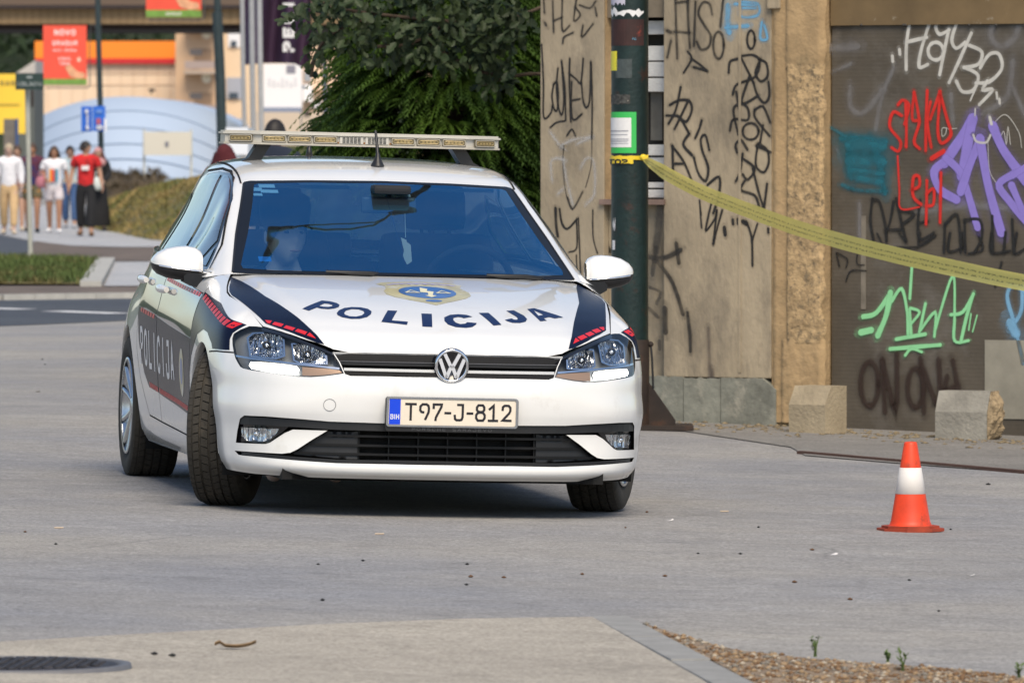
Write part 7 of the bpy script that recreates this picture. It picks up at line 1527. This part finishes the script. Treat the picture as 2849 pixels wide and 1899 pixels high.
TS = empty('traffic_sign', (0,0,0), (0,0,0), 'blue two-part cycle and footpath sign on the slim post', 'sign'); M_bs = mat('sign_blue', (.02,.14,.62), .45); M_bw = mat('sign_symbol', (.80,.80,.82), .5)
fbox('panel', 226, 296, 256, 366, 149.6, .03, M_bs, TS); fbox('panel', 258, 295, 293, 365, 149.5, .03, M_bs, TS)
for pts, w in (([(241,305),(241,315)],11),([(243,318),(243,352)],5),([(240,352),(246,360)],9)): MB().tube([at(px, py, 149.58) for px, py in pts], w/2*150/FPX, 6).obj('symbol', M_bw, TS)
MB().tube([at(277+8*math.cos(a), 355+4*math.sin(a), 149.48) for a in [k*.628 for k in range(10)]], .018, 5, closed=True).obj('symbol', M_bw, TS); fbox('symbol', 268, 330, 280, 345, 149.47, .01, mat('sign_symbol_red', (.45,.10,.12), .5), TS); fbox('symbol', 268, 306, 284, 314, 149.47, .01, mat('sign_symbol_pale', (.15,.30,.70), .5), TS)
fbox('edge_plate', 290, 330, 296, 366, 149.4, .02, M_bw, TS)
NS = empty('street_name_sign', (0,0,0), (0,0,0), 'dark green street name plate on a pale post at the verge', 'sign'); fpole('post', [(76,250),(80,480),(85,723)], 14, 102, mat('name_post_grey', (.42,.42,.37), .6, .2, var=.1), NS)
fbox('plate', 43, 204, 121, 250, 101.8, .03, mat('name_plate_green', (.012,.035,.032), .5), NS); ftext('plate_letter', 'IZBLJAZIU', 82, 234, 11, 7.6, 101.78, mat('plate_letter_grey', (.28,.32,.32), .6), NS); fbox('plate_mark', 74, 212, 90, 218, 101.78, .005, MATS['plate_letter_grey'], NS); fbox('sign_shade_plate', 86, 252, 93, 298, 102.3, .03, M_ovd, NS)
YB = fbox('yellow_board', -160, 206, 71, 372, 230, .5, mat('board_yellow', (.82,.54,.045), .6, var=.05, vscale=1)); tag(YB, 'large yellow billboard at the left edge of the picture', 'billboard')
for ox in ftext('board_letter', 'HAN', 21, 231, 15, 15, 229.97, mat('board_ink', (.12,.10,.05), .7), YB): pass
fbox('board_line', -20, 288, 55, 293, 229.97, .02, mat('board_line_brown', (.50,.36,.05), .7), YB)
SHD = empty('grey_shed', (0,0,0), (0,0,0), 'grey gabled shed between the yellow billboard and the store', 'building'); fbox('wall', 40, 206, 96, 470, 300, 6, mat('shed_wall', (.10,.11,.10), .8), SHD)
V = [at(38,208,299.5), at(98,168,299.5), at(98,208,299.5)]; V += [v+Vector((0,6,0)) for v in V]; mesh_obj('roof', V, [(0,1,2),(3,5,4),(0,3,4,1),(1,4,5,2),(2,5,3,0)], mat('shed_roof', (.48,.44,.40), .8), SHD)
CL = fbox('brick_pillar', 10, 331, 40, 500, 180, .6, mat('pillar_brown', (.15,.13,.11), .9, var=.2)); tag(CL, 'brown pillar at the left edge behind the walkers', 'pillar')
CL2 = fbox('blue_strut', 44, 330, 50, 420, 178, .2, mat('strut_blue', (.03,.07,.20), .6)); tag(CL2, 'thin dark blue strut beside the brown pillar', 'strut')
# flags
FLG = [(676,[(672,-150),(676,180),(682,420)],13),(702,[(698,-150),(702,180),(706,430)],16),(726,[(720,-150),(724,180),(729,430)],15)]
M_fp = mat('flag_pole_steel', (.46,.45,.45), .4, .4, var=.08)
for k, (x, pts, w) in enumerate(FLG):
    o = fpole('flag_pole', pts+[(pts[-1][0]+4,600)], w, 126-k*.8, M_fp); tag(o, ('slim pale flag pole at the left of the three','thick pale flag pole in the middle of the three','pale flag pole at the right of the three beside the lettering')[k], 'flag pole', 'pale flag poles')
V = []; F = []; UVx = 26; UVz = 16
for i in range(UVx+1):
    for j in range(UVz+1):
        px = 671+ (866-671)*i/UVx; bot = 182-6*math.sin(i/UVx*3.1)+ (14 if i > 20 else 0)*math.sin((i-20)/6*1.5); py = -160+(bot+160)*j/UVz
        D = 127.6+.35*math.sin(i*.55+j*.12); V.append(at(px, py, D))
F = [(i*(UVz+1)+j, (i+1)*(UVz+1)+j, (i+1)*(UVz+1)+j+1, i*(UVz+1)+j+1) for i in range(UVx) for j in range(UVz)]
FL = mesh_obj('purple_flag', V, F, mat('flag_purple', (.050,.022,.060), .75, var=.12, vscale=1.2), None, True); tag(FL, 'dark purple flag with white vertical lettering', 'flag')
for o in ftext('flag_letter', 'PELI', 803, 72, 32, 39, 127.0, mat('flag_white', (.75,.74,.74), .7), FL, R(90), .26, .80): pass
# small street lantern
SL = empty('street_lantern', (0,0,0), (0,0,0), 'small dark lantern on a thin post before the pale house', 'street lamp'); fpole('post', [(838,245),(838,420)], 3.5, 210, MATS['post_slate'], SL); fbox('lantern', 829, 238, 848, 247, 210, .15, MATS['post_slate'], SL)
VW = fbox('white_van_side', 628, 355, 690, 430, 96, 2, mat('van_white', (.70,.72,.76), .4)); VW.name = 'white_vehicle_side'; tag(VW, 'white vehicle side built as a plain box behind the thick lamp post', 'cabinet')  # plain box standing in for a white vehicle
# ================================================================== people
def skin_eval(verts, edges, radii, root=0, sub=2):
    me = bpy.data.meshes.new('skin_tmp'); me.from_pydata([tuple(v) for v in verts], edges, []); o = bpy.data.objects.new('skin_tmp', me); C.objects.link(o)
    sk = o.modifiers.new('s', 'SKIN'); sk.use_smooth_shade = True; sk.branch_smoothing = .6
    o.modifiers.new('u', 'SUBSURF').levels = sub; o.modifiers['u'].render_levels = sub
    for i, r in enumerate(radii): me.skin_vertices[0].data[i].radius = (r, r) if not isinstance(r, tuple) else r; me.skin_vertices[0].data[i].use_root = (i == root)
    dg = bpy.context.evaluated_depsgraph_get(); dg.update(); ev = o.evaluated_get(dg); m2 = ev.to_mesh(); V = [v.co.copy() for v in m2.vertices]; F = [tuple(p.vertices) for p in m2.polygons]; ev.to_mesh_clear()
    bpy.data.objects.remove(o); bpy.data.meshes.remove(me); return V, F
def head_geo(n=28, m=22):
    'head facing -y, centre at origin, height .24'
    V = []; F = []
    for i in range(m+1):
        t = math.pi*i/m
        for k in range(n):
            p = 2*math.pi*k/n; x, y, z = math.sin(t)*math.cos(p), math.sin(t)*math.sin(p), math.cos(t)
            jaw = max(0, -z); X = .075*x*(1-.36*jaw**1.6); Y = .096*y*(1-.14*jaw); Z_ = .120*z
            if y > 0: Y *= (1-.25*jaw)
            else:
                Y *= .92; g = lambda cx, cz, s, a: a*math.exp(-(((X-cx)/s)**2+((Z_-cz)/s)**2))
                Y -= g(0,-.018,.013,.022)+g(0,.002,.011,.010)+g(0,-.100,.024,.012)+g(0,-.058,.016,.006)+g(0,-.071,.014,.004)+g(.028,.026,.02,.004)+g(-.028,.026,.02,.004)-g(.030,.008,.014,.008)-g(-.030,.008,.014,.008)-g(0,-.064,.010,.003)
            V.append(Vector((X, Y, Z_)))
    for i in range(m):
        for k in range(n): F.append((i*n+k, (i+1)*n+k, (i+1)*n+(k+1) % n, i*n+(k+1) % n))
    for s in (-1, 1):
        mb = MB(); mb.ellipsoid((s*.076,.008,-.005), (.010,.020,.030), 8, 6); b = len(V); V += mb.V; F += [tuple(i+b for i in f) for f in mb.F]
    return V, F
HEADV, HEADF = head_geo()
SKIN = mat('skin_tan', (.42,.24,.16), .6); SKIND = mat('skin_brown', (.34,.17,.10), .6); SKINP = mat('skin_pale', (.50,.33,.26), .6)
EYE = mat('eye_dark', (.02,.015,.012), .3); LIP = mat('lip', (.36,.19,.15), .6)
def hand_chain(vs, es, rs, wrist, d, sd, k0, curl=.4):
    'palm and five bent fingers hanging from the wrist along d (sd: thumb side)'
    n = len(vs); up = d.cross(sd).normalized(); vs.append(wrist+d*.05); rs.append(.026); es.append((k0, n)); vs.append(wrist+d*.085); rs.append(.024); es.append((n, n+1)); p = n+1
    for i, L in enumerate((.070,.078,.074,.060)):
        o = sd*(.028-.0185*i); a = len(vs); vs.append(vs[p]+o+d*.018); rs.append(.0105); es.append((p, a)); vs.append(vs[a]+d*L*.5+up*curl*.02); rs.append(.009); es.append((a, a+1)); vs.append(vs[a+1]+d*L*.35+up*curl*.045); rs.append(.0075); es.append((a+1, a+2))
    a = len(vs); vs.append(vs[n]+sd*.034+d*.005); rs.append(.012); es.append((n, a)); vs.append(vs[a]+sd*.014+d*.034); rs.append(.010); es.append((a, a+1))
def person(px, py_feet, D, H, label, top, bottom, hair, skin=SKIN, sleeve='short', legs='long', step=.18, arms=None, turn=0, headturn=0, hairstyle='short', shoes=None, skirt=False, group='people walking on the path', z0=None, bag=None, prnt=None):
    k = H/1.72; p = gp(px, py_feet) if D is None else at(px, py_feet, D); z = ground_z(p.x, p.y)+.01 if z0 is None else z0
    P = empty('person', (p.x, p.y, z), (0,0,turn), label, 'person', group); P.scale = (1.13, 1.1, 1.0)
    v = lambda x, y, z_: Vector((x, y, z_))*k
    arms = arms or [((.20,.02,1.18),(.22,-.05,.95)), ((-.20,.02,1.18),(-.22,-.05,.95))]
    hip = [v(.085,0,.93), v(-.085,0,.93)]; knee = [v(.09,-step*.7,.50), v(-.09,step*.35,.50)]; ank = [v(.09,-step,.085), v(-.09,step*1.3,.10)]; toe = [v(.11,-step-.13,.035), v(-.11,step*1.3-.12,.04)]
    sh = [v(.165,.01,1.405), v(-.165,.01,1.405)]; el = [v(*a[0]) for a in arms]; wr = [v(*a[1]) for a in arms]
    vs = [v(0,0,.97), v(0,.005,1.12), v(0,.0,1.30), v(0,.0,1.42), v(0,-.005,1.50), v(0,-.01,1.56)]; rs = [.110*k,.100*k,.105*k,.070*k,.050*k,.05*k]; es = [(0,1),(1,2),(2,3),(3,4),(4,5)]
    for i in (0, 1):
        a = len(vs); vs += [sh[i], el[i], wr[i]]; rs += [.048*k,.042*k,.028*k]; es += [(3,a),(a,a+1),(a+1,a+2)]
        d = (wr[i]-el[i]).normalized(); sd = Vector((0,-1,0)); sd = (sd-d*sd.dot(d)); sd = sd.normalized() if sd.length > .2 else Vector((-1 if i == 0 else 1,0,0)); hand_chain(vs, es, rs, wr[i], d, sd, a+2)
        b = len(vs); vs += [hip[i], knee[i], ank[i], toe[i]]; rs += [.085*k,.058*k,.036*k,.032*k]; es += [(0,b),(b,b+1),(b+1,b+2),(b+2,b+3)]
    V, F = skin_eval(vs, es, rs); hm = Matrix.Translation(v(0,-.015,1.60)) @ Matrix.Rotation(headturn, 4, 'Z') @ Matrix.Scale(k*.98, 4); b = len(V); V = list(V)+[hm @ q for q in HEADV]; F = list(F)+[tuple(i+b for i in f) for f in HEADF]
    mesh_obj('body', V, F, skin, P, True)
    for s in (-1, 1): MB().ellipsoid((s*.030,-.079,.008), (.010,.006,.006), 8, 6, hm).obj('eye', EYE, P)
    MB().ellipsoid((0,-.088,-.064), (.022,.006,.006), 8, 6, hm).obj('mouth', LIP, P)
    # shirt
    tv = [v(0,0,.80), v(0,.005,1.06), v(0,.0,1.26), v(0,.0,1.405), v(0,.002,1.515)]; tr = [(.150*k,.125*k),(.145*k,.128*k),(.155*k,.135*k),(.135*k,.12*k),(.085*k,.085*k)]; te = [(0,1),(1,2),(2,3),(3,4)]
    for i in (0, 1):
        a = len(tv); end = sh[i].lerp(el[i], .72) if sleeve == 'short' else wr[i]; tv += [sh[i], sh[i].lerp(el[i], .4) if sleeve == 'short' else el[i], end]; tr += [.088*k,.074*k,.068*k if sleeve == 'short' else .042*k]; te += [(3,a),(a,a+1),(a+1,a+2)]
    V, F = skin_eval(tv, te, tr); mesh_obj('shirt', V, F, top, P, True)
    if not skirt:
        lv = [v(0,0,1.06), v(0,0,.89)]; lr = [(.145*k,.128*k),(.150*k,.130*k)]; le = [(0,1)]
        for i in (0, 1):
            a = len(lv); e_ = knee[i].lerp(ank[i], .86) if legs == 'long' else hip[i].lerp(knee[i], .72); lv += [hip[i]+Vector((0,0,-.12)), (knee[i] if legs == 'long' else hip[i].lerp(knee[i], .45)), e_]; lr += [.105*k,.080*k if legs == 'long' else .10*k,.066*k if legs == 'long' else .095*k]; le += [(1,a),(a,a+1),(a+1,a+2)]
        V, F = skin_eval(lv, le, lr); mesh_obj('trousers' if legs == 'long' else 'shorts', V, F, bottom, P, True)
    else:
        mb = MB(); prof = [(.13,1.0),(.17,.85),(.21,.5),(.245,.14),(.23,.10)]; V = []; n = 20
        for r_, h_ in prof:
            for q in range(n): a = 2*math.pi*q/n; rr = r_*(1+.05*math.sin(a*5)); V.append(v(rr*math.cos(a), rr*.8*math.sin(a), h_))
        mb.add(V, [(i*n+q, i*n+(q+1) % n, (i+1)*n+(q+1) % n, (i+1)*n+q) for i in range(len(prof)-1) for q in range(n)], True); mb.obj('skirt', bottom, P)
    for i in (0, 1):
        mb = MB(); c = (ank[i]+toe[i])/2; M = Matrix.Translation((c.x, c.y, c.z-.015*k)) @ Matrix.Rotation(math.atan2(toe[i].x-ank[i].x, -(toe[i].y-ank[i].y)), 4, 'Z'); mb.ellipsoid((0,0,0), (.045*k,.125*k,.045*k), 12, 8, M); mb.obj('shoe', shoes or mat('shoe_dark', (.03,.03,.03), .6), P)
    # hair
    hv = MB(); V = []; n = 24; m_ = 12
    for i in range(m_+1):
        t = math.pi*.62*i/m_
        for q in range(n):
            a = 2*math.pi*q/n; fr = max(0, -math.sin(a)); tt = t*(1-.42*fr**1.5); x, y, z_ = math.sin(tt)*math.cos(a), math.sin(tt)*math.sin(a), math.cos(tt); r_ = 1.10+.04*noise.noise((x*6, y*6, z_*6+px)); V.append((.078*x*r_, .098*y*r_+.004, .122*z_*r_))
    hv.add(V, [(i*n+q, (i+1)*n+q, (i+1)*n+(q+1) % n, i*n+(q+1) % n) for i in range(m_) for q in range(n)], True, hm)
    if hairstyle in ('long', 'veil'):
        V = []; L = .30 if hairstyle == 'long' else .46
        for i in range(9):
            t = i/8; w = (.088+.035*math.sin(t*2.2))*(1 if hairstyle == 'long' else 1.15+.9*t)
            for q in range(13): a = math.pi*(-.13+1.26*q/12); V.append((w*math.cos(a), (.098+.02*t)*math.sin(a)+.01, .04-L*t))
        hv.add(V, [(i*13+q, i*13+q+1, (i+1)*13+q+1, (i+1)*13+q) for i in range(8) for q in range(12)], True, hm)
    if hairstyle == 'veil': hv.ellipsoid((0,-.01,-.20), (.16,.12,.12), 16, 10, hm)
    hv.obj('veil' if hairstyle == 'veil' else 'hair', hair, P)
    if prnt: prnt(P, k)
    return P
def cloth(n, c, **kw): return mat(n, c, .9, var=kw.get('var', .12), vscale=kw.get('vs', 12), bump=.2, bscale=25, var2=kw.get('v2'), v2scale=kw.get('v2s', 10))
H_dark = mat('hair_dark', (.015,.011,.009), .6); H_blond = mat('hair_blond', (.42,.34,.24), .7); H_brown = mat('hair_brown', (.07,.04,.025), .6)
c_w = cloth('cloth_white', (.74,.73,.76)); c_tan = cloth('cloth_tan', (.56,.38,.20)); c_flor = cloth('cloth_floral', (.30,.26,.25), v2=((.08,.07,.07), .48, .58), v2s=25); c_plum = cloth('cloth_plum', (.20,.10,.13), v2=((.30,.28,.30), .5, .6)); c_navy = cloth('cloth_maroon_navy', (.09,.02,.04), v2=((.015,.02,.10), .48, .58), v2s=5); c_camo = cloth('cloth_camo', (.10,.09,.05), v2=((.50,.20,.03), .55, .62), v2s=12)
c_grey = cloth('cloth_pale_grey', (.58,.53,.55)); c_pblue = cloth('cloth_pale_blue', (.55,.66,.68), v2=((.70,.52,.30), .55, .62), v2s=6); c_jean = cloth('cloth_jeans', (.05,.10,.22), var=.3); c_red = cloth('cloth_red', (.55,.018,.02), v2=((.16,.008,.01), .50, .62), v2s=9); c_blk = cloth('cloth_black', (.012,.012,.014)); c_pink = cloth('cloth_rose', (.50,.26,.26)); c_bluej = cloth('cloth_dark_jacket', (.012,.018,.035))
sh_w = mat('shoe_white', (.78,.78,.80), .6); sh_c = mat('shoe_cream', (.60,.50,.38), .6)
def tee_print(P, k):
    for x, c in ((-.075,(.75,.35,.03)),(-.045,(.75,.10,.02)),(-.012,(.55,.03,.05)),(.022,(.04,.24,.22)),(.05,(.08,.25,.45))):
        V = [(x*k, -.158*k, 1.02*k), ((x+.030)*k, -.158*k, 1.02*k), ((x+.030)*k, -.160*k, 1.27*k), (x*k, -.160*k, 1.27*k)]; mesh_obj('shirt_print', V, [(0,1,2,3)], mat('print_%d' % int(x*1000), c, .8), P)
def chest_patch(P, k):
    V = [(-.06*k, -.158*k, 1.20*k), (.06*k, -.158*k, 1.20*k), (.06*k, -.160*k, 1.28*k), (-.06*k, -.160*k, 1.28*k)]; mesh_obj('shirt_print', V, [(0,1,2,3)], mat('print_white', (.75,.70,.70), .8), P)
person(25, 654, None, 1.70, 'walker in a white blouse and tan trousers at the left edge', c_w, c_tan, H_blond, SKINP, 'long', 'long', .16, shoes=sh_c)
person(48, 644, None, 1.68, 'walker in a plum top and floral shorts half behind the white blouse', c_plum, c_flor, H_brown, SKIN, 'short', 'short', .14, shoes=sh_c)
person(90, 648, None, 1.72, 'walker in maroon shirt and patterned shorts behind the sign post', c_navy, c_camo, H_brown, SKIND, 'short', 'short', .18)
person(151, 650, None, 1.66, 'walker in white shirt with a coloured stripe print and pale shorts', c_w, c_grey, H_brown, SKIND, 'short', 'short', .15, hairstyle='long', shoes=sh_w, arms=[((.21,.04,1.17),(.24,.0,.92)), ((-.22,.02,1.18),(-.14,-.16,1.08))], prnt=tee_print)
person(195, 636, None, 1.68, 'walker in pale blue shirt and jeans with one hand raised to the face', c_pblue, c_jean, H_dark, SKIN, 'short', 'long', .14, arms=[((.22,-.06,1.20),(.08,-.17,1.50)), ((-.20,.02,1.18),(-.21,-.06,.95))], shoes=mat('shoe_grey', (.45,.45,.47), .6))
person(239, 659, None, 1.74, 'walker in red football shirt and black trousers looking aside', c_red, c_blk, H_dark, SKIN, 'short', 'long', .12, headturn=R(60), arms=[((.22,.03,1.18),(.26,-.04,.95)), ((-.22,.03,1.18),(-.25,-.02,.94))], shoes=mat('sandal_brown', (.16,.09,.05), .7), prnt=chest_patch)
PV = person(272, 644, None, 1.64, 'walker in a rose head scarf and long black dress', c_blk, c_blk, c_pink, SKIN, 'long', 'long', .10, skirt=True, hairstyle='veil', turn=R(15), arms=[((.20,-.02,1.15),(.06,-.22,1.02)), ((-.20,.02,1.15),(-.10,-.20,1.0))])
def carried(name, px, py, Y, r, m, label, cat):
    c = at(px, py, Y); mb = MB(); V = []; n = 14
    for i in range(11):
        t = math.pi*i/10
        for q in range(n): a = 2*math.pi*q/n; V.append((r[0]*math.sin(t)**.7*math.cos(a), r[1]*math.sin(t)**.7*math.sin(a), r[2]*math.cos(t)*(1+.06*math.cos(a*3))))
    mb.add(V, [(i*n+q, (i+1)*n+q, (i+1)*n+(q+1) % n, i*n+(q+1) % n) for i in range(10) for q in range(n)], True); mb.tube([(-r[0]*.5,0,r[2]*.8),(-r[0]*.3,0,r[2]*1.8),(r[0]*.3,0,r[2]*1.8),(r[0]*.5,0,r[2]*.8)], .012, 5)
    o = mb.obj(name, m); o.location = c; tag(o, label, cat)
yv = PV.location.y
carried('hand_bag', 273, 511, yv-.32, (.11,.07,.13), cloth('bag_pale', (.62,.66,.62)), 'pale bag held by the walker in the rose scarf', 'bag')
carried('hand_bag', 113, 507, gp(151,650).y-.15, (.10,.06,.11), cloth('bag_pink', (.42,.16,.20)), 'pink bag held by the walker in the striped print shirt', 'bag')
person(764, 442, 68, 1.79, 'person with black hair and dark jacket standing behind the police car', c_bluej, c_blk, H_dark, SKIND, 'long', 'long', .05, turn=R(160), group='people standing behind the car', z0=0)
person(624, 442, 72, 1.57, 'person with a dark red head covering behind the car roof', cloth('cloth_wine', (.10,.01,.015)), c_blk, cloth('cloth_wine_scarf', (.075,.008,.012)), SKIN, 'long', 'long', .05, turn=R(150), hairstyle='veil', group='people standing behind the car', z0=0)
# ---- officer seated in the car (own thing, placed with the car's own transform)
CM = Matrix.Translation((-.400, 29.86, 0)) @ Euler((0, -.0239, math.pi+.1692)).to_matrix().to_4x4()
def seated(label, x, y, zs, cap, headturn, tilt):
    P = empty('person', (0,0,0), (0,0,0), label, 'person'); P.matrix_world = CM @ Matrix.Translation((x, y, zs)) @ Matrix.Rotation(math.pi, 4, 'Z')   # figure faces its own -y = car forward
    c_sh = cloth('uniform_dark', (.010,.012,.018)); v = Vector
    vs = [v((0,.05,.10)), v((0,.08,.26)), v((0,.10,.42)), v((0,.09,.53)), v((0,.055,.60)), v((0,.04,.65))]; rs = [.13,.12,.13,.10,.062,.058]; es = [(0,1),(1,2),(2,3),(3,4),(4,5)]
    for s in (1, -1):
        a = len(vs); wr = v((s*.16,-.28,.20)); vs += [v((s*.17,.09,.51)), v((s*.22,-.02,.28)), wr]; rs += [.055,.045,.03]; es += [(3,a),(a,a+1),(a+1,a+2)]; hand_chain(vs, es, rs, wr, v((0,-1,-.15)).normalized(), v((-s,0,0)), a+2)
        b = len(vs); vs += [v((s*.10,.0,.08)), v((s*.13,-.42,.14)), v((s*.13,-.62,-.24)), v((s*.13,-.76,-.28))]; rs += [.085,.06,.04,.035]; es += [(0,b),(b,b+1),(b+1,b+2),(b+2,b+3)]
    V, F = skin_eval(vs, es, rs); hm = Matrix.Translation((0,.020,.718)) @ Matrix.Rotation(headturn, 4, 'Z') @ Matrix.Rotation(tilt, 4, 'X') @ Matrix.Scale(1.10, 4); b = len(V); V = list(V)+[hm @ q for q in HEADV]; F = list(F)+[tuple(i+b for i in f) for f in HEADF]
    mesh_obj('body', V, F, mat('skin_officer', (.80,.60,.52), .6), P, True)
    for s in (-1, 1):
        MB().ellipsoid((s*.030,-.078,.008), (.012,.007,.006), 10, 6, hm).obj('eye', EYE, P); MB().tube([hm @ v((s*.014,-.090,.026)), hm @ v((s*.030,-.090,.031)), hm @ v((s*.046,-.080,.026))], .0035, 5).obj('eyebrow', H_dark, P)
    MB().ellipsoid((0,-.0885,-.064), (.024,.006,.005), 10, 6, hm).obj('mouth', LIP, P)
    tv = [v((0,.05,.08)), v((0,.08,.26)), v((0,.10,.42)), v((0,.09,.545))]; tr = [.16,.155,.165,.095]; te = [(0,1),(1,2),(2,3)]
    for s in (1, -1): a = len(tv); tv += [v((s*.17,.09,.51)), v((s*.22,-.02,.28)), v((s*.165,-.26,.205))]; tr += [.075,.062,.045]; te += [(3,a),(a,a+1),(a+1,a+2)]
    V, F = skin_eval(tv, te, tr); mesh_obj('jacket', V, F, c_sh, P, True)
    lv = [v((0,.05,.12)), v((0,.03,.09))]; lr = [.15,.14]; le = [(0,1)]
    for s in (1, -1): a = len(lv); lv += [v((s*.10,-.02,.08)), v((s*.13,-.42,.14)), v((s*.13,-.60,-.20))]; lr += [.10,.078,.065]; le += [(1,a),(a,a+1),(a+1,a+2)]
    V, F = skin_eval(lv, le, lr); mesh_obj('trousers', V, F, c_sh, P, True)
    hv = MB(); V = []; n = 24
    for i in range(11):
        t = math.pi*.60*i/10
        for q in range(n): a = 2*math.pi*q/n; fr = max(0, -math.sin(a)); tt = t*(1-.40*fr**1.5); V.append((.083*math.sin(tt)*math.cos(a), .106*math.sin(tt)*math.sin(a)+.004, .130*math.cos(tt)))
    hv.add(V, [(i*n+q, (i+1)*n+q, (i+1)*n+(q+1) % n, i*n+(q+1) % n) for i in range(10) for q in range(n)], True, hm); hv.obj('hair', H_dark, P)
    if cap:
        cb = MB(); V = []; prof = ((.086,.112,.040),(.094,.120,.075),(.098,.124,.115),(.090,.116,.148),(.060,.080,.168),(.001,.001,.174))
        for rx, ry, z in prof:
            for q in range(n): a = 2*math.pi*q/n; V.append((rx*math.cos(a), ry*math.sin(a)+.004, z))
        cb.add(V, [(i*n+q, i*n+(q+1) % n, (i+1)*n+(q+1) % n, (i+1)*n+q) for i in range(len(prof)-1) for q in range(n)], True, hm)
        V = [];
        for i in range(4):
            for q in range(13): a = -math.pi*(.10+.80*q/12); V.append((.090*math.cos(a), (.118+.015*i)*math.sin(a), .046-.006*i-.012*math.cos(a)**2))
        cb.add(V, [(i*13+q, i*13+q+1, (i+1)*13+q+1, (i+1)*13+q) for i in range(3) for q in range(12)], True, hm); cb.obj('cap', c_sh, P)
    return P
seated('person in dark uniform and cap seated in the car, seen through the windscreen', .365, -1.36, .375, True, R(16), R(-5))
# ================================================================== overhead cable and lamp arm above the car (seen only mirrored in the windscreen)
CMI = CM.inverted()
def mirror_point(px, py, zc):
    'point at height zc whose mirror image in the windscreen lies at the photo pixel'
    d = (at(px, py, 1.0)-Vector((0, 0, CH))).normalized(); o = CMI @ Vector((0, 0, CH)); dl = CMI.to_3x3() @ d
    s = -1 if o.x+dl.x*30 < 0 else 1
    best = None
    for sg in (1, -1):
        h = GB[0].ray_cast(Vector((o.x*sg, o.y, o.z)), Vector((dl.x*sg, dl.y, dl.z)))
        if h[0] is not None and (best is None or h[3] < best[0][3]): best = (h, sg)
    h, sg = best; p = Vector((h[0].x*sg, h[0].y, h[0].z)); u = to_uv(GB, [(h[0].x, h[0].z)], 'front')[0]; n = GP.nrm(*u); n = Vector((n[0]*sg, n[1], n[2])); r = dl-2*dl.dot(n)*n
    P, r_ = CM @ p, CM.to_3x3() @ r; t = (zc-P.z)/r_.z; return P+r_*t
def z3m(l, zc): return [mirror_point(600+x*.34, 340+y*.34, zc) for x, y in l]
OC = empty('overhead_cable', (0,0,0), (0,0,0), 'black overhead cable with clamp and sheath above the car, mirrored in the windscreen', 'cable'); M_cab = mat('cable_black', (.006,.006,.006), .7)
MB().tube(z3m([(1790,500),(1700,560),(1590,635)], 5.5), .040, 8).obj('sheath', M_cab, OC)
MB().tube(z3m([(1590,635),(1500,700),(1430,755)], 5.5), .034, 8).obj('sheath', M_cab, OC)
MB().tube(z3m([(1430,755),(1380,800),(1290,850),(1100,882),(900,888),(780,872),(720,852)], 5.5), .012, 6).obj('lower_wire', M_cab, OC)
MB().tube(z3m([(1430,755),(1380,795),(1300,826),(1100,836),(900,845),(720,852),(640,865)], 5.5), .009, 6).obj('upper_wire', M_cab, OC)
MB().tube(z3m([(640,865),(530,876),(425,886)], 5.5), .014, 8).obj('insulator', M_cab, OC)
